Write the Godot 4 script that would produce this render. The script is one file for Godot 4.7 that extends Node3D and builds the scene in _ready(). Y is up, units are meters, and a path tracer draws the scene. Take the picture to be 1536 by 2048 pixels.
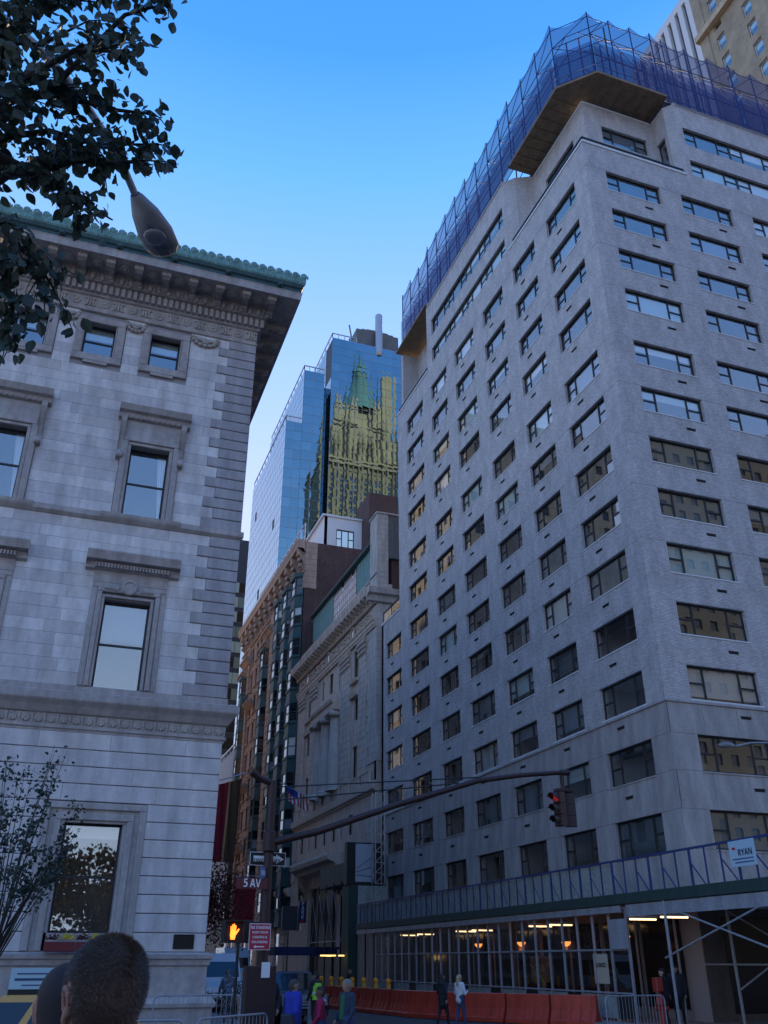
extends Node3D
# A street corner in shade on a clear morning: x runs along the avenue, -z down the side street, y up, metres.

class Fr:  # a wall's own axes: u along it, v up, n out of it
	var o: Vector3
	var u: Vector3
	var v: Vector3
	var n: Vector3
	func _init(oo: Vector3, uu: Vector3, vv: Vector3):
		o = oo; u = uu; v = vv; n = uu.cross(vv)
	func p(a: float, b: float, d: float) -> Vector3:
		return o + u * a + v * b + n * d

class MB:  # collects triangles for one mesh
	var v := PackedVector3Array()
	var n := PackedVector3Array()
	var c := PackedColorArray()
	var t := PackedVector2Array()
	var col := Color(1, 1, 1)
	var colored := false
	var mapped := false
	func tri(a: Vector3, b: Vector3, d: Vector3):  # counter-clockwise from outside
		var m := (b - a).cross(d - a).normalized()
		v.append(a); v.append(d); v.append(b)
		for i in 3: n.append(m)
		if colored:
			for i in 3: c.append(col)
	func trin(a: Vector3, b: Vector3, d: Vector3, na: Vector3, nb: Vector3, nd: Vector3):
		v.append(a); v.append(d); v.append(b)
		n.append(na); n.append(nd); n.append(nb)
		if colored:
			for i in 3: c.append(col)
	func quad(a: Vector3, b: Vector3, d: Vector3, e: Vector3):
		var m := (d - a).cross(e - b).normalized()
		v.append(a); v.append(d); v.append(b); v.append(a); v.append(e); v.append(d)
		for i in 6: n.append(m)
		if colored:
			for i in 6: c.append(col)
		if mapped:
			for q in [Vector2(0, 1), Vector2(1, 0), Vector2(1, 1), Vector2(0, 1), Vector2(0, 0), Vector2(1, 0)]: t.append(q)
	func box(lo: Vector3, hi: Vector3):
		fbox(Fr.new(Vector3.ZERO, Vector3.RIGHT, Vector3.UP), lo.x, hi.x, lo.y, hi.y, lo.z, hi.z)
	# a box on a wall; ch takes off the front edges
	func fbox(f: Fr, a0: float, a1: float, b0: float, b1: float, d0: float, d1: float, ch := 0.0, back := true):
		var k := d1 - ch
		var P := [f.p(a0, b0, d0), f.p(a1, b0, d0), f.p(a1, b1, d0), f.p(a0, b1, d0)]
		var Q := [f.p(a0, b0, k), f.p(a1, b0, k), f.p(a1, b1, k), f.p(a0, b1, k)]
		for i in 4:
			var j := (i + 1) % 4
			quad(P[i], P[j], Q[j], Q[i])
		if ch > 0.0:
			var R := [f.p(a0 + ch, b0 + ch, d1), f.p(a1 - ch, b0 + ch, d1), f.p(a1 - ch, b1 - ch, d1), f.p(a0 + ch, b1 - ch, d1)]
			for i in 4:
				var j := (i + 1) % 4
				quad(Q[i], Q[j], R[j], R[i])
			quad(R[0], R[1], R[2], R[3])
		else:
			quad(Q[0], Q[1], Q[2], Q[3])
		if back:
			quad(P[1], P[0], P[3], P[2])
	# a wall face with openings [a0, a1, b0, b1] and their reveals
	func wall(f: Fr, a0: float, a1: float, b0: float, b1: float, holes: Array, depth: float):
		var xs := [a0, a1]
		var ys := [b0, b1]
		for h in holes:
			for k in 2:
				var x: float = h[k]
				if x > a0 and x < a1 and not xs.has(x): xs.append(x)
				var y: float = h[k + 2]
				if y > b0 and y < b1 and not ys.has(y): ys.append(y)
		xs.sort(); ys.sort()
		for j in ys.size() - 1:
			var yc: float = (ys[j] + ys[j + 1]) / 2
			var s := -1
			for i in xs.size():
				var solid := false
				if i < xs.size() - 1:
					var xc: float = (xs[i] + xs[i + 1]) / 2
					solid = true
					for h in holes:
						if xc > h[0] and xc < h[1] and yc > h[2] and yc < h[3]:
							solid = false
							break
				if solid and s < 0: s = i
				if not solid and s >= 0:
					quad(f.p(xs[s], ys[j], 0), f.p(xs[i], ys[j], 0), f.p(xs[i], ys[j + 1], 0), f.p(xs[s], ys[j + 1], 0))
					s = -1
		if depth > 0.0:
			for h in holes: reveal(f, h[0], h[1], h[2], h[3], 0.0, -depth)
	func reveal(f: Fr, a0: float, a1: float, b0: float, b1: float, d0: float, d1: float):
		var P := [f.p(a0, b0, d0), f.p(a1, b0, d0), f.p(a1, b1, d0), f.p(a0, b1, d0)]
		var Q := [f.p(a0, b0, d1), f.p(a1, b0, d1), f.p(a1, b1, d1), f.p(a0, b1, d1)]
		for i in 4:
			var j := (i + 1) % 4
			quad(P[j], P[i], Q[i], Q[j])
	# a rectangular frame of width w round an opening
	func rim(f: Fr, a0: float, a1: float, b0: float, b1: float, w: float, d0: float, d1: float, ch := 0.0, sides := "lrtb"):
		if "b" in sides: fbox(f, a0, a1, b0, b0 + w, d0, d1, ch)
		if "t" in sides: fbox(f, a0, a1, b1 - w, b1, d0, d1, ch)
		var lo := b0 + (w if "b" in sides else 0.0)
		var hi := b1 - (w if "t" in sides else 0.0)
		if "l" in sides: fbox(f, a0, a0 + w, lo, hi, d0, d1, ch)
		if "r" in sides: fbox(f, a1 - w, a1, lo, hi, d0, d1, ch)
	# a moulding: profile of [out, up] from the bottom; m0, m1 mitre the ends outwards
	func extr(f: Fr, prof: Array, a0: float, a1: float, m0 := 0.0, m1 := 0.0, caps := true):
		for i in prof.size() - 1:
			var p: Array = prof[i]
			var q: Array = prof[i + 1]
			quad(f.p(a0 - m0 * p[0], p[1], p[0]), f.p(a1 + m1 * p[0], p[1], p[0]), f.p(a1 + m1 * q[0], q[1], q[0]), f.p(a0 - m0 * q[0], q[1], q[0]))
		if caps:
			for i in range(1, prof.size() - 1):
				var p: Array = prof[0]
				var q: Array = prof[i]
				var r: Array = prof[i + 1]
				if m1 == 0.0: tri(f.p(a1, p[1], p[0]), f.p(a1, q[1], q[0]) , f.p(a1, r[1], r[0]))
				if m0 == 0.0: tri(f.p(a0, p[1], p[0]), f.p(a0, r[1], r[0]), f.p(a0, q[1], q[0]))
	func poly(pts: Array, lo: float, hi: float):  # an upright prism; pts of Vector2(x, z), counter-clockwise seen from above with z towards the viewer
		var k := pts.size()
		var flat := PackedVector2Array(pts)
		var ix := Geometry2D.triangulate_polygon(flat)
		var area := 0.0
		for i in k: area += pts[i].x * pts[(i + 1) % k].y - pts[(i + 1) % k].x * pts[i].y
		for i in k:
			var a: Vector2 = pts[i]
			var b: Vector2 = pts[(i + 1) % k]
			if area > 0:
				var s := a; a = b; b = s
			quad(Vector3(a.x, lo, a.y), Vector3(b.x, lo, b.y), Vector3(b.x, hi, b.y), Vector3(a.x, hi, a.y))
		for i in range(0, ix.size(), 3):
			var q := []
			for j in 3: q.append(pts[ix[i + j]])
			var s: float = (q[1] - q[0]).cross(q[2] - q[0])
			var w: Array = q if s < 0 else [q[0], q[2], q[1]]
			tri(Vector3(w[0].x, hi, w[0].y), Vector3(w[1].x, hi, w[1].y), Vector3(w[2].x, hi, w[2].y))
			tri(Vector3(w[0].x, lo, w[0].y), Vector3(w[2].x, lo, w[2].y), Vector3(w[1].x, lo, w[1].y))
	func tube(pts: Array, radii: Array, sides := 8, caps := true):
		var rings := []
		var norms := []
		var up := Vector3.UP
		var d0: Vector3 = (pts[1] - pts[0]).normalized()
		if absf(d0.y) > 0.9: up = Vector3.RIGHT
		var x := d0.cross(up).normalized()
		for i in pts.size():
			var d: Vector3 = (pts[mini(i + 1, pts.size() - 1)] - pts[maxi(i - 1, 0)]).normalized()
			x = (x - d * x.dot(d)).normalized()
			var y := d.cross(x)
			var ring := []
			var nn := []
			var r: float = radii[mini(i, radii.size() - 1)]
			for k in sides:
				var a := TAU * k / sides
				var m := x * cos(a) + y * sin(a)
				nn.append(m)
				ring.append(pts[i] + m * r)
			rings.append(ring); norms.append(nn)
		for i in pts.size() - 1:
			for k in sides:
				var l := (k + 1) % sides
				trin(rings[i][k], rings[i][l], rings[i + 1][l], norms[i][k], norms[i][l], norms[i + 1][l])
				trin(rings[i][k], rings[i + 1][l], rings[i + 1][k], norms[i][k], norms[i + 1][l], norms[i + 1][k])
		if caps:
			var e := pts.size() - 1
			for k in sides:
				var l := (k + 1) % sides
				tri(pts[0], rings[0][l], rings[0][k])
				tri(pts[e], rings[e][k], rings[e][l])
	func bar(a: Vector3, b: Vector3, w: float):  # a square bar
		var d := (b - a).normalized()
		var s := d.cross(Vector3.UP if absf(d.y) < 0.95 else Vector3.RIGHT).normalized() * w / 2
		var q := s.cross(d)
		var P := [a - s - q, a + s - q, a + s + q, a - s + q]
		var Q := [b - s - q, b + s - q, b + s + q, b - s + q]
		for i in 4:
			var j := (i + 1) % 4
			quad(P[j], P[i], Q[i], Q[j])
		quad(P[0], P[1], P[2], P[3])
		quad(Q[1], Q[0], Q[3], Q[2])
	func lathe(at: Vector3, prof: Array, sides := 12, axis := Vector3.UP):  # profile of [radius, height]
		var x := axis.cross(Vector3(0.31, 0.2, 0.93)).normalized()
		var y := axis.cross(x)
		for i in prof.size() - 1:
			var p: Array = prof[i]
			var q: Array = prof[i + 1]
			var slope := Vector2(q[1] - p[1], p[0] - q[0]).normalized()
			for k in sides:
				var a := TAU * k / sides
				var b := TAU * (k + 1) / sides
				var ma := x * cos(a) + y * sin(a)
				var mb := x * cos(b) + y * sin(b)
				var na := ma * slope.x + axis * slope.y
				var nb := mb * slope.x + axis * slope.y
				var A: Vector3 = at + ma * p[0] + axis * p[1]
				var B: Vector3 = at + mb * p[0] + axis * p[1]
				var C: Vector3 = at + mb * q[0] + axis * q[1]
				var D: Vector3 = at + ma * q[0] + axis * q[1]
				if p[0] > 0.0001: trin(A, B, C, na, nb, nb)
				if q[0] > 0.0001: trin(A, C, D, na, nb, na)
	func ball(at: Vector3, r: Vector3, sides := 10, rows := 6):
		for i in rows:
			for k in sides:
				var e := []
				for q in [[i, k], [i, k + 1], [i + 1, k + 1], [i + 1, k]]:
					var th: float = PI * q[0] / rows - PI / 2
					var ph: float = -TAU * q[1] / sides
					e.append(Vector3(cos(th) * cos(ph), sin(th), cos(th) * sin(ph)))
				var w := []
				for m in e: w.append((m / r).normalized())
				trin(at + e[0] * r, at + e[1] * r, at + e[2] * r, w[0], w[1], w[2])
				trin(at + e[0] * r, at + e[2] * r, at + e[3] * r, w[0], w[2], w[3])
	func done(off := Vector3.ZERO) -> ArrayMesh:
		var a := []
		a.resize(Mesh.ARRAY_MAX)
		if off != Vector3.ZERO:
			for i in v.size(): v[i] -= off
		a[Mesh.ARRAY_VERTEX] = v
		a[Mesh.ARRAY_NORMAL] = n
		if colored: a[Mesh.ARRAY_COLOR] = c
		if mapped and t.size() == v.size(): a[Mesh.ARRAY_TEX_UV] = t
		var m := ArrayMesh.new()
		m.add_surface_from_arrays(Mesh.PRIMITIVE_TRIANGLES, a)
		return m

var M := {}
var names := {}
var rng := RandomNumberGenerator.new()

func numbered(called: String) -> String:
	var k: int = names.get(called, 0)
	names[called] = k + 1
	return called if k == 0 else "%s_%03d" % [called, k]

func thing(called: String, label: String, category: String, at := Vector3.ZERO, group := "") -> Node3D:
	var o := Node3D.new()
	o.name = numbered(called)
	add_child(o)
	o.position = at
	tag(o, label, category, group)
	return o

func tag(o: Node, label: String, category: String, group := ""):
	o.set_meta("label", label)
	o.set_meta("category", category)
	if group: o.set_meta("group", group)

func origin(o: Node) -> Vector3:
	var p := Vector3.ZERO
	while o is Node3D and o != self:
		p += o.position
		o = o.get_parent()
	return p

# one part; vertices are given in world axes, or in the thing's own with local
func part(parent: Node, called: String, mb: MB, m: Material, local := false) -> MeshInstance3D:
	var o := MeshInstance3D.new()
	o.name = called
	o.mesh = mb.done(Vector3.ZERO if local else origin(parent))
	o.material_override = m
	parent.add_child(o, true)
	return o

func same(parent: Node, called: String, mesh: Mesh, m: Material, at: Transform3D) -> MeshInstance3D:
	var o := MeshInstance3D.new()
	o.name = called
	o.mesh = mesh
	o.material_override = m
	o.transform = at
	parent.add_child(o, true)
	return o

func lone(called: String, mb: MB, m: Material, label: String, category: String, at := Vector3.ZERO, group := "") -> MeshInstance3D:
	var o := MeshInstance3D.new()
	o.name = numbered(called)
	o.mesh = mb.done(at)
	o.material_override = m
	o.position = at
	add_child(o)
	tag(o, label, category, group)
	return o

func structure(called: String, mb: MB, m: Material) -> MeshInstance3D:
	var o := MeshInstance3D.new()
	o.name = numbered(called)
	o.mesh = mb.done()
	o.material_override = m
	add_child(o)
	o.set_meta("kind", "structure")
	return o

func copy(o: Node3D, label := "") -> Node3D:
	var c := o.duplicate()
	c.name = numbered(String(o.name).rstrip("0123456789").rstrip("_"))
	add_child(c)
	if label: c.set_meta("label", label)
	return c

# ---------- materials: colours are linear base colours
func lin(r: float, g: float, b: float, a := 1.0) -> Color:
	var k := Color(r, g, b).linear_to_srgb()
	k.a = a
	return k

func mat(r: float, g: float, b: float, rough := 0.8, metal := 0.0, spec := 0.5) -> StandardMaterial3D:
	var m := StandardMaterial3D.new()
	m.albedo_color = lin(r, g, b)
	m.roughness = rough
	m.metallic = metal
	m.metallic_specular = spec
	return m

func noise(s: int, freq: float, lo: Color, hi: Color, size := 512, octaves := 5, skip := 0.0) -> NoiseTexture2D:
	var f := FastNoiseLite.new()
	f.seed = s
	f.noise_type = FastNoiseLite.TYPE_SIMPLEX_SMOOTH
	f.frequency = freq
	f.fractal_octaves = octaves
	f.fractal_gain = 0.6
	var t := NoiseTexture2D.new()
	t.width = size; t.height = size
	t.seamless = true
	t.noise = f
	var g := Gradient.new()
	g.set_color(0, lo); g.set_color(1, hi)
	g.set_offset(0, skip)
	t.color_ramp = g
	return t

func relief(s: int, freq: float, strength: float) -> NoiseTexture2D:
	var f := FastNoiseLite.new()
	f.seed = s
	f.frequency = freq
	f.fractal_octaves = 5
	var t := NoiseTexture2D.new()
	t.width = 512; t.height = 512
	t.seamless = true
	t.as_normal_map = true
	t.bump_strength = strength
	t.noise = f
	return t

func worldly(m: StandardMaterial3D, metres: Vector3, stain: Texture2D = null, stain_metres := Vector3(9, 14, 9)):
	m.uv1_triplanar = true
	m.uv1_world_triplanar = true
	m.uv1_triplanar_sharpness = 8.0
	m.uv1_scale = Vector3(1 / metres.x, 1 / metres.y, 1 / metres.z)
	if stain:
		m.detail_enabled = true
		m.detail_blend_mode = BaseMaterial3D.BLEND_MODE_MUL
		m.detail_albedo = stain
		m.detail_uv_layer = BaseMaterial3D.DETAIL_UV_2
		m.uv2_triplanar = true
		m.uv2_world_triplanar = true
		m.uv2_triplanar_sharpness = 8.0
		m.uv2_scale = Vector3(1 / stain_metres.x, 1 / stain_metres.y, 1 / stain_metres.z)

func stone(r: float, g: float, b: float, spread: float, s: int, rough := 0.85, metres := 2.0, streak := Vector3(2.6, 11, 2.6)) -> StandardMaterial3D:
	var m := mat(1, 1, 1, rough)
	m.albedo_texture = noise(s, 0.012, lin(r * (1 - spread), g * (1 - spread), b * (1 - spread)), lin(minf(1, r * (1 + spread)), minf(1, g * (1 + spread)), minf(1, b * (1 + spread))))
	worldly(m, Vector3(metres, metres, metres), T.stain, streak)
	m.normal_enabled = true
	m.normal_texture = T.grain
	m.normal_scale = 0.5
	return m

var T := {}

func brick_texture(across: int, down: int, w: int, h: int, lo: Color, hi: Color, joint: Color, s: int) -> ImageTexture:
	var r := RandomNumberGenerator.new()
	r.seed = s
	var im := Image.create(across * w, down * h, false, Image.FORMAT_RGB8)
	im.fill(joint)
	for j in down:
		for i in across + 1:
			var k := lo.lerp(hi, r.randf())
			if i == across: k = im.get_pixel(0, j * h + h / 2)
			var x := i * w - (w / 2 if j % 2 else 0)
			var x0 := maxi(x + 1, 0)
			var x1 := mini(x + w - 1, across * w)
			if x1 > x0: im.fill_rect(Rect2i(x0, j * h + 2, x1 - x0, h - 2), k)
	return ImageTexture.create_from_image(im)

# weathering: runs of soot of uneven length over a mottled ground
func streaks() -> ImageTexture:
	var r := RandomNumberGenerator.new()
	r.seed = 77
	var n := 512
	var f := FastNoiseLite.new()
	f.seed = 4
	f.frequency = 0.012
	f.fractal_octaves = 5
	var base := f.get_seamless_image(n, n)
	var im := Image.create(n, n, false, Image.FORMAT_RGB8)
	for y in n:
		for x in n:
			var g := 0.86 + 0.14 * base.get_pixel(x, y).r
			im.set_pixel(x, y, Color(g, g, g))
	for k in 420:
		var x := r.randi() % n
		var y := r.randi() % n
		var l := r.randi_range(15, 90)
		var w := r.randi_range(1, 3)
		var d := r.randf_range(0.03, 0.13)
		for j in l:
			for i in w:
				var px := (x + i) % n
				var py := (y + j) % n
				var c := im.get_pixel(px, py)
				var g := c.r * (1.0 - d * (1.0 - float(j) / l) * r.randf_range(0.5, 1.0))
				im.set_pixel(px, py, Color(g, g, g))
	return ImageTexture.create_from_image(im)

func materials():
	T.stain = noise(11, 0.006, Color(0.8, 0.79, 0.79), Color(1, 1, 1), 512, 6)
	T.soft = noise(12, 0.005, Color(0.86, 0.86, 0.87), Color(1, 1, 1), 512, 6)
	T.streak = streaks()
	T.grain = relief(5, 0.05, 3.0)
	T.bumpy = relief(6, 0.02, 6.0)
	# clubhouse marble and granite, a few tones of block
	M.block = []
	for i in 4: M.block.append(stone([0.82, 0.74, 0.84, 0.7][i], [0.78, 0.69, 0.8, 0.66][i], [0.74, 0.65, 0.77, 0.64][i], 0.07, 20 + i))
	M.trim = stone(0.5, 0.45, 0.42, 0.14, 31)
	M.quoin = stone(0.47, 0.44, 0.44, 0.08, 32)
	M.carved = stone(0.55, 0.49, 0.43, 0.3, 33, 0.9, 0.7)
	M.joint = mat(0.3, 0.28, 0.28, 0.95)
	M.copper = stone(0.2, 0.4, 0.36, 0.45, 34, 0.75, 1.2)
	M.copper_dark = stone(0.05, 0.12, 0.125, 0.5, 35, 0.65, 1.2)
	# apartment tower
	M.brick = mat(1, 1, 1, 0.7)
	M.brick.albedo_texture = brick_texture(16, 24, 40, 14, lin(0.56, 0.52, 0.5), lin(0.74, 0.68, 0.66), lin(0.13, 0.115, 0.115), 3)
	worldly(M.brick, Vector3(3.4, 1.632, 3.4), T.streak, Vector3(5.3, 13, 5.3))
	M.panel = stone(0.5, 0.46, 0.43, 0.08, 36, 0.8, 1.5)
	M.coping = mat(0.68, 0.68, 0.68, 0.6)
	M.frame = mat(0.03, 0.03, 0.032, 0.45, 0.3)
	M.room = mat(0.3, 0.28, 0.26, 0.9)
	M.dark_wall = mat(0.045, 0.048, 0.05, 0.8)
	M.blind = [mat(0.74, 0.76, 0.74, 0.8), mat(0.5, 0.64, 0.63, 0.8), mat(0.64, 0.6, 0.54, 0.8), mat(0.12, 0.16, 0.17, 0.8), mat(0.2, 0.24, 0.28, 0.8)]
	M.glass = StandardMaterial3D.new()
	M.glass.transparency = BaseMaterial3D.TRANSPARENCY_ALPHA
	var dot := Image.create(4, 4, false, Image.FORMAT_RGB8)
	dot.fill(Color.WHITE)
	M.glass.albedo_texture = ImageTexture.create_from_image(dot)   # coated panes: part mirror, part clear
	M.glass.albedo_color = lin(0.85, 0.92, 0.95, 0.17)
	M.glass.roughness = 0.012
	M.glass.metallic = 1.0
	M.clear = StandardMaterial3D.new()
	M.clear.transparency = BaseMaterial3D.TRANSPARENCY_ALPHA
	M.clear.albedo_color = lin(0.02, 0.02, 0.02, 0.1)
	M.clear.roughness = 0.02
	M.black_glass = mat(0.012, 0.014, 0.017, 0.02, 0.0, 0.6)
	M.dark_glass = mat(0.2, 0.23, 0.27, 0.02, 1.0)
	M.old_glass = mat(0.014, 0.015, 0.018, 0.35, 0.0, 0.25)
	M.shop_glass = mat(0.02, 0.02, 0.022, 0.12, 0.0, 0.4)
	M.vent = mat(0.015, 0.015, 0.015, 0.9)
	# mirror glass of the office tower
	M.mirror = [mat(0.17, 0.285, 0.33, 0.012, 1.0), mat(0.16, 0.27, 0.315, 0.014, 1.0), mat(0.18, 0.3, 0.345, 0.012, 1.0)]
	M.mullion = mat(0.3, 0.33, 0.36, 0.4, 0.6)
	M.grey_metal = stone(0.16, 0.17, 0.17, 0.1, 37, 0.6)
	# limestone club and brick hotel
	M.lime = stone(0.72, 0.59, 0.48, 0.13, 38, 0.85, 1.6)
	M.lime2 = stone(0.66, 0.59, 0.52, 0.15, 39, 0.85, 1.2)
	M.lime_carved = stone(0.62, 0.5, 0.41, 0.3, 40, 0.9, 0.6)
	M.dark_brick = mat(1, 1, 1, 0.85)
	M.dark_brick.albedo_texture = brick_texture(16, 24, 20, 8, lin(0.09, 0.04, 0.035), lin(0.16, 0.075, 0.06), lin(0.09, 0.08, 0.075), 4)
	worldly(M.dark_brick, Vector3(3.6, 1.9, 3.6), T.stain)
	M.red_brick = mat(1, 1, 1, 0.85)
	M.red_brick.albedo_texture = brick_texture(16, 24, 20, 8, lin(0.38, 0.23, 0.16), lin(0.52, 0.33, 0.24), lin(0.32, 0.26, 0.21), 5)
	worldly(M.red_brick, Vector3(3.6, 1.9, 3.6), T.stain)
	M.brown_stone = stone(0.52, 0.37, 0.28, 0.2, 41, 0.9, 1.2)
	M.tan_brick = mat(1, 1, 1, 0.85)
	M.tan_brick.albedo_texture = brick_texture(16, 24, 20, 8, lin(0.44, 0.34, 0.2), lin(0.58, 0.46, 0.29), lin(0.42, 0.36, 0.27), 6)
	worldly(M.tan_brick, Vector3(3.6, 1.9, 3.6), T.stain)
	M.white_stone = mat(0.7, 0.68, 0.66, 0.6)
	M.white_paint = mat(0.72, 0.72, 0.73, 0.6)
	M.cream = stone(0.72, 0.56, 0.37, 0.1, 42)
	# street
	M.asphalt = stone(0.055, 0.055, 0.058, 0.25, 43, 0.9, 1.0)
	M.concrete = stone(0.3, 0.29, 0.28, 0.15, 44, 0.9, 1.6)
	M.plywood = stone(0.3, 0.2, 0.12, 0.2, 45, 0.85, 1.2)
	M.black = mat(0.012, 0.012, 0.013, 0.6)
	M.steel = mat(0.42, 0.43, 0.45, 0.4, 0.75)
	M.galv = stone(0.36, 0.38, 0.41, 0.2, 46, 0.5, 0.8)
	M.pole_brown = stone(0.045, 0.017, 0.016, 0.25, 47, 0.55, 0.5)
	M.blue_paint = stone(0.025, 0.055, 0.2, 0.25, 48, 0.6, 0.5)
	M.shed_panel = stone(0.42, 0.45, 0.41, 0.2, 49, 0.8, 1.2)
	M.green_paint = stone(0.03, 0.07, 0.06, 0.25, 50, 0.7, 1.0)
	M.barrier = stone(0.62, 0.07, 0.035, 0.12, 51, 0.45, 0.8)
	M.net = StandardMaterial3D.new()
	M.net.transparency = BaseMaterial3D.TRANSPARENCY_ALPHA
	M.net.albedo_color = lin(0.022, 0.045, 0.2, 0.55)
	M.net.roughness = 0.9
	M.net.cull_mode = BaseMaterial3D.CULL_DISABLED
	M.bark = stone(0.06, 0.05, 0.045, 0.3, 52, 0.95, 0.4)
	M.leaf = []
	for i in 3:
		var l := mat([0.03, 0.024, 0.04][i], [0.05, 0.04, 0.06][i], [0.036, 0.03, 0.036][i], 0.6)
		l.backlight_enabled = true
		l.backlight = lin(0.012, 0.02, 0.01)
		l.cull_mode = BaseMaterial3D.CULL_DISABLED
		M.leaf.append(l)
	M.paint_v = mat(1, 1, 1, 0.8)
	M.paint_v.vertex_color_use_as_albedo = true

func glow(r: float, g: float, b: float, e: float) -> StandardMaterial3D:
	var m := mat(r, g, b, 0.6)
	m.emission_enabled = true
	m.emission = lin(r, g, b)
	m.emission_energy_multiplier = e
	return m

func lettering(parent: Node, text: String, size: float, at: Transform3D, m: Material, squeeze := 1.0) -> MeshInstance3D:
	var f := SystemFont.new()
	f.font_names = PackedStringArray(["Droid Sans"])
	f.font_weight = 700
	var t := TextMesh.new()
	t.text = text
	t.font = f
	t.font_size = 48
	t.pixel_size = size / 36.0
	t.depth = 0.006
	t.curve_step = 2.0
	var o := MeshInstance3D.new()
	o.name = "lettering"
	o.mesh = t
	o.material_override = m
	o.transform = at * Transform3D(Basis.from_scale(Vector3(squeeze, 1, 1)), Vector3.ZERO)
	parent.add_child(o, true)
	return o

func FZ(z: float) -> Fr: return Fr.new(Vector3(0, 0, z), Vector3.RIGHT, Vector3.UP)   # faces +z, u = x
func FX(x: float) -> Fr: return Fr.new(Vector3(x, 0, 0), Vector3.BACK, Vector3.UP)    # faces -x, u = z
func FXp(x: float) -> Fr: return Fr.new(Vector3(x, 0, 0), Vector3.FORWARD, Vector3.UP)  # faces +x, u = -z
func FZn(z: float) -> Fr: return Fr.new(Vector3(0, 0, z), Vector3.LEFT, Vector3.UP)   # faces -z, u = -x

func sky_and_sun():
	var cam := Camera3D.new()
	cam.name = "camera"
	cam.fov = 60.75
	cam.near = 0.05
	cam.far = 2000.0
	add_child(cam)
	cam.position = Vector3(0, 2.1, 0)
	cam.rotation_degrees = Vector3(27.217, -19.733, 0)
	cam.current = true
	var e := Environment.new()
	e.background_mode = Environment.BG_SKY
	# the clear morning sky by height in degrees: pale towards the sun's side of the sky, deep blue away from it
	var to_sun := Vector3(0.32, 0.616, -0.72).normalized()
	var near := [[0, 0.641, 0.748, 1.01], [14, 0.623, 0.721, 1.01], [27, 0.507, 0.614, 0.994], [34, 0.374, 0.552, 1.01], [41, 0.258, 0.485, 1.01], [48, 0.14, 0.418, 0.975], [55, 0.0668, 0.303, 0.902], [65, 0.049, 0.249, 0.828], [90, 0.0445, 0.223, 0.736]]
	var away := [[0, 0.76, 0.88, 1.12], [14, 0.6, 0.77, 1.1], [25, 0.3, 0.52, 1.0], [40, 0.1, 0.31, 0.85], [60, 0.06, 0.26, 0.8], [90, 0.05, 0.25, 0.8]]
	var im := Image.create(256, 512, false, Image.FORMAT_RGBF)
	for y in 512:
		var el := 90.0 - (y + 0.5) / 512.0 * 180.0
		var two := []
		for stops in [near, away]:
			var k := Color(0.16, 0.16, 0.17)
			for i in stops.size() - 1:
				var a: Array = stops[i]
				var b: Array = stops[i + 1]
				if el >= a[0] and el <= b[0]:
					var w: float = (el - a[0]) / (b[0] - a[0])
					k = Color(lerpf(a[1], b[1], w), lerpf(a[2], b[2], w), lerpf(a[3], b[3], w))
			two.append(k)
		for x in 256:
			var ph := (x + 0.5) / 256.0 * TAU   # Godot's panorama: the first column looks along -z
			var d := Vector3(sin(ph) * cos(deg_to_rad(el)), sin(deg_to_rad(el)), -cos(ph) * cos(deg_to_rad(el)))
			im.set_pixel(x, y, two[1].lerp(two[0], smoothstep(120.0, 45.0, rad_to_deg(d.angle_to(to_sun)))))
	var pan := PanoramaSkyMaterial.new()
	pan.panorama = ImageTexture.create_from_image(im)
	var sky := Sky.new()
	sky.sky_material = pan
	e.sky = sky
	e.tonemap_mode = Environment.TONE_MAPPER_LINEAR
	e.tonemap_exposure = 1.35
	e.sdfgi_enabled = true
	e.ssao_enabled = true
	e.ssil_enabled = true
	var w := WorldEnvironment.new()
	w.name = "environment"
	w.environment = e
	add_child(w)
	var sun := DirectionalLight3D.new()
	sun.name = "sun"
	sun.light_energy = 1.6
	sun.light_color = Color(1.0, 0.9, 0.76)
	sun.light_angular_distance = 0.5
	sun.shadow_enabled = true
	add_child(sun)
	sun.look_at_from_position(to_sun, Vector3.ZERO)

func _ready():
	rng.seed = 7
	sky_and_sun()
	materials()
	ground()
	clubhouse()
	apartment_tower()
	roof_scaffold()
	limestone_club()
	brick_hotel()
	glass_tower()
	far_buildings()
	sidewalk_shed()
	street_furniture()
	vehicles()
	people()
	trees()

# ---------- windows: one kit of meshes per size, shared by all windows of that size
var kits := {}

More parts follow.
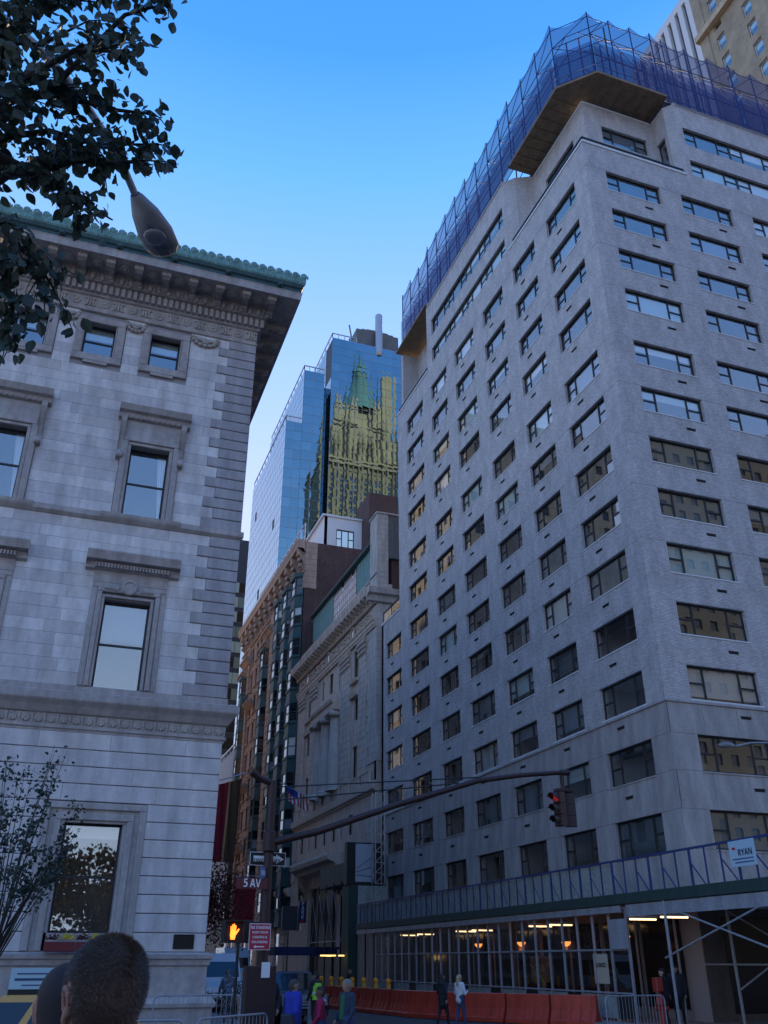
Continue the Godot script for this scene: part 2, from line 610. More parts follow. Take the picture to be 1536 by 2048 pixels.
func kit(w: float, h: float, cols: Array, bar: float, inset: float) -> Dictionary:
	var key := "%.2f %.2f %s %.3f %.2f" % [w, h, str(cols), bar, inset]
	if kits.has(key): return kits[key]
	var f := Fr.new(Vector3.ZERO, Vector3.RIGHT, Vector3.UP)
	var m := MB.new()
	m.rim(f, 0, w, 0, h, bar, -inset - 0.06, -inset)
	var panes := []
	var x := bar
	var room := w - bar * (cols.size() + 1)
	for i in cols.size():
		var cw: float = room * cols[i][0]
		if i > 0: m.fbox(f, x - bar, x, bar, h - bar, -inset - 0.06, -inset + 0.012)
		var rows: Array = cols[i][1]
		var y := bar
		var rh := h - bar * (rows.size() + 1)
		for j in rows.size():
			if j > 0: m.fbox(f, x, x + cw, y - bar, y, -inset - 0.06, -inset + 0.006)
			var ph: float = rh * rows[j]
			var q := MB.new()
			q.fbox(Fr.new(Vector3(-cw / 2, -ph / 2, 0), Vector3.RIGHT, Vector3.UP), 0, cw, 0, ph, -0.008, 0.0)
			panes.append([q.done(), Vector3(x + cw / 2, y + ph / 2, -inset - 0.025 - 0.012 * j)])
			y += ph + bar
		x += cw + bar
	var r := MB.new()
	r.reveal(f, -0.05, w + 0.05, -0.05, h + 0.05, -inset - 0.1, -inset - 2.4)
	r.quad(f.p(-0.05, -0.05, -inset - 2.4), f.p(w + 0.05, -0.05, -inset - 2.4), f.p(w + 0.05, h + 0.05, -inset - 2.4), f.p(-0.05, h + 0.05, -inset - 2.4))
	kits[key] = {"frame": m.done(), "panes": panes, "room": r.done(), "inset": inset, "w": w, "h": h}
	return kits[key]

func blind_mesh(w: float, h: float, inset: float) -> Mesh:
	var key := "blind %.2f %.2f" % [w, h]
	if not kits.has(key):
		var m := MB.new()
		var k := int(h / 0.09) + 1
		for i in k:
			var y := h * i / k
			m.quad(Vector3(0, y, 0), Vector3(w, y, 0), Vector3(w, y + h / k, 0.012), Vector3(0, y + h / k, 0.012))
		kits[key] = m.done()
	return kits[key]

func window(parent: Node, f: Fr, a0: float, a1: float, b0: float, b1: float, cols: Array, bar := 0.06, inset := 0.14, frame: Material = null, glass: Material = null, blind := -1, drop := 1.0, wobble := 0.25, interior := true) -> MeshInstance3D:
	var k := kit(a1 - a0, b1 - b0, cols, bar, inset)
	var at := Transform3D(Basis(f.u, f.v, f.n), f.p(a0, b0, 0) - origin(parent))
	var o := same(parent, "window", k.frame, frame if frame else M.frame, at)
	for p in k.panes:
		var tilt := Basis.from_euler(Vector3(deg_to_rad(rng.randf_range(-wobble, wobble)), deg_to_rad(rng.randf_range(-wobble, wobble)), 0))
		same(o, "pane", p[0], glass if glass else M.glass, Transform3D(tilt, p[1]))
	if interior: same(o, "interior", k.room, M.room, Transform3D())
	if blind >= 0:
		var h: float = (k.h - 0.04) * drop
		same(o, "blind", blind_mesh(k.w - 0.06, h, inset), M.blind[blind], Transform3D(Basis(), Vector3(0.03, k.h - 0.02 - h, -inset - 0.13)))
	return o

const PLAIN := [[1.0, [1.0]]]
const SASH := [[1.0, [0.5, 0.5]]]
const TRIPLE := [[0.23, [0.5, 0.5]], [0.54, [1.0]], [0.23, [0.5, 0.5]]]

func ground():
	var m := MB.new()
	m.quad(Vector3(-600, 0, 600), Vector3(600, 0, 600), Vector3(600, 0, -600), Vector3(-600, 0, -600))
	structure("road", m, M.asphalt)
	# pavements with kerbs: along the side street and the avenue, and the plaza edge the camera stands on
	for s in [["pavement", [Vector2(-80, -23), Vector2(7.6, -23), Vector2(7.6, -170), Vector2(4, -170), Vector2(4, -29), Vector2(-80, -29)]], ["pavement", [Vector2(19.3, -24.5), Vector2(20.8, -23), Vector2(90, -23), Vector2(90, -31), Vector2(24.5, -31), Vector2(24.5, -170), Vector2(19.3, -170)]], ["plaza", [Vector2(-80, -5), Vector2(80, -5), Vector2(80, 70), Vector2(-80, 70)]]]:
		var k := MB.new()
		k.poly(s[1], -0.2, 0.15)
		structure(s[0], k, M.concrete)
	# the low stone steps under the camera and the man in front of it
	var st := MB.new()
	st.box(Vector3(-6, 0.1, -4.6), Vector3(5, 0.25, 6))
	st.box(Vector3(-6, 0.25, -4.2), Vector3(5, 0.4, 6))
	structure("steps", st, M.concrete)
	# crosswalk bars, a sheet just over the road
	for i in 8:
		var c := MB.new()
		c.quad(Vector3(9.6 + i * 1.2, 0.004, -22.2), Vector3(10.2 + i * 1.2, 0.004, -22.2), Vector3(10.2 + i * 1.2, 0.004, -25.4), Vector3(9.6 + i * 1.2, 0.004, -25.4))
		structure("crosswalk_marking", c, M.white_paint)

# ---------- the marble clubhouse on the corner
func clubhouse():
	var C := thing("marble_clubhouse", "grey white marble clubhouse with quoined corner, hooded windows and copper eaves", "building", Vector3(-5, 0, -30))
	var f := FZ(-30)
	var wins := []   # openings [a0, a1, b0, b1]
	for k in 3: wins.append([0.68 - 2.57 * k, 1.86 - 2.57 * k, 23.36, 24.92])
	for k in 2:
		wins.append([0.54 - 5.14 * k, 1.98 - 5.14 * k, 16.6, 19.56])
		wins.append([0.44 - 5.14 * k, 2.01 - 5.14 * k, 10.2, 13.32])
		wins.append([0.3 - 5.14 * k, 2.04 - 5.14 * k, 2.84, 5.94])
	var core := MB.new()
	core.wall(FZ(-30.035), -17, 4.9, 0, 27.4, wins, 0.42)
	part(C, "wall", core, M.joint)
	var flank := MB.new()   # the long side on the street, with its own rows of windows
	var hs := []
	for k in 8:
		for r in [[2.9, 5.9], [10.2, 13.2], [16.6, 19.5], [23.4, 24.9]]: hs.append([33.5 + k * 5.14, 35.1 + k * 5.14, r[0], r[1]])
	flank.wall(FXp(4.9), 30.035, 75, 0, 27.4, hs, 0.4)
	flank.fbox(FX(-17), -75, -30.035, 0, 27.4, -0.5, 0.0)
	flank.fbox(FZn(-75), -4.9, 17, 0, 27.4, -0.5, 0.0)
	part(C, "wall", flank, M.block[1])
	for h in hs: window(C, FXp(4.9), h[0], h[1], h[2], h[3], SASH, 0.07, 0.3, null, M.black_glass, -1, 1.0, 0.2, false)
	# ashlar: every block between the quoins and the window surrounds
	var keep := []   # surround rectangles that the blocks stop at
	for k in 3: keep.append([0.35 - 2.57 * k, 2.25 - 2.57 * k, 23.02, 25.2])
	for k in 2:
		keep.append([0.18 - 5.14 * k, 2.36 - 5.14 * k, 16.5, 20.5])
		keep.append([-0.02 - 5.14 * k, 2.5 - 5.14 * k, 10.2, 14.3])
	var cut := 3.43
	for zone in [[10.18, 16.27, 14], [16.58, 25.42, 20]]:
		for j in zone[2]:
			var h: float = (zone[1] - zone[0]) / zone[2]
			var y0: float = zone[0] + h * j
			var y1 := y0 + h
			var long: bool = j % 2 == 0
			var q := MB.new()
			var ql := 3.43 if long else 3.84
			q.fbox(f, ql + 0.008, 4.97, y0 + 0.014, y1 - 0.014, -1.2 if long else -1.6, 0.045, 0.022)
			part(C, "quoin", q, M.quoin)
			var spans := [[-7.0, ql]]
			for s in keep:
				if s[2] < y1 - 0.05 and s[3] > y0 + 0.05:
					var out := []
					for t in spans:
						if s[1] <= t[0] or s[0] >= t[1]: out.append(t)
						else:
							if s[0] > t[0]: out.append([t[0], s[0]])
							if s[1] < t[1]: out.append([s[1], t[1]])
					spans = out
			for t in spans:
				var x: float = t[0]
				while x < t[1] - 0.02:
					var w := rng.randf_range(1.25, 2.1)
					if t[1] - x - w < 0.55: w = t[1] - x
					var b := MB.new()
					b.fbox(f, x + 0.004, x + w - 0.004, y0 + 0.004, y1 - 0.004, -0.04, rng.randf_range(-0.002, 0.002), 0.002, false)
					part(C, "stone_block", b, M.block[rng.randi() % 4])
					x += w
	var rest := MB.new()
	rest.wall(FZ(-29.99), -17, -7, 8.6, 25.5, [], 0.0)
	part(C, "wall", rest, M.block[0])
	# banded courses of the ground floor
	for j in 12:
		var h := (8.66 - 2.34) / 12
		var y0 := 2.34 + h * j
		var spans := [[-17.0, 4.93]]
		if y0 < 6.45: spans = [[-17.0, -5.52], [-2.42, -0.38], [2.72, 4.93]]
		for t in spans:
			var x: float = t[0]
			while x < t[1] - 0.02:
				var w := rng.randf_range(1.9, 2.9)
				if t[1] - x - w < 0.9: w = t[1] - x
				var b := MB.new()
				var corner: bool = x + w > 4.9
				b.fbox(f, x + 0.002, x + w - (0.0 if corner else 0.002), y0 + 0.012, y0 + h - 0.012, -0.8 if corner else -0.04, 0.05, 0.014, corner)
				part(C, "stone_course", b, M.block[(rng.randi() % 2) * 2 + 1])
				x += w
	# base, belts and cornice, each running round the corner
	var g := FXp(4.93)
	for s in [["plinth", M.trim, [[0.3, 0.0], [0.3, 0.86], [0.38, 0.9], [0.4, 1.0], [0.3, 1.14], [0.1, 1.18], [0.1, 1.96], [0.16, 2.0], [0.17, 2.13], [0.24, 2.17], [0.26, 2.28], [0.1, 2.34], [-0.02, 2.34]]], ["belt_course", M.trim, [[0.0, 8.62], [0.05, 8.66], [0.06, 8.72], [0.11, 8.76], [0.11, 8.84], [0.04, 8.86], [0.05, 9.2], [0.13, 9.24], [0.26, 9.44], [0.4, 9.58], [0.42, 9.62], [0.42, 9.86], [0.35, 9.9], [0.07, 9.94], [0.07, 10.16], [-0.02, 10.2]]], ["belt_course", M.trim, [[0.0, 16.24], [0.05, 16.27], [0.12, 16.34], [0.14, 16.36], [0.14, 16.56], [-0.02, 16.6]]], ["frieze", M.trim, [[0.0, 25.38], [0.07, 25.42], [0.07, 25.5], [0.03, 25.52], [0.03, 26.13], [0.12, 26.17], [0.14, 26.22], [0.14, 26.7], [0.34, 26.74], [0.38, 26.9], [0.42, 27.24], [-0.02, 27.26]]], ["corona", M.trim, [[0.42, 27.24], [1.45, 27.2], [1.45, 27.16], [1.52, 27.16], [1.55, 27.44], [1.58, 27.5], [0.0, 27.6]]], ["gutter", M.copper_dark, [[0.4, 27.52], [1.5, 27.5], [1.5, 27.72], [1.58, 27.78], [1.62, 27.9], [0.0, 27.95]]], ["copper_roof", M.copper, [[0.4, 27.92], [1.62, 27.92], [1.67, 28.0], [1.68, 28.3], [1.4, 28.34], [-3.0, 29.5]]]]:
		var m := MB.new()
		m.extr(f, s[2], -17, 4.93, 0.0, 1.0, false)
		m.extr(g, s[2], 30, 75, 1.0, 0.0, false)
		part(C, s[0], m, s[1])
	var top := MB.new()
	top.box(Vector3(-17, 29.2, -73), Vector3(2.2, 29.45, -32.8))
	part(C, "copper_roof", top, M.copper)
	# the small pieces of the entablature
	var dent := MB.new()
	dent.fbox(Fr.new(Vector3.ZERO, Vector3.RIGHT, Vector3.UP), -0.075, 0.075, 26.26, 26.66, 0.1, 0.3, 0.01)
	var dm := dent.done()
	var egg := MB.new()
	egg.ball(Vector3(0, 26.93, -29.6), Vector3(0.12, 0.19, 0.1), 10, 6)
	egg.bar(Vector3(0.19, 26.78, -29.62), Vector3(0.19, 27.12, -29.56), 0.05)
	var em := egg.done(Vector3(0, 0, -30))
	var ant := MB.new()   # a shell-shaped antefix
	ant.ball(Vector3(0, 28.36, -28.34), Vector3(0.15, 0.16, 0.06), 12, 6)
	ant.ball(Vector3(0.17, 28.33, -28.34), Vector3(0.035, 0.12, 0.03), 6, 4)
	var am := ant.done(Vector3(0, 0, -30))
	var mod := MB.new()   # a scrolled bracket under the eaves
	mod.extr(Fr.new(Vector3.ZERO, Vector3.RIGHT, Vector3.UP), [[0.38, 26.8], [0.5, 26.84], [0.58, 26.98], [0.9, 27.02], [1.12, 26.94], [1.3, 27.0], [1.34, 27.14], [1.34, 27.22], [0.38, 27.24]], -0.16, 0.16)
	mod.tube([Vector3(-0.18, 27.08, 1.24), Vector3(0.18, 27.08, 1.24)], [0.1], 10)
	mod.tube([Vector3(-0.18, 26.96, 0.5), Vector3(0.18, 26.96, 0.5)], [0.13], 10)
	mod.fbox(Fr.new(Vector3.ZERO, Vector3.RIGHT, Vector3.UP), -0.21, 0.21, 27.17, 27.22, 0.4, 1.42)
	var mm := mod.done()
	var ros := MB.new()
	ros.lathe(Vector3(0, 25.86, 0.03), [[0.2, 0.0], [0.2, 0.03], [0.15, 0.05], [0.13, 0.03], [0.07, 0.04], [0.05, 0.08], [0.0, 0.09]], 12, Vector3.BACK)
	for k in 8: ros.ball(Vector3(cos(TAU * k / 8) * 0.125, 25.86 + sin(TAU * k / 8) * 0.125, 0.06), Vector3(0.045, 0.045, 0.03), 6, 4)
	var rm := ros.done()
	var fol := MB.new()   # a leaf panel between the rosettes
	for k in 3:
		fol.ball(Vector3(-0.1 + 0.1 * k, 25.86, 0.05), Vector3(0.05, 0.24 - 0.06 * absf(k - 1), 0.05), 6, 6)
		fol.ball(Vector3(-0.16 + 0.16 * k, 26.02, 0.05), Vector3(0.07, 0.06, 0.05), 6, 4)
		fol.ball(Vector3(-0.16 + 0.16 * k, 25.7, 0.05), Vector3(0.07, 0.06, 0.05), 6, 4)
	var fm := fol.done()
	var cof := MB.new()   # a round coffer rosette in the soffit
	cof.lathe(Vector3(0, 27.17, 0.9), [[0.24, 0.08], [0.24, 0.0], [0.17, -0.03], [0.13, 0.0], [0.08, -0.05], [0.0, -0.07]], 12)
	var cm := cof.done()
	var orn := MB.new()   # palmette of the lower belt
	for k in 5:
		var a := (k - 2) * 0.5
		orn.ball(Vector3(sin(a) * 0.1, 8.93 + cos(a) * 0.11, 0.06), Vector3(0.035, 0.085, 0.035), 6, 4)
	orn.lathe(Vector3(0, 8.95, 0.045), [[0.06, 0.0], [0.05, 0.05], [0.0, 0.06]], 8, Vector3.BACK)
	orn.tube([Vector3(0.19, 8.88, 0.05), Vector3(0.19, 9.18, 0.07)], [0.025, 0.045], 6)
	var om := orn.done()
	var base := Transform3D(Basis(), Vector3(5, 0, 0))   # from the thing's origin to x = 0 on the wall
	for k in 48: same(C, "dentil", dm, M.trim, base * Transform3D(Basis(), Vector3(5.1 - 0.241 * k, 0, 0)))
	for k in 31: same(C, "egg_moulding", em, M.carved, base * Transform3D(Basis(), Vector3(5.26 - 0.38 * k, 0, 0)))
	for k in 36: same(C, "antefix", am, M.copper, base * Transform3D(Basis(), Vector3(6.5 - 0.362 * k, 0, 0)))
	for k in 36:
		same(C, "antefix", am, M.copper, Transform3D(Basis(Vector3.UP, PI / 2), Vector3(5 + 4.93, 0, -0.0)) * Transform3D(Basis(), Vector3(-1.4 + 0.362 * k, 0, 0)))
	for k in 11:
		same(C, "modillion", mm, M.carved, base * Transform3D(Basis(), Vector3(5.27 - 1.1 * k, 0, 0)))
		same(C, "soffit_rosette", cm, M.carved, base * Transform3D(Basis(), Vector3(4.72 - 1.1 * k, 0, 0)))
		same(C, "rosette", rm, M.carved, base * Transform3D(Basis(), Vector3(4.17 - 1.1 * k, 0, 0)))
		same(C, "leaf_panel", fm, M.carved, base * Transform3D(Basis(), Vector3(4.72 - 1.1 * k, 0, 0)))
	for k in 22: same(C, "modillion", mm, M.carved, Transform3D(Basis(Vector3.UP, PI / 2), Vector3(5 + 4.93, 0, 0)) * Transform3D(Basis(), Vector3(0.6 + 1.1 * k, 0, 0)))
	for k in 34: same(C, "palmette", om, M.carved, base * Transform3D(Basis(), Vector3(4.78 - 0.385 * k, 0, 0)))
	# gutter lion heads
	var lion := MB.new()
	lion.ball(Vector3(0, 27.66, 1.6), Vector3(0.13, 0.13, 0.16), 8, 6)
	lion.ball(Vector3(0, 27.6, 1.72), Vector3(0.07, 0.06, 0.08), 6, 4)
	var lm := lion.done()
	for k in 6: same(C, "lion_head", lm, M.copper_dark, base * Transform3D(Basis(), Vector3(5.5 - 2.2 * k, 0, 0)))
	# garlands under the frieze
	var gar := MB.new()
	for k in 9:
		var a := PI * k / 8
		gar.ball(Vector3(-cos(a) * 0.4, 25.2 - sin(a) * 0.36, 0.07), Vector3(0.09, 0.09, 0.09), 7, 5)
	for k in 5: gar.ball(Vector3(-0.3 + 0.15 * k, 25.13, 0.06), Vector3(0.08, 0.12, 0.06), 6, 4)
	gar.ball(Vector3(0, 25.02, 0.1), Vector3(0.13, 0.14, 0.09), 8, 5)
	var gm := gar.done()
	for k in 4: same(C, "garland", gm, M.carved, base * Transform3D(Basis.from_scale(Vector3(1.25, 1, 1) if k == 0 else Vector3(0.9, 1, 1)), Vector3(2.83 if k == 0 else 2.57 - 2.57 * k + 0.02, 0, 0)))
	# the four kinds of window
	for w in wins:
		var top_floor: bool = w[2] > 20
		var n := window(C, f, w[0], w[1], w[2], w[3], SASH, 0.07, 0.3, null, null, -1)
		var s := MB.new()
		var mid: float = (w[0] + w[1]) / 2
		if top_floor:
			s.rim(f, w[0] - 0.33, w[1] + 0.36, w[2] - 0.34, w[3] + 0.25, 0.3, -0.03, 0.09, 0.02)
			s.rim(f, w[0] - 0.05, w[1] + 0.05, w[2] - 0.05, w[3] + 0.05, 0.05, -0.03, 0.05, 0.01)
			s.fbox(f, mid - 0.45, mid + 0.45, w[2] - 0.45, w[2] - 0.33, -0.02, 0.07, 0.01)
			same(n, "blind", blind_mesh(1.1, 0.5, 0.3), M.blind[1], Transform3D(Basis(), Vector3(0.04, 1.0, -0.45)))
		elif w[2] > 14:
			s.rim(f, w[0] - 0.34, w[1] + 0.36, w[2] - 0.1, w[3] + 0.36, 0.22, -0.03, 0.14, 0.02, "lrt")
			s.rim(f, w[0] - 0.13, w[1] + 0.13, w[2] - 0.1, w[3] + 0.13, 0.13, -0.03, 0.08, 0.02, "lrt")
			s.fbox(f, w[0] - 0.34, w[1] + 0.36, w[3] + 0.36, 20.62, -0.03, 0.1, 0.01)
			for q in [w[0] - 0.5, w[1] + 0.32]:
				s.extr(f, [[0.0, 18.85], [0.12, 18.9], [0.14, 19.15], [0.06, 19.3], [0.1, 19.7], [0.22, 20.1], [0.32, 20.45], [0.32, 20.66], [0.0, 20.7]], q, q + 0.2)
				s.tube([Vector3(q - 0.01, 19.0, -29.86), Vector3(q + 0.21, 19.0, -29.86)], [0.12], 8)
			s.extr(f, [[0.0, 20.6], [0.22, 20.66], [0.26, 20.84], [0.4, 20.9], [0.46, 21.08], [0.48, 21.14], [0.0, 21.2]], w[0] - 0.62, w[1] + 0.65)
			s.extr(f, [[0.0, 16.36], [0.16, 16.38], [0.2, 16.46], [0.22, 16.56], [0.0, 16.6]], w[0] - 0.7, w[1] + 0.7)
			for k in 11: s.ball(Vector3(w[0] - 0.3 + 0.2 * k, 20.72, -29.78), Vector3(0.07, 0.08, 0.06), 6, 4)
			for side in [0, 1]:   # curtains tied back behind the glass
				var c := MB.new()
				for k in 7:
					var lo: float = 0.02 + 0.05 * k
					var a := Vector3(lo if side == 0 else 1.42 - lo, 2.9, -0.48 - 0.03 * (k % 2))
					var b := Vector3(lo + 0.05 if side == 0 else 1.42 - lo - 0.05, 2.9, -0.48 - 0.03 * ((k + 1) % 2))
					var a2 := Vector3(a.x * 0.3 + (0 if side == 0 else 1.42 * 0.7), 0.2, a.z)
					var b2 := Vector3(b.x * 0.3 + (0 if side == 0 else 1.42 * 0.7), 0.2, b.z)
					c.quad(a, b, b2, a2)
				if side == 1: same(n, "curtain", c.done(), M.blind[0], Transform3D())
		elif w[2] > 8:
			s.rim(f, w[0] - 0.46, w[1] + 0.5, w[2] - 0.02, w[3] + 0.58, 0.2, -0.03, 0.07, 0.03, "lrt")
			s.rim(f, w[0] - 0.26, w[1] + 0.3, w[2] - 0.02, w[3] + 0.38, 0.16, -0.03, 0.14, 0.03, "lrt")
			s.rim(f, w[0] - 0.1, w[1] + 0.1, w[2] - 0.02, w[3] + 0.14, 0.1, -0.03, 0.08, 0.02, "lrt")
			s.fbox(f, w[0] - 0.46, w[1] + 0.5, w[3] + 0.58, 14.34, -0.03, 0.06, 0.01)
			s.extr(f, [[0.0, 14.3], [0.16, 14.36], [0.18, 14.58], [0.42, 14.62], [0.46, 14.74], [0.52, 14.9], [0.5, 14.95], [0.0, 15.02]], w[0] - 0.8, w[1] + 0.85)
			for k in 24: s.fbox(f, w[0] - 0.5 + 0.108 * k, w[0] - 0.44 + 0.108 * k, 14.38, 14.54, 0.1, 0.3)
			s.lathe(Vector3(mid, 13.75, -29.9), [[0.27, 0.0], [0.27, 0.06], [0.22, 0.1], [0.2, 0.06], [0.0, 0.09]], 14, Vector3.BACK)
			for k in 6:
				s.ball(Vector3(mid - 0.4 - 0.08 * k, 13.68, -29.86), Vector3(0.07, 0.11 - 0.008 * k, 0.05), 6, 4)
				s.ball(Vector3(mid + 0.4 + 0.08 * k, 13.68, -29.86), Vector3(0.07, 0.11 - 0.008 * k, 0.05), 6, 4)
			same(n, "blind", blind_mesh(1.5, 1.3, 0.3), M.blind[4], Transform3D(Basis(), Vector3(0.04, 1.75, -0.45)))
		else:
			s.rim(f, w[0] - 0.68, w[1] + 0.68, 2.36, w[3] + 0.58, 0.2, -0.03, 0.1, 0.02, "lrt")
			s.rim(f, w[0] - 0.48, w[1] + 0.48, 2.36, w[3] + 0.4, 0.16, -0.03, 0.02, 0.01, "lrt")
			s.rim(f, w[0] - 0.32, w[1] + 0.32, 2.36, w[3] + 0.26, 0.2, -0.03, 0.07, 0.02, "lrt")
			s.rim(f, w[0] - 0.12, w[1] + 0.12, 2.36, w[3] + 0.08, 0.1, -0.03, 0.0, 0.01, "lrt")
			s.fbox(f, w[0] - 0.68, w[1] + 0.68, 2.34, 2.84, -0.04, 0.0)
			same(n, "blind", blind_mesh(1.66, 0.4, 0.3), M.blind[2], Transform3D(Basis(), Vector3(0.04, 2.68, -0.45)))
		same(n, "surround", s.done(origin(C)), M.trim, n.transform.affine_inverse())
	var pl := MB.new()
	pl.rim(f, 3.95, 4.57, 2.43, 2.83, 0.03, 0.04, 0.085, 0.005)
	pl.fbox(f, 3.98, 4.54, 2.46, 2.8, 0.04, 0.075)
	lone("bronze_plaque", pl, mat(0.03, 0.026, 0.024, 0.5, 0.6), "dark bronze plaque on the banded marble beside the corner", "plaque", Vector3(4.26, 2.63, -29.95))
	# flower box on the sill
	var fb := thing("flower_box", "red flower box with yellow and dark red mums on window sill", "planter", Vector3(1.0, 2.34, -29.7))
	var bx := MB.new()
	bx.fbox(f, 0.26, 1.1, 2.345, 2.6, 0.24, 0.5, 0.02)
	bx.fbox(f, 1.13, 1.95, 2.345, 2.6, 0.24, 0.5, 0.02)
	part(fb, "box", bx, mat(0.16, 0.02, 0.02, 0.6))
	for k in 4:
		var fl := MB.new()
		for i in 60: fl.ball(Vector3(0.46 + 0.4 * k + rng.randfn(0, 0.09), 2.66 + absf(rng.randfn(0, 0.07)), -29.63 + rng.randfn(0, 0.06)), Vector3(0.028, 0.02, 0.028), 5, 3)
		part(fb, "flowers", fl, mat(0.72, 0.55, 0.03, 0.7) if k % 2 else mat(0.1, 0.015, 0.02, 0.7))

# ---------- the white brick apartment tower
const ROWS := [[6.0, 7.5], [9.0, 10.5], [12.0, 13.5], [14.92, 16.42], [17.86, 19.36], [20.74, 22.22], [23.68, 25.12], [26.66, 28.1], [29.58, 31.04], [33.1, 34.58], [36.05, 37.45], [39.03, 40.5], [42.0, 43.47]]

func apartment_tower():
	var A := thing("apartment_tower", "white brick apartment tower with ribbon windows, stone base and corner terraces", "building", Vector3(30, 0, -45))
	var fl := FX(23.27)
	var fr := FZ(-30)
	var lc := [[-34.75, -31.33], [-39.28, -36.3], [-43.95, -40.85], [-48.95, -45.57], [-53.65, -50.5], [-59.12, -55.4]]
	var rc := [[24.62, 28.34], [29.88, 33.6], [35.2, 38.9], [40.5, 44.2]]
	var hl := []
	var hr := []
	for r in ROWS:
		for c in lc: hl.append([c[0], c[1], r[0], r[1]])
		if r[1] < 26: hl.append([-64.33, -60.85, r[0], r[1]])
		for c in rc: hr.append([c[0], c[1], r[0], r[1]])
	var rib := [[48.35, 49.95], [45.65, 47.0]]
	for r in rib:
		hl.append([-53.2, -40.0, r[0], r[1]])
		hr.append([31.2, 46.0, r[0], r[1]])
	var brickl := MB.new()
	var low := hl.filter(func(h): return h[2] < 11.8)
	var high := hl.filter(func(h): return h[2] > 11.8)
	# left face: the wing, the main face to the terraces, the upper part between them
	brickl.wall(fl, -65.4, -61.2, 11.9, 27.1, high.filter(func(h): return h[0] < -60), 0.0)
	# the opening of the seventh column lies across the wing's edge, so both faces share it
	brickl.wall(fl, -61.2, -30.0, 11.9, 45.5, high.filter(func(h): return h[3] < 45), 0.16)
	brickl.wall(fl, -54.2, -39.6, 45.5, 52.0, high.filter(func(h): return h[3] > 45), 0.16)
	part(A, "wall", brickl, M.brick)
	var brickr := MB.new()
	var highr := hr.filter(func(h): return h[2] > 11.8)
	brickr.wall(fr, 23.27, 46.5, 11.9, 45.5, highr.filter(func(h): return h[3] < 45), 0.16)
	brickr.wall(fr, 30.85, 46.5, 45.5, 52.0, highr.filter(func(h): return h[3] > 45), 0.16)
	part(A, "wall", brickr, M.brick)
	# upper storeys set back behind the corner terraces
	var up := MB.new()
	up.wall(FZ(-31.9), 25.17, 30.35, 45.5, 52.1, [[26.4, 29.85, 48.8, 50.3]], 0.16)
	up.wall(FX(25.17), -38.4, -31.9, 45.5, 52.1, [[-37.0, -33.4, 48.2, 50.2]], 0.16)
	up.wall(FX(30.35), -31.9, -30.5, 45.5, 52.0, [[-31.6, -30.8, 47.0, 49.6]], 0.16)
	up.quad(Vector3(30.35, 45.5, -30.5), Vector3(30.85, 45.5, -30), Vector3(30.85, 52, -30), Vector3(30.35, 52, -30.5))
	up.quad(Vector3(23.27, 45.5, -39.6), Vector3(23.9, 45.5, -38.9), Vector3(23.9, 52, -38.9), Vector3(23.27, 52, -39.6))
	up.quad(Vector3(23.9, 45.5, -38.9), Vector3(25.17, 45.5, -38.4), Vector3(25.17, 52.1, -38.4), Vector3(23.9, 52, -38.9))
	part(A, "wall", up, M.brick)
	var up2 := MB.new()
	up2.quad(Vector3(25.17, 45.5, -54.2), Vector3(23.27, 45.5, -54.2), Vector3(23.27, 52, -54.2), Vector3(25.17, 52, -54.2))
	up2.wall(FX(25.17), -61.2, -54.2, 45.5, 52.1, [[-57.2, -55.6, 47.2, 49.2]], 0.16)
	part(A, "wall", up2, M.brick)
	# closed sides, floors of the terraces and roof
	var back := MB.new()
	back.fbox(FZn(-65.4), -46.5, -23.27, 0, 27.1, -0.4, 0)
	back.fbox(FZn(-61.2), -46.5, -23.67, 27.1, 52, -0.4, 0)
	back.fbox(FXp(46.5), 30, 65.4, 0, 52, -0.4, 0)
	back.box(Vector3(23.3, 26.7, -65.3), Vector3(46, 27.0, -61.3))
	back.box(Vector3(23.4, 45.1, -61), Vector3(46, 45.4, -30.2))
	back.poly([Vector2(46, -30.3), Vector2(31, -30.3), Vector2(30.6, -32.1), Vector2(25.4, -32.1), Vector2(25.4, -38.8), Vector2(23.6, -39.8), Vector2(23.6, -54), Vector2(25.4, -54.4), Vector2(25.4, -61), Vector2(46, -61)], 51.5, 51.8)
	part(A, "roof_slab", back, M.brick)
	# base storeys in stone panels
	var basew := MB.new()
	basew.wall(FX(23.31), -65.4, -30.04, 0, 11.9, low, 0.16)
	basew.wall(FZ(-30.04), 23.31, 46.5, 0, 11.9, hr.filter(func(h): return h[2] < 11.8), 0.16)
	part(A, "wall", basew, M.joint)
	var strips := [[3.9, 6.0], [7.5, 9.0], [10.5, 11.8]]
	for side in 2:
		var f := fl if side == 0 else fr
		var a0 := -65.4 if side == 0 else 23.27
		var a1 := -30.0 if side == 0 else 46.5
		for s in strips:
			var k := 20 if side == 0 else 13
			for i in k:
				var b := MB.new()
				var w := (a1 - a0) / k
				b.fbox(f, a0 + w * i + 0.004, a0 + w * (i + 1) - (0.0 if side == 0 and i == k - 1 else 0.004), s[0] + 0.004, s[1] - 0.004, -0.039, 0.0, 0.006, false)
				part(A, "stone_panel", b, M.panel)
		var cols: Array = (lc + [[-64.33, -60.85]]) if side == 0 else rc
		var edges := [a0]
		var sorted := cols.duplicate()
		sorted.sort_custom(func(p, q): return p[0] < q[0])
		for c in sorted: edges.append_array([c[0], c[1]])
		edges.append(a1)
		for r in [[6.0, 7.5], [9.0, 10.5]]:
			for i in range(0, edges.size(), 2):
				var b := MB.new()
				b.fbox(f, edges[i] + 0.004, edges[i + 1] - 0.004, r[0] + 0.004, r[1] - 0.004, -0.039, 0.0, 0.006, false)
				part(A, "stone_panel", b, M.panel)
	var band := MB.new()
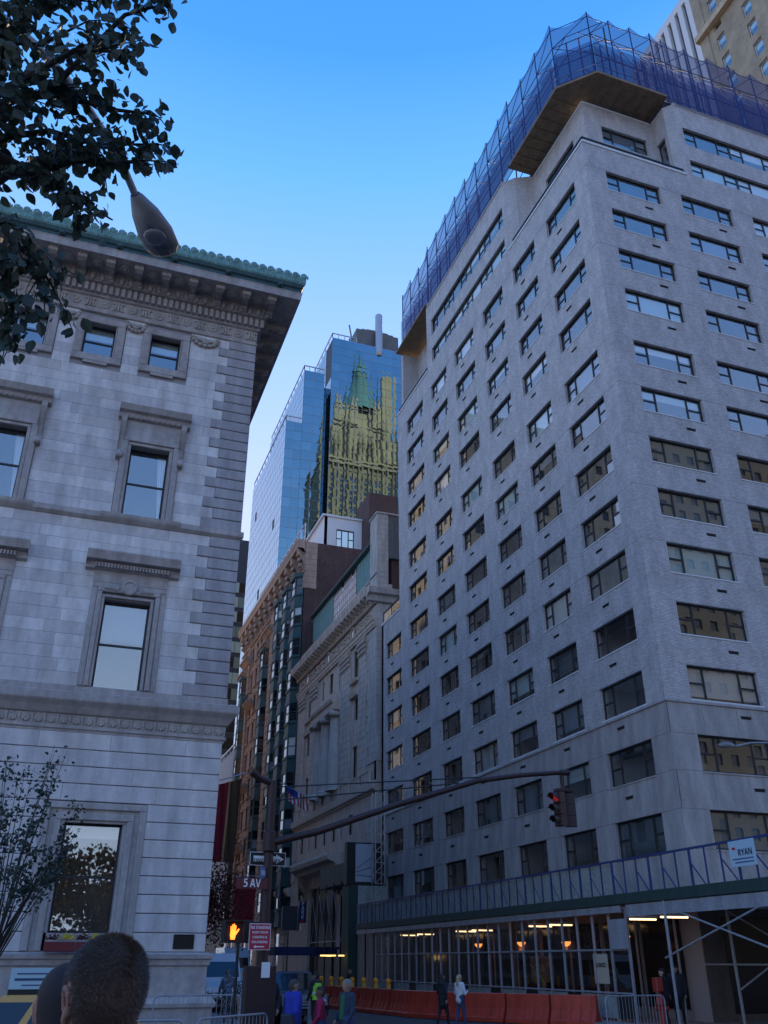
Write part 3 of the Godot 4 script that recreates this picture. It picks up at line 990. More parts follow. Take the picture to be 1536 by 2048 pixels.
	var prof := [[0.0, 11.78], [0.06, 11.8], [0.06, 11.9], [0.0, 11.96]]
	band.extr(fl, prof, -65.4, -30, 0, 1)
	band.extr(fr, prof, 23.27, 46.5, 1, 0)
	part(A, "band_course", band, M.panel)
	# thin open joints over every second lintel
	var jt := MB.new()
	for r in ROWS:
		if r[1] > 13:
			jt.fbox(fl, -61.2, -30.0, r[1] + 0.02, r[1] + 0.035, -0.02, 0.003)
			jt.fbox(fr, 23.27, 46.5, r[1] + 0.02, r[1] + 0.035, -0.02, 0.003)
	part(A, "expansion_joints", jt, mat(0.14, 0.14, 0.15, 0.9))
	var shade_sheet := MB.new()
	shade_sheet.fbox(fr, 23.3, 46.5, 0.1, 3.88, -0.03, 0.02)
	part(A, "ground_storey_shade", shade_sheet, stone(0.13, 0.115, 0.11, 0.2, 62))  # dark sheet added as painted shade under the shed deck
	# windows, sills and the slots of the heating units
	var slot := MB.new()
	slot.fbox(Fr.new(Vector3.ZERO, Vector3.RIGHT, Vector3.UP), -0.26, 0.26, -0.05, 0.05, -0.02, 0.012)
	slot.fbox(Fr.new(Vector3.ZERO, Vector3.RIGHT, Vector3.UP), -0.28, 0.28, 0.05, 0.075, -0.02, 0.03)
	var sm := slot.done()
	for side in 2:
		var f := fl if side == 0 else fr
		for h in (hl if side == 0 else hr):
			var ribbon: bool = h[1] - h[0] > 5
			if ribbon:
				var k := int(round((h[1] - h[0]) / 3.3))
				for i in k:
					var w: float = (h[1] - h[0]) / k
					window(A, f, h[0] + w * i, h[0] + w * (i + 1), h[2], h[3], [[0.26, [0.5, 0.5]], [0.48, [1.0]], [0.26, [0.5, 0.5]]], 0.07, 0.16, null, null, [0, 1, 4, -1][rng.randi() % 4], rng.randf_range(0.3, 1.0), 0.12)
				continue
			var high_up: bool = h[2] > 25
			var b := -1
			var roll := rng.randf()
			if roll < (0.6 if high_up else 0.5): b = [0, 1, 1, 4, 3][rng.randi() % 5] if high_up else [1, 3, 3, 4, 2][rng.randi() % 5]
			var n := window(A, f, h[0], h[1], h[2], h[3], TRIPLE, 0.075, 0.16, null, null, b, 1.0 if rng.randf() < 0.6 else rng.randf_range(0.25, 0.9), 0.3)
			var sl := MB.new()
			sl.fbox(Fr.new(Vector3.ZERO, Vector3.RIGHT, Vector3.UP), -0.04, h[1] - h[0] + 0.04, -0.07, 0.0, -0.14, 0.03, 0.008)
			same(n, "sill", sl.done(), M.coping if h[2] > 11.9 else M.panel, Transform3D())
			if h[2] > 7.0:
				same(A, "vent", sm, M.vent, Transform3D(Basis(f.u, f.v, f.n), f.p(lerpf(h[0], h[1], 0.72 if side else 0.4), h[2] - 0.62, 0.002) - origin(A)))
	window(A, FZ(-31.9), 26.4, 29.85, 48.8, 50.3, TRIPLE, 0.075, 0.16, null, null, 4, 0.6)
	window(A, FX(25.17), -37.0, -33.4, 48.2, 50.2, TRIPLE, 0.075, 0.16)
	window(A, FX(30.35), -31.6, -30.8, 47.0, 49.6, PLAIN, 0.07, 0.16)
	window(A, FX(25.17), -57.2, -55.6, 47.2, 49.2, SASH, 0.07, 0.16)
	# copings and the low rails on the terraces
	var cp := MB.new()
	var cprof := [[-0.3, 45.42], [0.05, 45.42], [0.06, 45.56], [-0.3, 45.56]]
	cp.extr(fl, cprof, -39.5, -30, 0, 1)
	cp.extr(fr, cprof, 23.27, 30.7, 1, 0)
	part(A, "coping", cp, M.coping)
	cp = MB.new()
	cp.extr(fl, cprof, -61.2, -54.2)
	part(A, "coping", cp, M.coping)
	for s in [[FX(23.27), -53.9, -39.6], [FZ(-30), 30.85, 46.5], [FZ(-31.9), 25.17, 30.35], [FX(25.17), -38.4, -31.9]]:
		cp = MB.new()
		cp.extr(s[0], [[-0.3, 51.98], [0.04, 51.98], [0.05, 52.12], [-0.3, 52.12]] if s[0].o.x != 25.17 and s[0].o.z != -31.9 else [[-0.3, 52.08], [0.04, 52.08], [0.05, 52.2], [-0.3, 52.2]], s[1], s[2])
		part(A, "coping", cp, M.coping)
	cp = MB.new()
	cp.extr(FX(23.27), [[-0.3, 27.0], [0.05, 27.0], [0.06, 27.14], [-0.3, 27.14]], -65.4, -61.2)
	part(A, "coping", cp, M.coping)
	for s in [[Vector3(23.35, 45.95, -39.0), Vector3(23.35, 45.95, -30.1)], [Vector3(23.35, 45.95, -30.1), Vector3(30.6, 45.95, -30.1)], [Vector3(23.35, 45.95, -61), Vector3(23.35, 45.95, -54.4)], [Vector3(23.35, 28.1, -65.2), Vector3(23.35, 28.1, -61.3)]]:
		var rail := MB.new()
		rail.bar(s[0], s[1], 0.09)
		var k := int(s[0].distance_to(s[1]) / 1.4)
		var foot: float = 45.5 if s[0].y > 40 else 27.1
		for i in k + 1:
			var p: Vector3 = s[0].lerp(s[1], float(i) / k)
			rail.bar(Vector3(p.x, foot, p.z), p, 0.05)
		part(A, "railing", rail, M.frame)
	var pan := MB.new()
	pan.box(Vector3(23.36, 27.15, -65.2), Vector3(23.38, 28.0, -61.4))
	part(A, "glass_balustrade", pan, M.glass)
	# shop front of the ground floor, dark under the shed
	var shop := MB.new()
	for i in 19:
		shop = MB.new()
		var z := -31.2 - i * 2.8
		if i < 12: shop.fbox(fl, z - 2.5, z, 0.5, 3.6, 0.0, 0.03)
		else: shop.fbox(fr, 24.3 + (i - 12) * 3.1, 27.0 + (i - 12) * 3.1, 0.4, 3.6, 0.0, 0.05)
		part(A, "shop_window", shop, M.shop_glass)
	# roof housing behind the scaffold nets
	var bulk := MB.new()
	bulk.poly([Vector2(46, -32), Vector2(32, -32), Vector2(27.5, -33.5), Vector2(26.5, -40), Vector2(26, -53), Vector2(27, -60), Vector2(46, -60)], 52, 55.3)
	part(A, "roof_housing", bulk, M.dark_brick)

func roof_scaffold():
	var S := thing("roof_scaffold", "tubular scaffold wrapped in blue netting on the apartment tower roof", "scaffold", Vector3(28, 52.2, -40))
	# outer standards along the roof edge, with the height of the foot
	var runs := [[Vector3(46, 52.15, -30.0), Vector3(31.0, 52.15, -30.0), 8], [Vector3(30.3, 52.75, -30.2), Vector3(25.3, 52.75, -30.2), 3], [Vector3(25.3, 52.75, -30.2), Vector3(23.5, 52.75, -32.0), 1], [Vector3(23.5, 52.75, -32.0), Vector3(23.5, 52.75, -38.4), 3], [Vector3(23.5, 52.75, -38.4), Vector3(23.3, 52.15, -39.6), 1], [Vector3(31.0, 52.15, -30.0), Vector3(30.3, 52.75, -30.2), 1], [Vector3(23.3, 52.15, -39.6), Vector3(23.3, 52.15, -53.6), 7], [Vector3(23.3, 52.15, -53.6), Vector3(23.7, 52.7, -54.6), 1], [Vector3(23.7, 52.7, -54.6), Vector3(23.7, 52.7, -60.8), 3]]
	var deck := MB.new()
	deck.poly([Vector2(30.5, -29.95), Vector2(25.2, -29.95), Vector2(23.3, -31.9), Vector2(23.3, -38.7), Vector2(25.4, -38.7), Vector2(25.4, -32.1), Vector2(30.5, -32.1)], 52.5, 52.7)
	part(S, "deck", deck, M.plywood)
	deck = MB.new()
	deck.poly([Vector2(23.2, -54.3), Vector2(23.2, -61.4), Vector2(25.6, -61.4), Vector2(25.6, -54.3)], 52.4, 52.6)
	part(S, "deck", deck, M.plywood)
	var joist := MB.new()
	for i in 8: joist.bar(Vector3(23.4, 52.45, -32.6 - 0.8 * i), Vector3(25.3, 52.45, -32.6 - 0.8 * i), 0.09)
	for i in 6: joist.bar(Vector3(25.8 + 0.85 * i, 52.45, -30.1), Vector3(25.8 + 0.85 * i, 52.45, -32.0), 0.09)
	part(S, "joists", joist, M.plywood)
	var post := MB.new()
	post.tube([Vector3.ZERO, Vector3(0, 6.3, 0)], [0.04], 6)
	var pm := post.done()
	var orange := MB.new()
	orange.tube([Vector3.ZERO, Vector3(0, 5.2, 0)], [0.05], 6)
	var om := orange.done()
	var orange_m := mat(0.6, 0.12, 0.04, 0.6)
	var tops := []
	for r in runs:
		var k: int = r[2]
		var inward: Vector3 = Vector3(0, 0, -1.2) if absf(r[1].x - r[0].x) > absf(r[1].z - r[0].z) else Vector3(1.2, 0, 0)
		for i in k + 1:
			var p: Vector3 = r[0].lerp(r[1], float(i) / k)
			var h := rng.randf_range(0.98, 1.04)
			same(S, "standard", pm, M.black, Transform3D(Basis.from_scale(Vector3(1, h, 1)), p - S.position))
			same(S, "inner_standard", om, orange_m if i % 2 else M.black, Transform3D(Basis(), p + inward - S.position))
			if i == k: continue
			var q: Vector3 = r[0].lerp(r[1], float(i + 1) / k)
			var b := MB.new()
			for y in [0.3, 2.0, 4.0, 5.8]:
				b.tube([p + Vector3(0, y, 0), q + Vector3(0, y, 0)], [0.028], 5)
				b.tube([p + inward + Vector3(0, y, 0), q + inward + Vector3(0, y, 0)], [0.028], 5)
			b.tube([p + Vector3(0, 2.0, 0), q + Vector3(0, 4.0, 0)], [0.025], 5)
			b.tube([q + Vector3(0, 4.0, 0), p + Vector3(0, 5.9, 0)], [0.025], 5)
			b.tube([p + Vector3(0, 4.0, 0), p + inward + Vector3(0, 5.8, 0)], [0.025], 5)
			part(S, "braces", b, M.black)
			# the net hangs from post to post, sagging between them
			var n := MB.new()
			var sides := 8
			var out := (q - p).cross(Vector3.UP).normalized() * 0.06
			if out.dot(inward) > 0: out = -out
			for a in sides:
				for l in 6:
					var e := []
					for c in [[a, l], [a + 1, l], [a + 1, l + 1], [a, l + 1]]:
						var t: float = float(c[0]) / sides
						var sag := 0.75 * sin(PI * t)
						var y: float = lerpf(-0.1, 6.25 * h - sag, float(c[1]) / 6)
						e.append(p.lerp(q, t) + Vector3(0, y, 0) + out * (1.0 + 2.0 * sin(PI * t) * sin(y * 1.3)))
					n.quad(e[0], e[1], e[2], e[3])
			part(S, "net", n, M.net)
			var n2 := MB.new()   # the lower lift is wrapped twice
			n2.quad(p + out * 3 + Vector3(0, -0.2, 0), q + out * 3 + Vector3(0, -0.2, 0), q + out * 3 + Vector3(0, 3.0, 0), p + out * 3 + Vector3(0, 3.0, 0))
			part(S, "net", n2, M.net)
			var n3 := MB.new()
			n3.quad(p - out * 4 + Vector3(0, -0.2, 0), q - out * 4 + Vector3(0, -0.2, 0), q - out * 4 + Vector3(0, 3.4, 0), p - out * 4 + Vector3(0, 2.8, 0))
			part(S, "net", n3, M.net)
	var rail := MB.new()
	rail.tube([Vector3(30.4, 53.4, -30.05), Vector3(25.2, 53.4, -30.05), Vector3(23.4, 53.4, -31.9), Vector3(23.4, 53.4, -38.5)], [0.03], 6)
	part(S, "guard_rail", rail, M.steel)

# ---------- the limestone club next door, u = z on its street face
func limestone_club():
	var L := thing("limestone_club", "ornate limestone club with columns, heavy cornice and green copper attic", "building", Vector3(25, 0, -79))
	var f := FX(23.27)
	var holes := []
	for w in [[-72.9, -71.6], [-77.45, -76.85], [-80.65, -79.4], [-83.2, -82.6], [-88.4, -87.3]]: holes.append([w[0], w[1], 24.35, 27.05])
	holes.append([-72.6, -71.6, 20.7, 22.6]); holes.append([-88.3, -87.3, 20.7, 22.6])
	holes.append([-72.9, -71.6, 14.9, 18.5]); holes.append([-88.4, -87.2, 14.9, 18.5])
	for w in [[-73.8, -72.6], [-76.05, -75.6], [-78.6, -77.65], [-81.5, -80.6], [-84.4, -83.5], [-86.4, -86.05], [-89.4, -88.4]]: holes.append([w[0], w[1], 11.42, 13.0])
	holes.append([-89.6, -87.9, 4.6, 8.7]); holes.append([-85.5, -76.5, 0.2, 8.0])
	var body := MB.new()
	body.wall(f, -92.5, -66.7, 0, 31.5, holes + [[-84.5, -76.5, 15.75, 22.75]], 0.0)
	for h in holes: body.reveal(f, h[0], h[1], h[2], h[3], 0.0, -0.3)
	# the loggia behind the columns
	var log := []
	for w in [[-78.6, -77.2], [-81.4, -79.8], [-83.9, -82.6]]:
		log.append([w[0], w[1], 16.0, 18.7]); log.append([w[0], w[1], 19.5, 22.2])
	body.reveal(f, -84.5, -76.5, 15.75, 22.75, 0.0, -1.5)
	body.wall(FX(24.77), -84.5, -76.5, 15.75, 22.75, log, 0.3)
	body.fbox(FZ(-66.7), 23.27, 24.7, 0, 31.5, -0.5, 0.0)
	part(L, "wall", body, M.lime)
	var side := MB.new()
	side.fbox(FZ(-66.9), 24.7, 45, 0, 37.6, -0.5, 0.0)
	side.fbox(FZn(-92.4), -45, -23.8, 0, 36, -0.5, 0.0)
	side.box(Vector3(24, 31, -92), Vector3(45, 31.4, -67))
	part(L, "party_wall", side, M.dark_brick)
	for h in holes:
		if h[2] > 1.0: window(L, f, h[0], h[1], h[2], h[3], SASH, 0.06, 0.12, null, M.old_glass, -1, 1.0, 0.3, false)
	for h in log: window(L, FX(24.77), h[0], h[1], h[2], h[3], SASH, 0.06, 0.12, null, M.old_glass, -1, 1.0, 0.3, false)
	var door := MB.new()
	door.fbox(f, -85.5, -76.5, 0.2, 8.0, -0.52, -0.42)
	part(L, "entrance", door, M.black)
	# quoins at the near corner, returning round it
	for j in 34:
		var y0 := 9.0 + 0.66 * j
		var q := MB.new()
		if y0 > 29.2 or (y0 > 13.2 and y0 < 15.7): continue
		var w := 2.35 if j % 2 else 2.0
		q.box(Vector3(23.2, y0 + 0.012, -66.68 - w), Vector3(24.4 if j % 2 else 24.75, y0 + 0.648, -66.62))
		part(L, "quoin", q, M.lime2)
		var r := MB.new()
		r.box(Vector3(23.2, y0 + 0.012, -92.45), Vector3(24.2, y0 + 0.648, -92.45 + w * 0.7))
		part(L, "quoin", r, M.lime2)
	# pilasters with leafy capitals, in courses of stone
	for s in [[-71.2, -69.2], [-76.6, -73.7], [-87.0, -83.9 - 0.6], [-91.6, -89.2]]:
		for j in 17:
			var y0 := 15.7 + 0.6 * j
			var c := MB.new()
			c.fbox(f, s[0], s[1], y0 + 0.008, y0 + 0.592, 0.0, 0.13, 0.015, false)
			part(L, "pilaster_course", c, M.lime2 if j % 3 else M.lime)
		var cap := MB.new()
		cap.extr(f, [[0.0, 25.8], [0.16, 25.84], [0.16, 25.96], [0.12, 26.0], [0.2, 26.9], [0.34, 27.3], [0.36, 27.48], [0.0, 27.5]], s[0] - 0.08, s[1] + 0.08)
		for k in 9:
			for l in 3: cap.ball(Vector3(23.27 - 0.2 - 0.05 * l, 26.15 + 0.4 * l, lerpf(s[0], s[1], (k + 0.5 * (l % 2)) / 8.5)), Vector3(0.12, 0.2, 0.11), 6, 4)
		part(L, "capital", cap, M.lime_carved)
	# three engaged columns over the entrance
	for z in [-77.65, -80.7, -83.2]:
		var c := MB.new()
		c.lathe(Vector3(23.25, 0, z), [[0.95, 15.6], [0.95, 15.75], [0.82, 15.85], [0.86, 15.95], [0.76, 16.1], [0.76, 18.0], [0.66, 22.1], [0.74, 22.2], [0.66, 22.3], [0.7, 22.4]], 16)
		c.box(Vector3(22.2, 22.45, z - 0.85), Vector3(23.3, 22.75, z + 0.85))
		for k in [-0.75, 0.75]: c.tube([Vector3(22.25, 22.4, z + k), Vector3(23.2, 22.4, z + k)], [0.22], 10)
		part(L, "column", c, M.lime2)
	for s in [["entablature", M.lime, [[0.0, 22.75], [0.75, 22.76], [0.78, 23.0], [0.78, 23.35], [0.95, 23.45], [1.05, 23.7], [0.9, 23.76], [0.9, 24.2], [0.1, 24.32]], -84.2, -76.6], ["window_ledge", M.lime, [[0.0, 24.0], [0.3, 24.05], [0.36, 24.28], [0.0, 24.34]], -73.3, -71.2], ["window_ledge", M.lime, [[0.0, 24.0], [0.3, 24.05], [0.36, 24.28], [0.0, 24.34]], -88.9, -86.8], ["window_ledge", M.lime, [[0.0, 22.7], [0.3, 22.75], [0.4, 23.1], [0.0, 23.2]], -73.3, -71.2], ["window_ledge", M.lime, [[0.0, 22.7], [0.3, 22.75], [0.4, 23.1], [0.0, 23.2]], -88.9, -86.8], ["base_cornice", M.lime, [[0.0, 13.88], [0.1, 13.92], [0.12, 14.05], [0.3, 14.15], [0.32, 14.7], [0.28, 14.76], [0.0, 14.8]], -92.5, -66.7], ["architrave", M.lime, [[0.0, 27.48], [0.2, 27.5], [0.22, 27.7], [0.28, 27.72], [0.3, 28.0], [0.4, 28.1], [0.4, 28.2], [0.1, 28.24]], -92.5, -66.7], ["cornice", M.lime, [[0.1, 29.5], [0.3, 29.56], [0.34, 29.7], [0.4, 29.75], [0.45, 30.2], [1.0, 30.25], [1.05, 30.5], [1.12, 30.8], [1.1, 30.9], [0.0, 31.0]], -92.7, -66.6], ["parapet", M.lime, [[-0.1, 31.0], [-0.1, 32.3], [0.02, 32.35], [0.02, 32.5], [-0.5, 32.52], [-0.5, 31.0]], -92.5, -66.7]]:
		var m := MB.new()
		m.extr(f, s[2], s[3], s[4])
		part(L, s[0], m, s[1])
	var ret := MB.new()   # the cornice turns the near corner
	ret.extr(FZ(-66.7), [[0.0, 29.6], [0.3, 29.7], [0.35, 30.2], [0.7, 30.3], [0.8, 30.8], [0.0, 31.0]], 22.3, 26.5)
	part(L, "cornice", ret, M.lime2)
	for k in 27:   # brackets under the cornice
		var b := MB.new()
		var z := -92.2 + k * 0.97
		b.extr(f, [[0.4, 29.78], [0.6, 29.85], [0.95, 30.1], [0.98, 30.24], [0.4, 30.25]], z, z + 0.4)
		part(L, "bracket", b, M.lime_carved)
	# carved frieze with three oval windows
	var fz := MB.new()
	for k in 130:
		var z := -92.2 + k * 0.19
		if absf(fposmod(z + 73.0 + 3.9, 7.8) - 3.9) < 0.75: continue
		fz.ball(Vector3(23.2, 28.85 + 0.32 * sin(k * 1.9), z), Vector3(0.14, 0.2 + 0.1 * sin(k * 0.7), 0.12), 6, 4)
		fz.ball(Vector3(23.22, 28.85 - 0.4 * sin(k * 1.3), z), Vector3(0.1, 0.12, 0.1), 5, 4)
	var fo := part(L, "carved_frieze", fz, M.lime_carved)
	fo.set_meta("kind", "stuff")
	for z in [-73.0, -80.8, -88.6]:
		var ring := MB.new()
		var pts := []
		for k in 17: pts.append(Vector3(23.15, 29.0 - 0.05 + 0.56 * sin(TAU * k / 16) - 0.1, z + 0.48 * cos(TAU * k / 16)))
		ring.tube(pts, [0.1], 6, false)
		var o := part(L, "oval_window", ring, M.lime_carved)
		var gl := MB.new()
		for k in 16: gl.tri(Vector3(23.12, 28.85, z), pts[k + 1] + Vector3(-0.02, 0, 0), pts[k] + Vector3(-0.02, 0, 0))
		part(o, "pane", gl, M.black_glass)
	# balustrade over the base
	for z in range(0, 9):
		var p := MB.new()
		var a := -91.8 + z * 2.75
		p.fbox(f, a, a + 1.9, 14.82, 15.6, 0.02, 0.24, 0.02)
		p.fbox(f, a - 0.05, a + 1.95, 15.6, 15.72, 0.0, 0.28, 0.02)
		part(L, "balustrade_panel", p, M.lime)
	# copper attic set back on the roof, boards and a leaded window band
	var att := MB.new()
	att.box(Vector3(24.35, 31.2, -91.6), Vector3(40, 37.2, -69.0))
	part(L, "attic", att, M.copper_dark)
	for k in 34:
		var z := -91.6 + k * (22.6 / 34)
		if z > -84.2 and z < -76.2: continue
		var b := MB.new()
		b.fbox(FX(24.35), z + 0.02, z + 22.6 / 34 - 0.02, 31.3, 36.9, 0.0, 0.05, 0.015, false)
		part(L, "copper_board", b, M.copper)
	for i in 12:
		for j in 6:
			var b := MB.new()
			b.fbox(FX(24.35), -84.2 + i * 0.69 + 0.04, -84.2 + (i + 1) * 0.69 - 0.04, 31.6 + j * 0.88 + 0.04, 31.6 + (j + 1) * 0.88 - 0.04, 0.0, 0.02, 0.0, false)
			part(L, "leaded_pane", b, mat(0.25, 0.2, 0.19, 0.25) if (i * 7 + j * 3) % 5 else M.black_glass)
	var eave := MB.new()
	eave.extr(FX(24.35), [[0.0, 36.9], [0.3, 36.95], [0.45, 37.05], [0.45, 37.25], [0.0, 37.4]], -91.8, -68.8)
	part(L, "eave", eave, M.copper_dark)
	# stone end pier of the attic and its rendered flank
	for j in 14:
		var b := MB.new()
		b.box(Vector3(23.25, 31.0 + 0.52 * j + 0.01, -68.6 + (0.08 if j % 2 else 0.0)), Vector3(24.3, 31.0 + 0.52 * (j + 1) - 0.01, -66.6))
		part(L, "pier_block", b, M.lime2)
	var flank := MB.new()
	flank.fbox(FZ(-66.66), 24.3, 45, 34.0, 38.3, -0.4, 0.02)
	part(L, "rendered_flank", flank, M.grey_metal)
	var cap := MB.new()
	cap.box(Vector3(23.15, 38.28, -68.7), Vector3(45, 38.42, -66.5))
	part(L, "coping", cap, M.lime2)
	# tiled hood over the entrance on two brackets
	var hood := MB.new()
	hood.extr(f, [[0.0, 9.0], [0.7, 9.2], [0.75, 9.5], [1.3, 9.7], [1.35, 9.95], [0.0, 10.3]], -88.0, -75.2)
	part(L, "hood", hood, M.lime)
	for k in 16:
		var t := MB.new()
		t.lathe(Vector3(21.95, 10.02, -87.6 + k * 0.8), [[0.14, 0.0], [0.14, 0.1], [0.0, 0.26]], 8)
		part(L, "antefix", t, M.lime2)
	for z in [-87.4, -76.0]:
		var b := MB.new()
		b.extr(f, [[0.0, 7.0], [0.25, 7.1], [0.3, 7.5], [0.2, 7.7], [0.7, 8.5], [0.75, 9.1], [0.0, 9.2]], z, z + 0.6)
		part(L, "scroll_bracket", b, M.lime_carved)

# ---------- the red brick hotel with copper bays
func brick_hotel():
	var H := thing("brick_hotel", "tall reddish brick hotel with green copper bay windows and deep cornice", "building", Vector3(28, 0, -112))
	var f := FX(23.27)
	var cols := [[-111.7, -110.5], [-115.9, -114.7], [-118.2, -117.1], [-121.2, -120.1]]
	var holes := []
	for r in range(1, 11):
		var y := 43.0 - 3.75 * r
		for i in cols.size():
			if i == 0 and y < 37.5: continue
			holes.append([cols[i][0], cols[i][1], y + 0.6, y + 2.9])
	for k in 11: holes.append([-94.0 - k * 3.05 - 1.1, -94.0 - k * 3.05, 43.5, 45.2])
	var body := MB.new()
	body.wall(f, -128, -92.6, 5.0, 47.0, holes, 0.4)
	body.fbox(FXp(40), 92.6, 128, 0, 47, -0.4, 0)
	body.fbox(FZn(-128), -40, -23.27, 0, 47, -0.4, 0)
	part(H, "wall", body, M.red_brick)
	var side := MB.new()
	side.fbox(FZ(-92.6), 23.27, 40, 0, 47.0, -0.4, 0)
	side.box(Vector3(23.6, 46.4, -127.8), Vector3(40, 46.8, -93))
	part(H, "party_wall", side, M.dark_brick)
	for h in holes: window(H, f, h[0], h[1], h[2], h[3], SASH, 0.07, 0.14, null, M.old_glass, -1, 1.0, 0.4, false)
	for h in holes:
		if h[2] > 42: continue
		var s := MB.new()
		s.extr(f, [[0.0, h[2] - 0.28], [0.22, h[2] - 0.2], [0.24, h[2] - 0.04], [0.0, h[2]]], h[0] - 0.3, h[1] + 0.3)
		part(H, "window_sill", s, M.brown_stone)
		var t := MB.new()
		t.extr(f, [[0.0, h[3]], [0.12, h[3] + 0.05], [0.16, h[3] + 0.3], [0.0, h[3] + 0.34]], h[0] - 0.2, h[1] + 0.2)
		part(H, "lintel", t, M.brown_stone)
	# bays: [z0, z1, top, storeys]
	for b in [[-96.6, -92.9, 43.0, 10], [-101.1, -97.2, 43.0, 10], [-105.4, -101.6, 43.0, 10], [-112.6, -109.0, 39.0, 9], [-126.4, -123.2, 39.0, 9]]:
		var B := Node3D.new()
		B.name = "bay_window"
		H.add_child(B, true)
		var zc: float = (b[0] + b[1]) / 2
		var hw: float = (b[1] - b[0]) / 2 - 0.1
		var out := 0.8
		var P := [Vector2(23.27, zc + hw), Vector2(23.27 - out, zc + hw * 0.55), Vector2(23.27 - out, zc - hw * 0.55), Vector2(23.27, zc - hw)]
		for k in b[3]:
			var y: float = b[2] - 3.75 * (k + 1)
			var sp := MB.new()   # copper spandrel with ledges
			for l in [[-0.35, 0.12, 1.0], [0.12, 1.05, 0.94], [1.05, 1.22, 1.04]]:
				var Q := []
				for p in P: Q.append(Vector2(23.27 + (p.x - 23.27) * l[2], zc + (p.y - zc) * l[2]))
				sp.poly(Q, y + l[0], y + l[1])
			part(B, "spandrel", sp, M.copper_dark)
			for e in 3:
				var p: Vector2 = P[e]
				var q: Vector2 = P[e + 1]
				var fr := Fr.new(Vector3(q.x, 0, q.y), Vector3(p.x - q.x, 0, p.y - q.y).normalized(), Vector3.UP)
				if fr.n.x > 0: fr = Fr.new(Vector3(p.x, 0, p.y), Vector3(q.x - p.x, 0, q.y - p.y).normalized(), Vector3.UP)
				var w := p.distance_to(q)
				var fm := MB.new()
				fm.rim(fr, 0, w, y + 1.22, y + 3.42, 0.13, -0.12, 0.0)
				fm.fbox(fr, 0.1, w - 0.1, y + 2.28, y + 2.36, -0.12, -0.02)
				var fo := part(B, "bay_frame", fm, M.copper_dark)
				for l in 2:
					var g := MB.new()
					g.fbox(fr, 0.12, w - 0.12, y + 1.34 + l * 1.0, y + 2.28 + l * 1.02, -0.09 - 0.02 * l, -0.07 - 0.02 * l)
					part(fo, "pane", g, M.black_glass if rng.randf() < 0.88 else M.blind[2 if rng.randf() < 0.4 else 4])
		var cap := MB.new()
		var Q := []
		for p in P: Q.append(Vector2(23.27 + (p.x - 23.27) * 1.15, zc + (p.y - zc) * 1.08))
		cap.poly(Q, b[2] - 0.35, b[2] + 0.1)
		part(B, "bay_cap", cap, M.copper_dark)
	# rusticated brown pilasters in courses
	for s in [[-108.6, -105.9], [-122.8, -121.9]]:
		for j in 44:
			var c := MB.new()
			c.fbox(f, s[0], s[1], 5.0 + j * 0.86 + 0.02, 5.0 + (j + 1) * 0.86 - 0.02, 0.0, 0.3, 0.04, false)
			part(H, "pilaster_course", c, M.brown_stone)
	for z in [-107.4, -121.6]:   # stone balconies at the head of the lower bays
		for k in 2:
			var bl := MB.new()
			bl.extr(f, [[0.0, 38.6 + k * 1.6], [0.4, 38.8 + k * 1.6], [0.8, 39.3 + k * 1.6], [1.0, 39.4 + k * 1.6], [1.0, 39.7 + k * 1.6], [0.0, 39.8 + k * 1.6]], z - 5.6 + k * 1.5, z - 1.2 + k * 1.6)
			part(H, "balcony", bl, M.brown_stone)
	for y in [34.0, 22.75, 15.2]:   # iron balconies
		for z in [-119.8]:
			var bl := MB.new()
			bl.extr(f, [[0.0, y - 0.7], [0.3, y - 0.5], [0.8, y - 0.1], [0.95, y], [0.95, y + 0.12], [0.0, y + 0.15]], z - 1.8, z + 1.8)
			var bo := part(H, "balcony", bl, M.brown_stone)
			var ir := MB.new()
			for k in 13: ir.bar(Vector3(22.4, y + 0.1, z - 1.7 + k * 0.283), Vector3(22.4, y + 1.0, z - 1.7 + k * 0.283), 0.04)
			ir.bar(Vector3(22.4, y + 1.0, z - 1.75), Vector3(22.4, y + 1.0, z + 1.75), 0.06)
			ir.bar(Vector3(23.2, y + 1.0, z + 1.75), Vector3(22.4, y + 1.0, z + 1.75), 0.06)
			part(bo, "railing", ir, M.black)
	# band, brackets and cornice
	for s in [["band_course", M.brown_stone, [[0.0, 42.9], [0.25, 43.0], [0.28, 43.2], [0.0, 43.3]]], ["cornice", M.brown_stone, [[0.0, 45.3], [0.2, 45.4], [0.25, 46.0], [0.95, 46.1], [1.0, 46.5], [1.15, 46.9], [1.15, 47.1], [0.0, 47.2]]], ["base_cornice", M.lime, [[0.0, 7.8], [0.3, 7.9], [0.5, 8.3], [0.5, 8.6], [0.0, 8.7]]]]:
		var m := MB.new()
		m.extr(f, s[2], -128.3, -92.5)
		part(H, s[0], m, s[1])
	for k in 12:
		var b := MB.new()
		var z := -93.2 - k * 3.05
		b.extr(f, [[0.0, 43.4], [0.3, 43.6], [0.35, 44.6], [0.8, 45.4], [0.9, 46.1], [0.0, 46.15]], z - 0.35, z + 0.35)
		for l in 3: b.ball(Vector3(22.8 - 0.12 * l, 44.0 + 0.7 * l, z), Vector3(0.28, 0.32, 0.45), 7, 5)
		part(H, "bracket", b, M.brown_stone)
	# stone base with arched recesses
	var base := MB.new()
	base.fbox(f, -128, -92.6, 0, 5.0, -0.4, 0.0)
	part(H, "stone_base", base, M.lime)
	for k in 8:
		for j in 9:
			var c := MB.new()
			c.fbox(f, -96.0 - k * 4.1, -93.9 - k * 4.1, 0.3 + j * 0.83, 0.3 + (j + 1) * 0.83 - 0.06, 0.0, 0.16, 0.03, false)
			part(H, "base_course", c, M.lime)
		var d := MB.new()
		d.fbox(f, -97.7 - k * 4.1, -96.3 - k * 4.1, 0.3, 4.6, 0.0, 0.02)
		part(H, "base_window", d, M.black_glass)
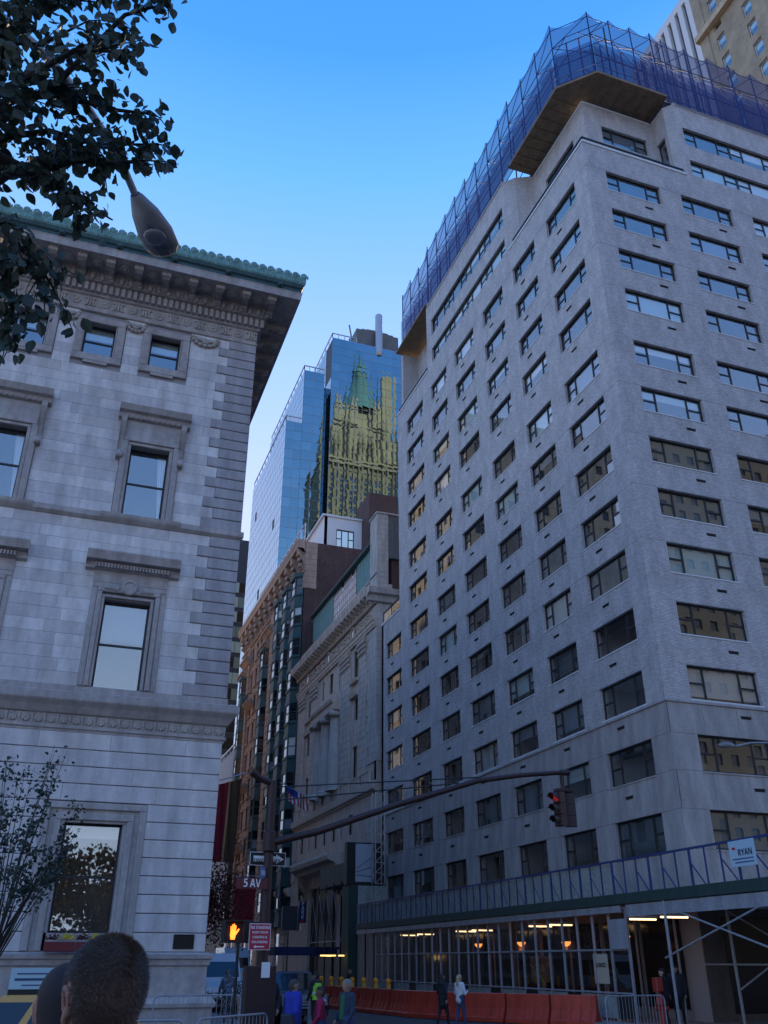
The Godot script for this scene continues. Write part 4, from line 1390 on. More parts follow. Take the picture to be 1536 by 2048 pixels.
	# white penthouse with a window, parapet rail and brick chimney on the roof
	var ph := MB.new()
	ph.wall(FZ(-96), 26.4, 31.4, 46.8, 52.6, [[28.0, 30.4, 48.0, 51.0]], 0.2)
	ph.fbox(FX(26.4), -124, -96, 46.8, 52.6, -0.4, 0.0)
	ph.box(Vector3(26.1, 52.6, -124), Vector3(31.8, 52.85, -95.8))
	part(H, "penthouse", ph, M.white_paint)
	window(H, FZ(-96), 28.0, 30.4, 48.0, 51.0, [[0.3, [0.6, 0.4]], [0.4, [1.0]], [0.3, [0.6, 0.4]]], 0.12, 0.14, null, mat(0.62, 0.6, 0.5, 0.05, 1.0), -1, 1.0, 0.5, false)
	var ch := MB.new()
	ch.box(Vector3(31.4, 45, -98), Vector3(35.2, 55.4, -93))
	part(H, "chimney", ch, M.dark_brick)
	var pr := MB.new()
	for k in 2: pr.bar(Vector3(23.2, 47.9 + k * 1.7, -93), Vector3(23.2, 47.9 + k * 1.7, -118), 0.12)
	for k in 14: pr.bar(Vector3(23.2, 47.1, -93.0 - k * 1.92), Vector3(23.2, 49.6, -93.0 - k * 1.92), 0.12)
	part(H, "roof_rail", pr, M.white_paint)
	var corner := MB.new()
	for j in 8: corner.box(Vector3(23.2, 41.0 + j * 0.75, -93.2), Vector3(24.7, 41.72 + j * 0.75, -92.5))
	part(H, "corner_stones", corner, M.brown_stone)

# a pane that bows a little, as heat-treated glass does
func pillow(m: MB, at: Transform3D, w: float, h: float):
	var n := 4
	var e := []
	var nn := []
	for j in n + 1:
		for i in n + 1:
			var x := (float(i) / n - 0.5) * 2
			var y := (float(j) / n - 0.5) * 2
			e.append(at * Vector3(x * w / 2, y * h / 2, 0.0025 * (1 - x * x) * (1 - y * y)))
			nn.append((at.basis * Vector3(0.008 * x * (1 - 0.6 * y * y), 0.006 * y * (1 - 0.6 * x * x), 1)).normalized())
	for j in n:
		for i in n:
			var a := j * (n + 1) + i
			m.trin(e[a], e[a + 1], e[a + n + 2], nn[a], nn[a + 1], nn[a + n + 2])
			m.trin(e[a], e[a + n + 2], e[a + n + 1], nn[a], nn[a + n + 2], nn[a + n + 1])
	var b := at.basis.z * -0.05
	var c := [e[0], e[n], e[e.size() - 1], e[n * (n + 1)]]
	for i in 4: m.quad(c[i] + b, c[(i + 1) % 4] + b, c[(i + 1) % 4], c[i])

# ---------- the stepped mirror glass office tower
func glass_tower():
	var G := thing("glass_tower", "stepped blue mirror glass office tower rising behind the brick hotel", "building", Vector3(38, 0, -144))
	var core := MB.new()
	core.box(Vector3(28.06, 0, -158), Vector3(31, 88.3, -130.06))
	core.box(Vector3(30.96, 0, -157.9), Vector3(34.8, 100.0, -130.06))
	core.box(Vector3(34.7, 0, -157.8), Vector3(36.2, 100.0, -134.0))
	core.box(Vector3(36.14, 0, -157.9), Vector3(62, 109.0, -130.06))
	part(G, "core", core, M.black)
	# every pane of the street-end front is a thing of its own tilt; the long north faces are one mass
	var kinds := {}
	var count := 0
	var rest := [MB.new(), MB.new(), MB.new()]
	var w := 1.55
	var h := 1.93
	for s in [[28.0, 30.95, 88.4], [30.95, 34.8, 100.2], [36.1, 51.6, 109.2]]:
		var k := int(round((s[1] - s[0]) / w))
		var pw: float = (s[1] - s[0]) / k
		for j in 60:
			var y0: float = s[2] - (j + 1) * h
			if y0 < 26: break
			for i in k:
				var x0: float = s[0] + i * pw
				var tilt := Basis.from_euler(Vector3(deg_to_rad(rng.randfn(0, 0.07)), deg_to_rad(rng.randfn(0, 0.09)), 0))
				var shown := y0 > 2.1 + 0.475 * 130 - 14 and count < 330
				if shown:
					var key := "%.3f" % pw
					if not kinds.has(key):
						var m := MB.new()
						pillow(m, Transform3D(), pw - 0.07, h - 0.07)
						kinds[key] = m.done()
					same(G, "pane", kinds[key], M.mirror[rng.randi() % 3], Transform3D(tilt, Vector3(x0 + pw / 2, y0 + h / 2, -130.0) - G.position))
					count += 1
				else:
					var c := Vector3(x0 + pw / 2, y0 + h / 2, -130.0)
					pillow(rest[rng.randi() % 3], Transform3D(tilt, c), pw - 0.07, h - 0.07)
	var nt := MB.new()   # glazing of the notch between the two shafts
	for j in 40:
		var y0 := 100.0 - (j + 1) * h
		nt.fbox(FZ(-133.98), 34.85, 36.05, y0 + 0.04, y0 + h - 0.04, 0.0, 0.03)
		nt.fbox(FX(36.12), -133.9, -130.1, y0 + 0.04, y0 + h - 0.04, 0.0, 0.03)
	part(G, "notch_glazing", nt, M.mirror[1])
	# north faces
	for s in [[28.0, 88.4, -130.0, -158.0], [30.9, 100.2, -130.0, -157.9], [36.08, 109.2, -134.0, -157.8]]:
		var k := 18
		var pw: float = (s[2] - s[3]) / k
		for j in 60:
			var y0: float = s[1] - (j + 1) * h
			if y0 < 24: break
			for i in k:
				var tilt := Basis.from_euler(Vector3(deg_to_rad(rng.randfn(0, 0.25)), deg_to_rad(rng.randfn(0, 0.25)), deg_to_rad(rng.randfn(0, 0.25))))
				var c := Vector3(s[0], y0 + h / 2, s[2] - (i + 0.5) * pw)
				if s[0] < 29 and ((i == 14 and j == 4) or (i == 9 and j == 14) or (i == 3 and j == 9)): continue
				rest[rng.randi() % 3].fbox(Fr.new(c, tilt * Vector3.BACK, tilt * Vector3.UP), -pw / 2 + 0.05, pw / 2 - 0.05, -h / 2 + 0.045, h / 2 - 0.045, -0.05, 0.0)
	for i in 3:
		var o := part(G, "curtain_wall", rest[i], M.mirror[i])
		o.set_meta("kind", "stuff")
	var mul := MB.new()   # mullion grid just behind the panes
	mul.box(Vector3(28.03, 20, -130.055), Vector3(30.94, 88.45, -130.035))
	mul.box(Vector3(30.97, 20, -130.055), Vector3(34.79, 100.25, -130.035))
	mul.box(Vector3(36.11, 20, -130.055), Vector3(62, 109.25, -130.035))
	part(G, "mullions", mul, M.mullion)
	# roof rails on every step, penthouse, flue and mast
	for s in [[28.0, 30.9, 88.4], [30.9, 34.8, 100.2], [36.1, 41.0, 109.2], [50.0, 62.0, 109.2]]:
		var r := MB.new()
		r.bar(Vector3(s[0], s[2] + 1.1, -130.1), Vector3(s[1], s[2] + 1.1, -130.1), 0.16)
		r.bar(Vector3(s[0], s[2] + 1.1, -130.1), Vector3(s[0], s[2] + 1.1, -157), 0.16)
		for k in 5: r.bar(Vector3(lerpf(s[0], s[1], k / 4.0), s[2], -130.1), Vector3(lerpf(s[0], s[1], k / 4.0), s[2] + 1.1, -130.1), 0.12)
		for k in 12: r.bar(Vector3(s[0], s[2], -130.1 - 2.4 * k), Vector3(s[0], s[2] + 1.1, -130.1 - 2.4 * k), 0.12)
		part(G, "roof_rail", r, M.steel)
	var ph := MB.new()
	var front := []
	for k in 9: front.append(Vector2(41.3 + k * 1.1, -131.2 + 0.0))
	ph.poly(front + [Vector2(50.1, -157), Vector2(41.3, -157)], 105.0, 113.0)
	for k in 8:   # the arched top of the front
		var x0 := 41.3 + k * 1.1
		var y0 := 113.0 + 1.6 * sin(PI * (0.25 + 0.6 * k / 8.0)) - 0.9
		ph.box(Vector3(x0, 112.9, -157), Vector3(x0 + 1.1, y0 + 0.6, -131.25))
	part(G, "plant_room", ph, M.grey_metal)
	var fl := MB.new()
	fl.lathe(Vector3(45.6, 0, -130.2), [[0.0, 107.2], [0.55, 107.3], [0.75, 107.8], [0.75, 117.2], [0.6, 117.4], [0.0, 117.4]], 14)
	part(G, "flue", fl, M.steel)
	var ms := MB.new()
	ms.bar(Vector3(41.6, 113.4, -135), Vector3(40.9, 117.4, -135), 0.22)
	ms.bar(Vector3(41.0, 113.6, -135), Vector3(42.3, 114.2, -135), 0.5)
	part(G, "mast", ms, M.grey_metal)
	var notch := MB.new()   # parapet notch where the plant room meets the front
	notch.bar(Vector3(41.3, 106.5, -130.6), Vector3(50, 106.5, -130.6), 0.14)
	part(G, "roof_rail", notch, M.steel)
	# the podium on the street, glazed between upright fins
	var P := thing("glass_podium", "low glass podium with closely spaced white fins beyond the brick hotel", "building", Vector3(26, 0, -145))
	var pc := MB.new()
	pc.box(Vector3(23.4, 0, -158), Vector3(28, 29.6, -129.0))
	part(P, "core", pc, M.black)
	for k in 24:
		var z := -129.3 - k * 1.2
		for j in 4:
			var m := MB.new()
			m.fbox(FX(23.4), z - 1.12, z - 0.08, 6 + j * 5.9, 6 + (j + 1) * 5.9 - 0.08, 0.0, 0.04, 0.0, false)
			part(P, "pane", m, M.mirror[(k + j) % 3])
		var fn := MB.new()
		fn.fbox(FX(23.4), z - 0.08, z + 0.08, 5.5, 29.7, 0.0, 0.35)
		part(P, "fin", fn, M.white_paint)
	var pr := MB.new()
	pr.bar(Vector3(23.3, 30.6, -129.2), Vector3(23.3, 30.6, -158), 0.18)
	for k in 12: pr.bar(Vector3(23.3, 29.6, -131.2 - k * 2.4), Vector3(23.3, 30.6, -131.2 - k * 2.4), 0.12)
	part(P, "roof_rail", pr, M.steel)

# plain tower blocks with real window openings; faces: which of +z -x -z +x get windows
func block(called: String, label: String, lo: Vector3, hi: Vector3, m: Material, step: Vector2, win: Vector2, faces: Array, glass: Material, from_y := 6.0) -> Node3D:
	var o := thing(called, label, "building", Vector3((lo.x + hi.x) / 2, 0, (lo.z + hi.z) / 2))
	var body := MB.new()
	var gl := MB.new()
	for face in ["+z", "-z", "+x", "-x"]:
		var f: Fr = FZ(hi.z) if face == "+z" else FZn(lo.z) if face == "-z" else FXp(hi.x) if face == "+x" else FX(lo.x)
		var a0: float = {"+z": lo.x, "-z": -hi.x, "+x": -hi.z, "-x": lo.z}[face]
		var a1: float = {"+z": hi.x, "-z": -lo.x, "+x": -lo.z, "-x": hi.z}[face]
		var holes := []
		if face in faces:
			var nx := int((a1 - a0 - 1) / step.x)
			var x0 := a0 + ((a1 - a0) - nx * step.x) / 2
			var ny := int((hi.y - from_y - 1.5) / step.y)
			for j in ny:
				for i in nx:
					var x := x0 + (i + 0.5) * step.x
					var y := from_y + j * step.y
					holes.append([x - win.x / 2, x + win.x / 2, y, y + win.y])
		body.wall(f, a0, a1, lo.y, hi.y, holes, 0.35)
		for h in holes: gl.quad(f.p(h[0], h[2], -0.3), f.p(h[1], h[2], -0.3), f.p(h[1], h[3], -0.3), f.p(h[0], h[3], -0.3))
	body.quad(Vector3(lo.x, hi.y, hi.z), Vector3(hi.x, hi.y, hi.z), Vector3(hi.x, hi.y, lo.z), Vector3(lo.x, hi.y, lo.z))
	part(o, "walls", body, m)
	if gl.v.size():
		var g := part(o, "windows", gl, glass)
		g.set_meta("kind", "stuff")
	return o

func far_buildings():
	# the tan brick hotel behind the apartment tower: shaft, stepped crown and copper spire; its sunlit side shows in the mirror glass
	var S := thing("tan_hotel", "tall tan brick hotel tower with copper spire behind the netted roof", "building", Vector3(68.5, 0, -39.5))
	var shaft := MB.new()
	var hz := []
	var hn := []
	for j in 40:
		for i in 4: hz.append([-47.0 + i * 4.1, -45.8 + i * 4.1, 30 + j * 3.3, 32.1 + j * 3.3])
		for i in 6: hn.append([-78.4 + i * 3.7, -77.2 + i * 3.7, 30 + j * 3.3, 32.1 + j * 3.3])
	hz = hz.filter(func(h): return h[3] < 131)
	hn = hn.filter(func(h): return h[3] < 131)
	shaft.wall(FX(56.8), -48, -31, 0, 134, hz, 0.3)
	shaft.wall(FZn(-48), -80, -56.8, 0, 134, hn, 0.3)
	shaft.fbox(FZ(-31), 56.8, 80, 0, 134, -0.4, 0)
	shaft.fbox(FXp(80), 31, 48, 0, 134, -0.4, 0)
	part(S, "shaft", shaft, M.tan_brick)
	for h in hz:
		if h[2] > 60: window(S, FX(56.8), h[0], h[1], h[2], h[3], SASH, 0.08, 0.2, M.white_paint, M.glass, 1, 0.5, 0.3, true)
		else:
			var q := MB.new()
			q.fbox(FX(56.8), h[0], h[1], h[2], h[3], -0.3, -0.25)
			part(S, "window", q, M.dark_glass)
	for h in hn:
		var q := MB.new()
		q.fbox(FZn(-48), h[0], h[1], h[2], h[3], -0.3, -0.25)
		part(S, "window", q, M.dark_glass)
	for i in 7:   # buttresses that rise into pinnacles on the sunlit side
		var b := MB.new()
		var x := 57.1 + i * 3.75
		var up: float = 136.0 + [6.0, 1.0, 9.0, 2.0, 3.0, 8.0, 4.0][i]
		b.box(Vector3(x - 0.4, 20, -49.2), Vector3(x + 0.5, up, -47.9))
		b.lathe(Vector3(x + 0.05, up, -48.5), [[0.9, 0], [1.1, 0.9], [0.5, 1.8], [0.18, 5.5], [0.0, 6.0]], 8)
		part(S, "buttress", b, M.tan_brick)
	for y in [112.0, 131.5, 97.0]:
		var l := MB.new()
		l.box(Vector3(56.2, y, -49.4), Vector3(80.6, y + 0.9, -30.5))
		part(S, "ledge", l, M.cream)
	for b in [[59.5, 78.5, -47.2, -32, 134, 146], [62.5, 77.0, -46.2, -33, 146, 153]]:
		var m := MB.new()
		m.box(Vector3(b[0], b[4], b[2]), Vector3(b[1], b[5], b[3]))
		part(S, "crown", m, M.cream)
	for x in [61.5, 66.5, 73.5]:
		var d := MB.new()
		d.box(Vector3(x - 1.2, 146, -48.0), Vector3(x + 1.2, 152, -46))
		d.lathe(Vector3(x, 152, -47), [[1.8, 0], [1.2, 1.5], [0.0, 5]], 4)
		part(S, "dormer", d, M.cream)
	var chy := MB.new()
	chy.box(Vector3(75.2, 134, -48.6), Vector3(79.4, 166, -45.5))
	part(S, "chimney", chy, M.cream)
	var sp := MB.new()
	sp.lathe(Vector3(70.5, 0, -40), [[8.6, 153], [7.0, 156], [3.6, 164], [2.6, 167], [2.4, 167.2], [2.4, 170], [2.8, 170.4], [1.2, 174], [0.5, 177], [0.1, 181], [0.0, 181.5]], 8)
	part(S, "spire", sp, M.copper)
	# the white striped skyscraper
	var W := thing("striped_skyscraper", "white skyscraper with dark vertical window stripes behind the scaffold", "building", Vector3(130, 0, -98))
	var core := MB.new()
	core.box(Vector3(110.8, 0, -118), Vector3(150, 203.2, -78))
	part(W, "glazing", core, M.dark_glass)
	for k in 16:
		var p := MB.new()
		var z := -118 + k * 2.67
		p.fbox(FX(110.8), z - 0.1, z + 1.35, 0, 203.6, 0.0, 0.9)
		part(W, "pier", p, M.white_stone)
	for k in 14:
		var p := MB.new()
		p.fbox(FZ(-78), 110.8 + k * 2.67, 112.3 + k * 2.67, 0, 203.6, 0.0, 0.9)
		part(W, "pier", p, M.white_stone)
	var cap := MB.new()
	cap.box(Vector3(110, 203.6, -118.4), Vector3(150, 206, -77))
	part(W, "roof_band", cap, M.white_stone)
	# the dark slab far down the street, a blank top over glazed floors
	var D := thing("dark_slab_building", "dark office slab with green tinted floors coloured as if lit at end of street", "building", Vector3(38, 0, -208))
	var db := MB.new()
	db.box(Vector3(26, 0, -216), Vector3(52, 97, -200.4))
	part(D, "walls", db, mat(0.035, 0.037, 0.042, 0.5))
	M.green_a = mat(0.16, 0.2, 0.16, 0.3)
	M.green_b = mat(0.34, 0.4, 0.32, 0.3)  # pale green base colour stands in for lit floors; these panes do not glow
	for j in 22:
		var y := 2.0 + j * 3.8
		if y > 83: continue
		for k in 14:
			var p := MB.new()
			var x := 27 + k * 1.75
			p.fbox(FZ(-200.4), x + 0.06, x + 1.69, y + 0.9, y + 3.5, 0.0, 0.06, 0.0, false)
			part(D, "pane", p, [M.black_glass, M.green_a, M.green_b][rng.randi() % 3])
		var l := MB.new()
		l.fbox(FZ(-200.4), 26, 52, y + 0.72, y + 0.84, 0.0, 0.14)
		part(D, "ledge", l, M.grey_metal)
	# sunlit blocks out of the picture that the windows mirror
	block("cream_block", "cream stone apartment block across the side street, mirrored in windows", Vector3(-42, 0, -168), Vector3(-12, 92, -122), M.cream, Vector2(3.6, 3.4), Vector2(1.4, 1.9), ["+x", "+z"], M.black_glass)
	block("stone_block_house", "unseen limestone block behind the marble clubhouse, kept pale to bounce sunlight", Vector3(-30, 0, -118), Vector3(4.5, 45, -76), M.lime, Vector2(3.2, 3.6), Vector2(1.3, 2.1), ["+x"], M.black_glass)  # out of view; its stone is kept pale to bounce sun into the street
	block("dark_tower", "dark brown tower across the avenue, mirrored in upper windows", Vector3(84, 0, 62), Vector3(150, 96, 95), M.dark_wall, Vector2(3.4, 3.5), Vector2(1.6, 1.9), ["-z"], M.black_glass)
	block("grey_tower", "grey stone tower across the avenue beside the dark one", Vector3(152, 0, 66), Vector3(215, 120, 100), M.lime, Vector2(3.8, 3.6), Vector2(1.5, 2.2), ["-z"], M.black_glass)
	block("pale_hotel", "pale sunlit hotel block facing the avenue from across the plaza", Vector3(14, 0, 78), Vector3(80, 60, 110), M.cream, Vector2(3.8, 3.6), Vector2(1.5, 2.2), ["-z"], M.dark_glass)

# ---------- sidewalk shed, its lights and the barriers along it
func sidewalk_shed():
	var S := thing("sidewalk_shed", "sidewalk shed with blue posted parapet round the apartment tower base", "scaffold", Vector3(21.7, 0, -40))
	var x := 20.25
	var f := FX(x)
	var deck := MB.new()
	deck.box(Vector3(x + 0.02, 4.05, -62), Vector3(23.2, 4.2, -21.2))
	part(S, "deck", deck, M.green_paint)
	deck = MB.new()
	deck.box(Vector3(23.22, 4.05, -29.9), Vector3(45, 4.2, -21.2))
	part(S, "deck", deck, M.green_paint)
	var fas := MB.new()
	fas.fbox(f, -62, -21.2, 3.98, 4.34, -0.05, 0.03, 0.01)
	part(S, "fascia", fas, M.green_paint)
	var beam := MB.new()
	beam.fbox(f, -30.2, -21.2, 3.55, 3.95, -0.12, -0.02)
	beam.fbox(f, -62, -30.6, 3.72, 3.95, -0.12, -0.02)
	part(S, "beam", beam, M.galv)
	var post := MB.new()
	post.box(Vector3(-0.022, 0, -0.022), Vector3(0.022, 1.12, 0.022))
	var pm := post.done()
	var brace := MB.new()
	brace.bar(Vector3(0.05, 0.65, 0), Vector3(0.05, 0.02, 0.55), 0.035)
	var bm := brace.done()
	var k := 0
	var z := -21.4
	while z > -61.8:
		same(S, "parapet_post", pm, M.blue_paint, Transform3D(Basis.from_scale(Vector3(1, 1, 1) if k % 3 else Vector3(1.5, 1.02, 1.5)), Vector3(x, 4.34, z) - S.position))
		if k % 2 == 0: same(S, "brace", bm, M.blue_paint, Transform3D(Basis(), Vector3(x, 4.34, z) - S.position))
		if z < -30.6:
			var p := MB.new()
			p.fbox(f, z - 0.74, z - 0.04, 4.35, 5.4, -0.06, -0.04)
			part(S, "parapet_panel", p, M.shed_panel)
		z -= 0.78
		k += 1
	var rail := MB.new()
	rail.bar(Vector3(x, 5.48, -21.2), Vector3(x, 5.48, -61.9), 0.07)
	part(S, "parapet_rail", rail, M.blue_paint)
	for zz in [-22.2, -27.9]:
		for xx in [x + 0.05, 22.9]:
			var p := MB.new()
			p.tube([Vector3(xx, 0.15, zz), Vector3(xx, 3.98, zz)], [0.055], 10)
			p.lathe(Vector3(xx, 0.15, zz), [[0.14, 0.0], [0.14, 0.02], [0.05, 0.03]], 8)
			part(S, "leg", p, M.galv)
	for c in [[Vector3(x + 0.05, 3.8, -27.9), Vector3(x + 0.05, 2.2, -22.2)], [Vector3(x + 0.05, 2.2, -28.2), Vector3(x + 0.05, 3.85, -22.2)], [Vector3(22.9, 3.7, -27.9), Vector3(22.9, 1.2, -22.2)], [Vector3(22.9, 1.2, -27.9), Vector3(22.9, 3.7, -22.2)], [Vector3(22.9, 2.0, -29.5), Vector3(22.9, 2.0, -21.3)]]:
		var p := MB.new()
		p.tube([c[0], c[1]], [0.032], 8)
		part(S, "cross_brace", p, M.galv)
	for i in 12:
		var p := MB.new()
		p.tube([Vector3(22.9, 0.15, -31 - i * 2.6), Vector3(22.9, 4.0, -31 - i * 2.6)], [0.05], 8)
		part(S, "leg", p, M.galv)
	# glazed screen between shed and kerb
	var G := thing("glazed_screen", "steel framed glazed screen under the shed behind red barriers", "screen", Vector3(20.4, 0, -44))
	var gx := 20.42
	var gf := FX(gx)
	var n := 24
	for i in n + 1:
		var p := MB.new()
		var zc := -30.5 - i * 1.17
		p.fbox(gf, zc - 0.03, zc + 0.03, 0.15, 3.9, -0.08, 0.02, 0.006)
		part(G, "mullion", p, M.galv)
		if i == n: break
		for r in [[1.1, 2.45], [2.51, 3.84]]:
			var q := MB.new()
			q.fbox(gf, zc - 1.14, zc - 0.03, r[0], r[1], -0.04, -0.03)
			part(G, "pane", q, M.clear)
		var b := MB.new()
		b.fbox(gf, zc - 1.12, zc - 0.05, 0.25, 1.0, -0.05, -0.02)
		part(G, "kick_panel", b, M.shed_panel if i % 3 else M.black)
	for y in [1.03, 2.45, 3.84]:
		var p := MB.new()
		p.fbox(gf, -30.5 - n * 1.17, -30.5, y, y + 0.06, -0.07, 0.03, 0.006)
		part(G, "rail", p, M.galv)
	var pap := MB.new()
	pap.fbox(gf, -33.0, -32.0, 1.35, 2.35, -0.02, -0.012)
	var po := lone("shop_notice", pap, mat(0.5, 0.42, 0.32, 0.8), "cream paper notice pinned inside glazed screen near shed corner", "notice", Vector3(20.42, 1.85, -32.5))
	lettering(po, "SCHUTZ", 0.15, Transform3D(Basis(Vector3.UP, -PI / 2), Vector3(-0.004, 0.12, 0)), M.black)
	var pic := MB.new()  # a golden reflection in the panes, put into colour as a panel with strips
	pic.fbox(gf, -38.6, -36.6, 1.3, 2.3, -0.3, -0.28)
	var pico := lone("painted_reflection", pic, mat(0.3, 0.12, 0.04, 0.7), "orange brown display hung behind the glazed screen", "reflection", Vector3(20.7, 1.8, -37.6))
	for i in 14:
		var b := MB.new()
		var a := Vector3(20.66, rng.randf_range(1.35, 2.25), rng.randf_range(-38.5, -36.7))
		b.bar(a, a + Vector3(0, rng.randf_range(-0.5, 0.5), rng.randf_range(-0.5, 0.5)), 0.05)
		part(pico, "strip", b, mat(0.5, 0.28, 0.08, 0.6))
	var bd := MB.new()
	bd.fbox(FX(20.3), -31.4, -30.3, 2.5, 3.5, 0.0, 0.03)
	lone("sheet_panel", bd, M.galv, "bent grey sheet metal panel at corner of the glazed screen", "panel", Vector3(20.3, 3, -30.8))
	# lamps under the deck: tubes and half-round lanterns, each with its own light
	var tube_glow := glow(1.0, 0.72, 0.38, 2.0)
	for i in 13:
		if i in [1, 4, 7, 10]: continue   # dead or missing
		var T0 := thing("tube_lamp", "warm strip lamp fixed under the sidewalk shed deck", "lamp", Vector3(21.4, 3.5, -23.0 - i * 2.7 + 0.5 * sin(i * 2.3)), "strip lamps under the shed")
		var c := MB.new()
		c.box(Vector3(-0.62, 0.03, -0.06), Vector3(0.62, 0.12, 0.06))
		part(T0, "casing", c, M.white_paint, true)
		var hr := MB.new()
		for s in [-0.4, 0.4]: hr.tube([Vector3(s, 0.1, 0), Vector3(s, 0.6, 0)], [0.008], 5)
		part(T0, "hanger", hr, M.black, true)
		var t := MB.new()
		t.tube([Vector3(-0.58, 0, 0), Vector3(0.58, 0, 0)], [0.03], 8)
		part(T0, "lamp_tube", t, tube_glow, true)
		var o := OmniLight3D.new()
		o.name = "tube_light"
		o.light_energy = 0.02
		o.light_color = Color(1.0, 0.8, 0.55)
		o.light_size = 0.1
		o.omni_range = 8.0
		o.omni_attenuation = 2.0
		o.shadow_enabled = true
		o.position = Vector3(0, -0.1, 0)
		T0.add_child(o)
	var lan := glow(1.0, 0.3, 0.06, 1.6)
	for p in [Vector3(22.0, 2.9, -46.6), Vector3(22.0, 2.9, -41.8), Vector3(22.0, 2.85, -37.6), Vector3(21.3, 2.95, -32.0)]:
		var L := thing("half_round_lantern", "glowing orange half round lantern hanging under the shed", "lamp", p, "orange lanterns under the shed")
		var b := MB.new()
		b.lathe(Vector3.ZERO, [[0.0, -0.17], [0.1, -0.15], [0.19, -0.06], [0.21, 0.02], [0.0, 0.02]], 12)
		part(L, "lamp_bowl", b, lan, true)
		var r := MB.new()
		r.tube([Vector3(0, 0.02, 0), Vector3(0, 1.1, 0)], [0.012], 6)
		part(L, "rod", r, M.black, true)
		var o := OmniLight3D.new()
		o.name = "lantern_light"
		o.light_energy = 0.06
		o.light_color = Color(1.0, 0.55, 0.25)
		o.light_size = 0.1
		o.omni_range = 6.0
		o.omni_attenuation = 2.0
		o.shadow_enabled = true
		o.position = Vector3(0, -0.22, 0)
		L.add_child(o)
	# company board and fir tree on the parapet
	var bo := thing("contractor_board", "pale blue contractor board reading RYAN on the shed parapet", "sign", Vector3(20.2, 4.7, -23.4))
	var b := MB.new()
	b.fbox(FX(20.2), -24.0, -22.85, 4.7, 5.46, 0.0, 0.03, 0.004)
	part(bo, "board", b, mat(0.42, 0.58, 0.66, 0.7))
	var side := Basis(Vector3.UP, -PI / 2)
	lettering(bo, "RYAN", 0.19, Transform3D(side, Vector3(-0.036, 0.4, 0.12)), mat(0.03, 0.03, 0.07))
	for i in 2:
		var l := MB.new()
		l.fbox(FX(20.168), -23.9 + 0.1 * i, -22.95, 4.9 - 0.1 * i, 4.94 - 0.1 * i, 0.0, 0.003)
		part(bo, "print_line", l, mat(0.08, 0.12, 0.25))
	var hrt := MB.new()
	hrt.fbox(FX(20.168), -23.85, -23.7, 5.2, 5.27, 0.0, 0.004)
	part(bo, "red_mark", hrt, mat(0.5, 0.03, 0.03))
	var fir := thing("fir_tree", "small dark fir tree standing on the shed deck beside the board", "tree", Vector3(21.2, 4.2, -22.3))
	var tr := MB.new()
	tr.tube([Vector3.ZERO, Vector3(0, 2.4, 0)], [0.04, 0.01], 6)
	part(fir, "trunk", tr, M.bark, true)
	var nd := MB.new()
	for i in 900:
		var h := rng.randf_range(0.25, 2.4)
		var a := rng.randf() * TAU
		var r := (2.5 - h) * 0.3 * sqrt(rng.randf())
		var p := Vector3(cos(a) * r, h, sin(a) * r)
		var d := Vector3(cos(a), -0.25, sin(a)) * 0.16
		var w := Vector3(-sin(a), 0.4, cos(a)) * 0.025
		nd.tri(p - w, p + d, p + w)
	part(fir, "crown", nd, M.leaf[1], true)
	barriers()

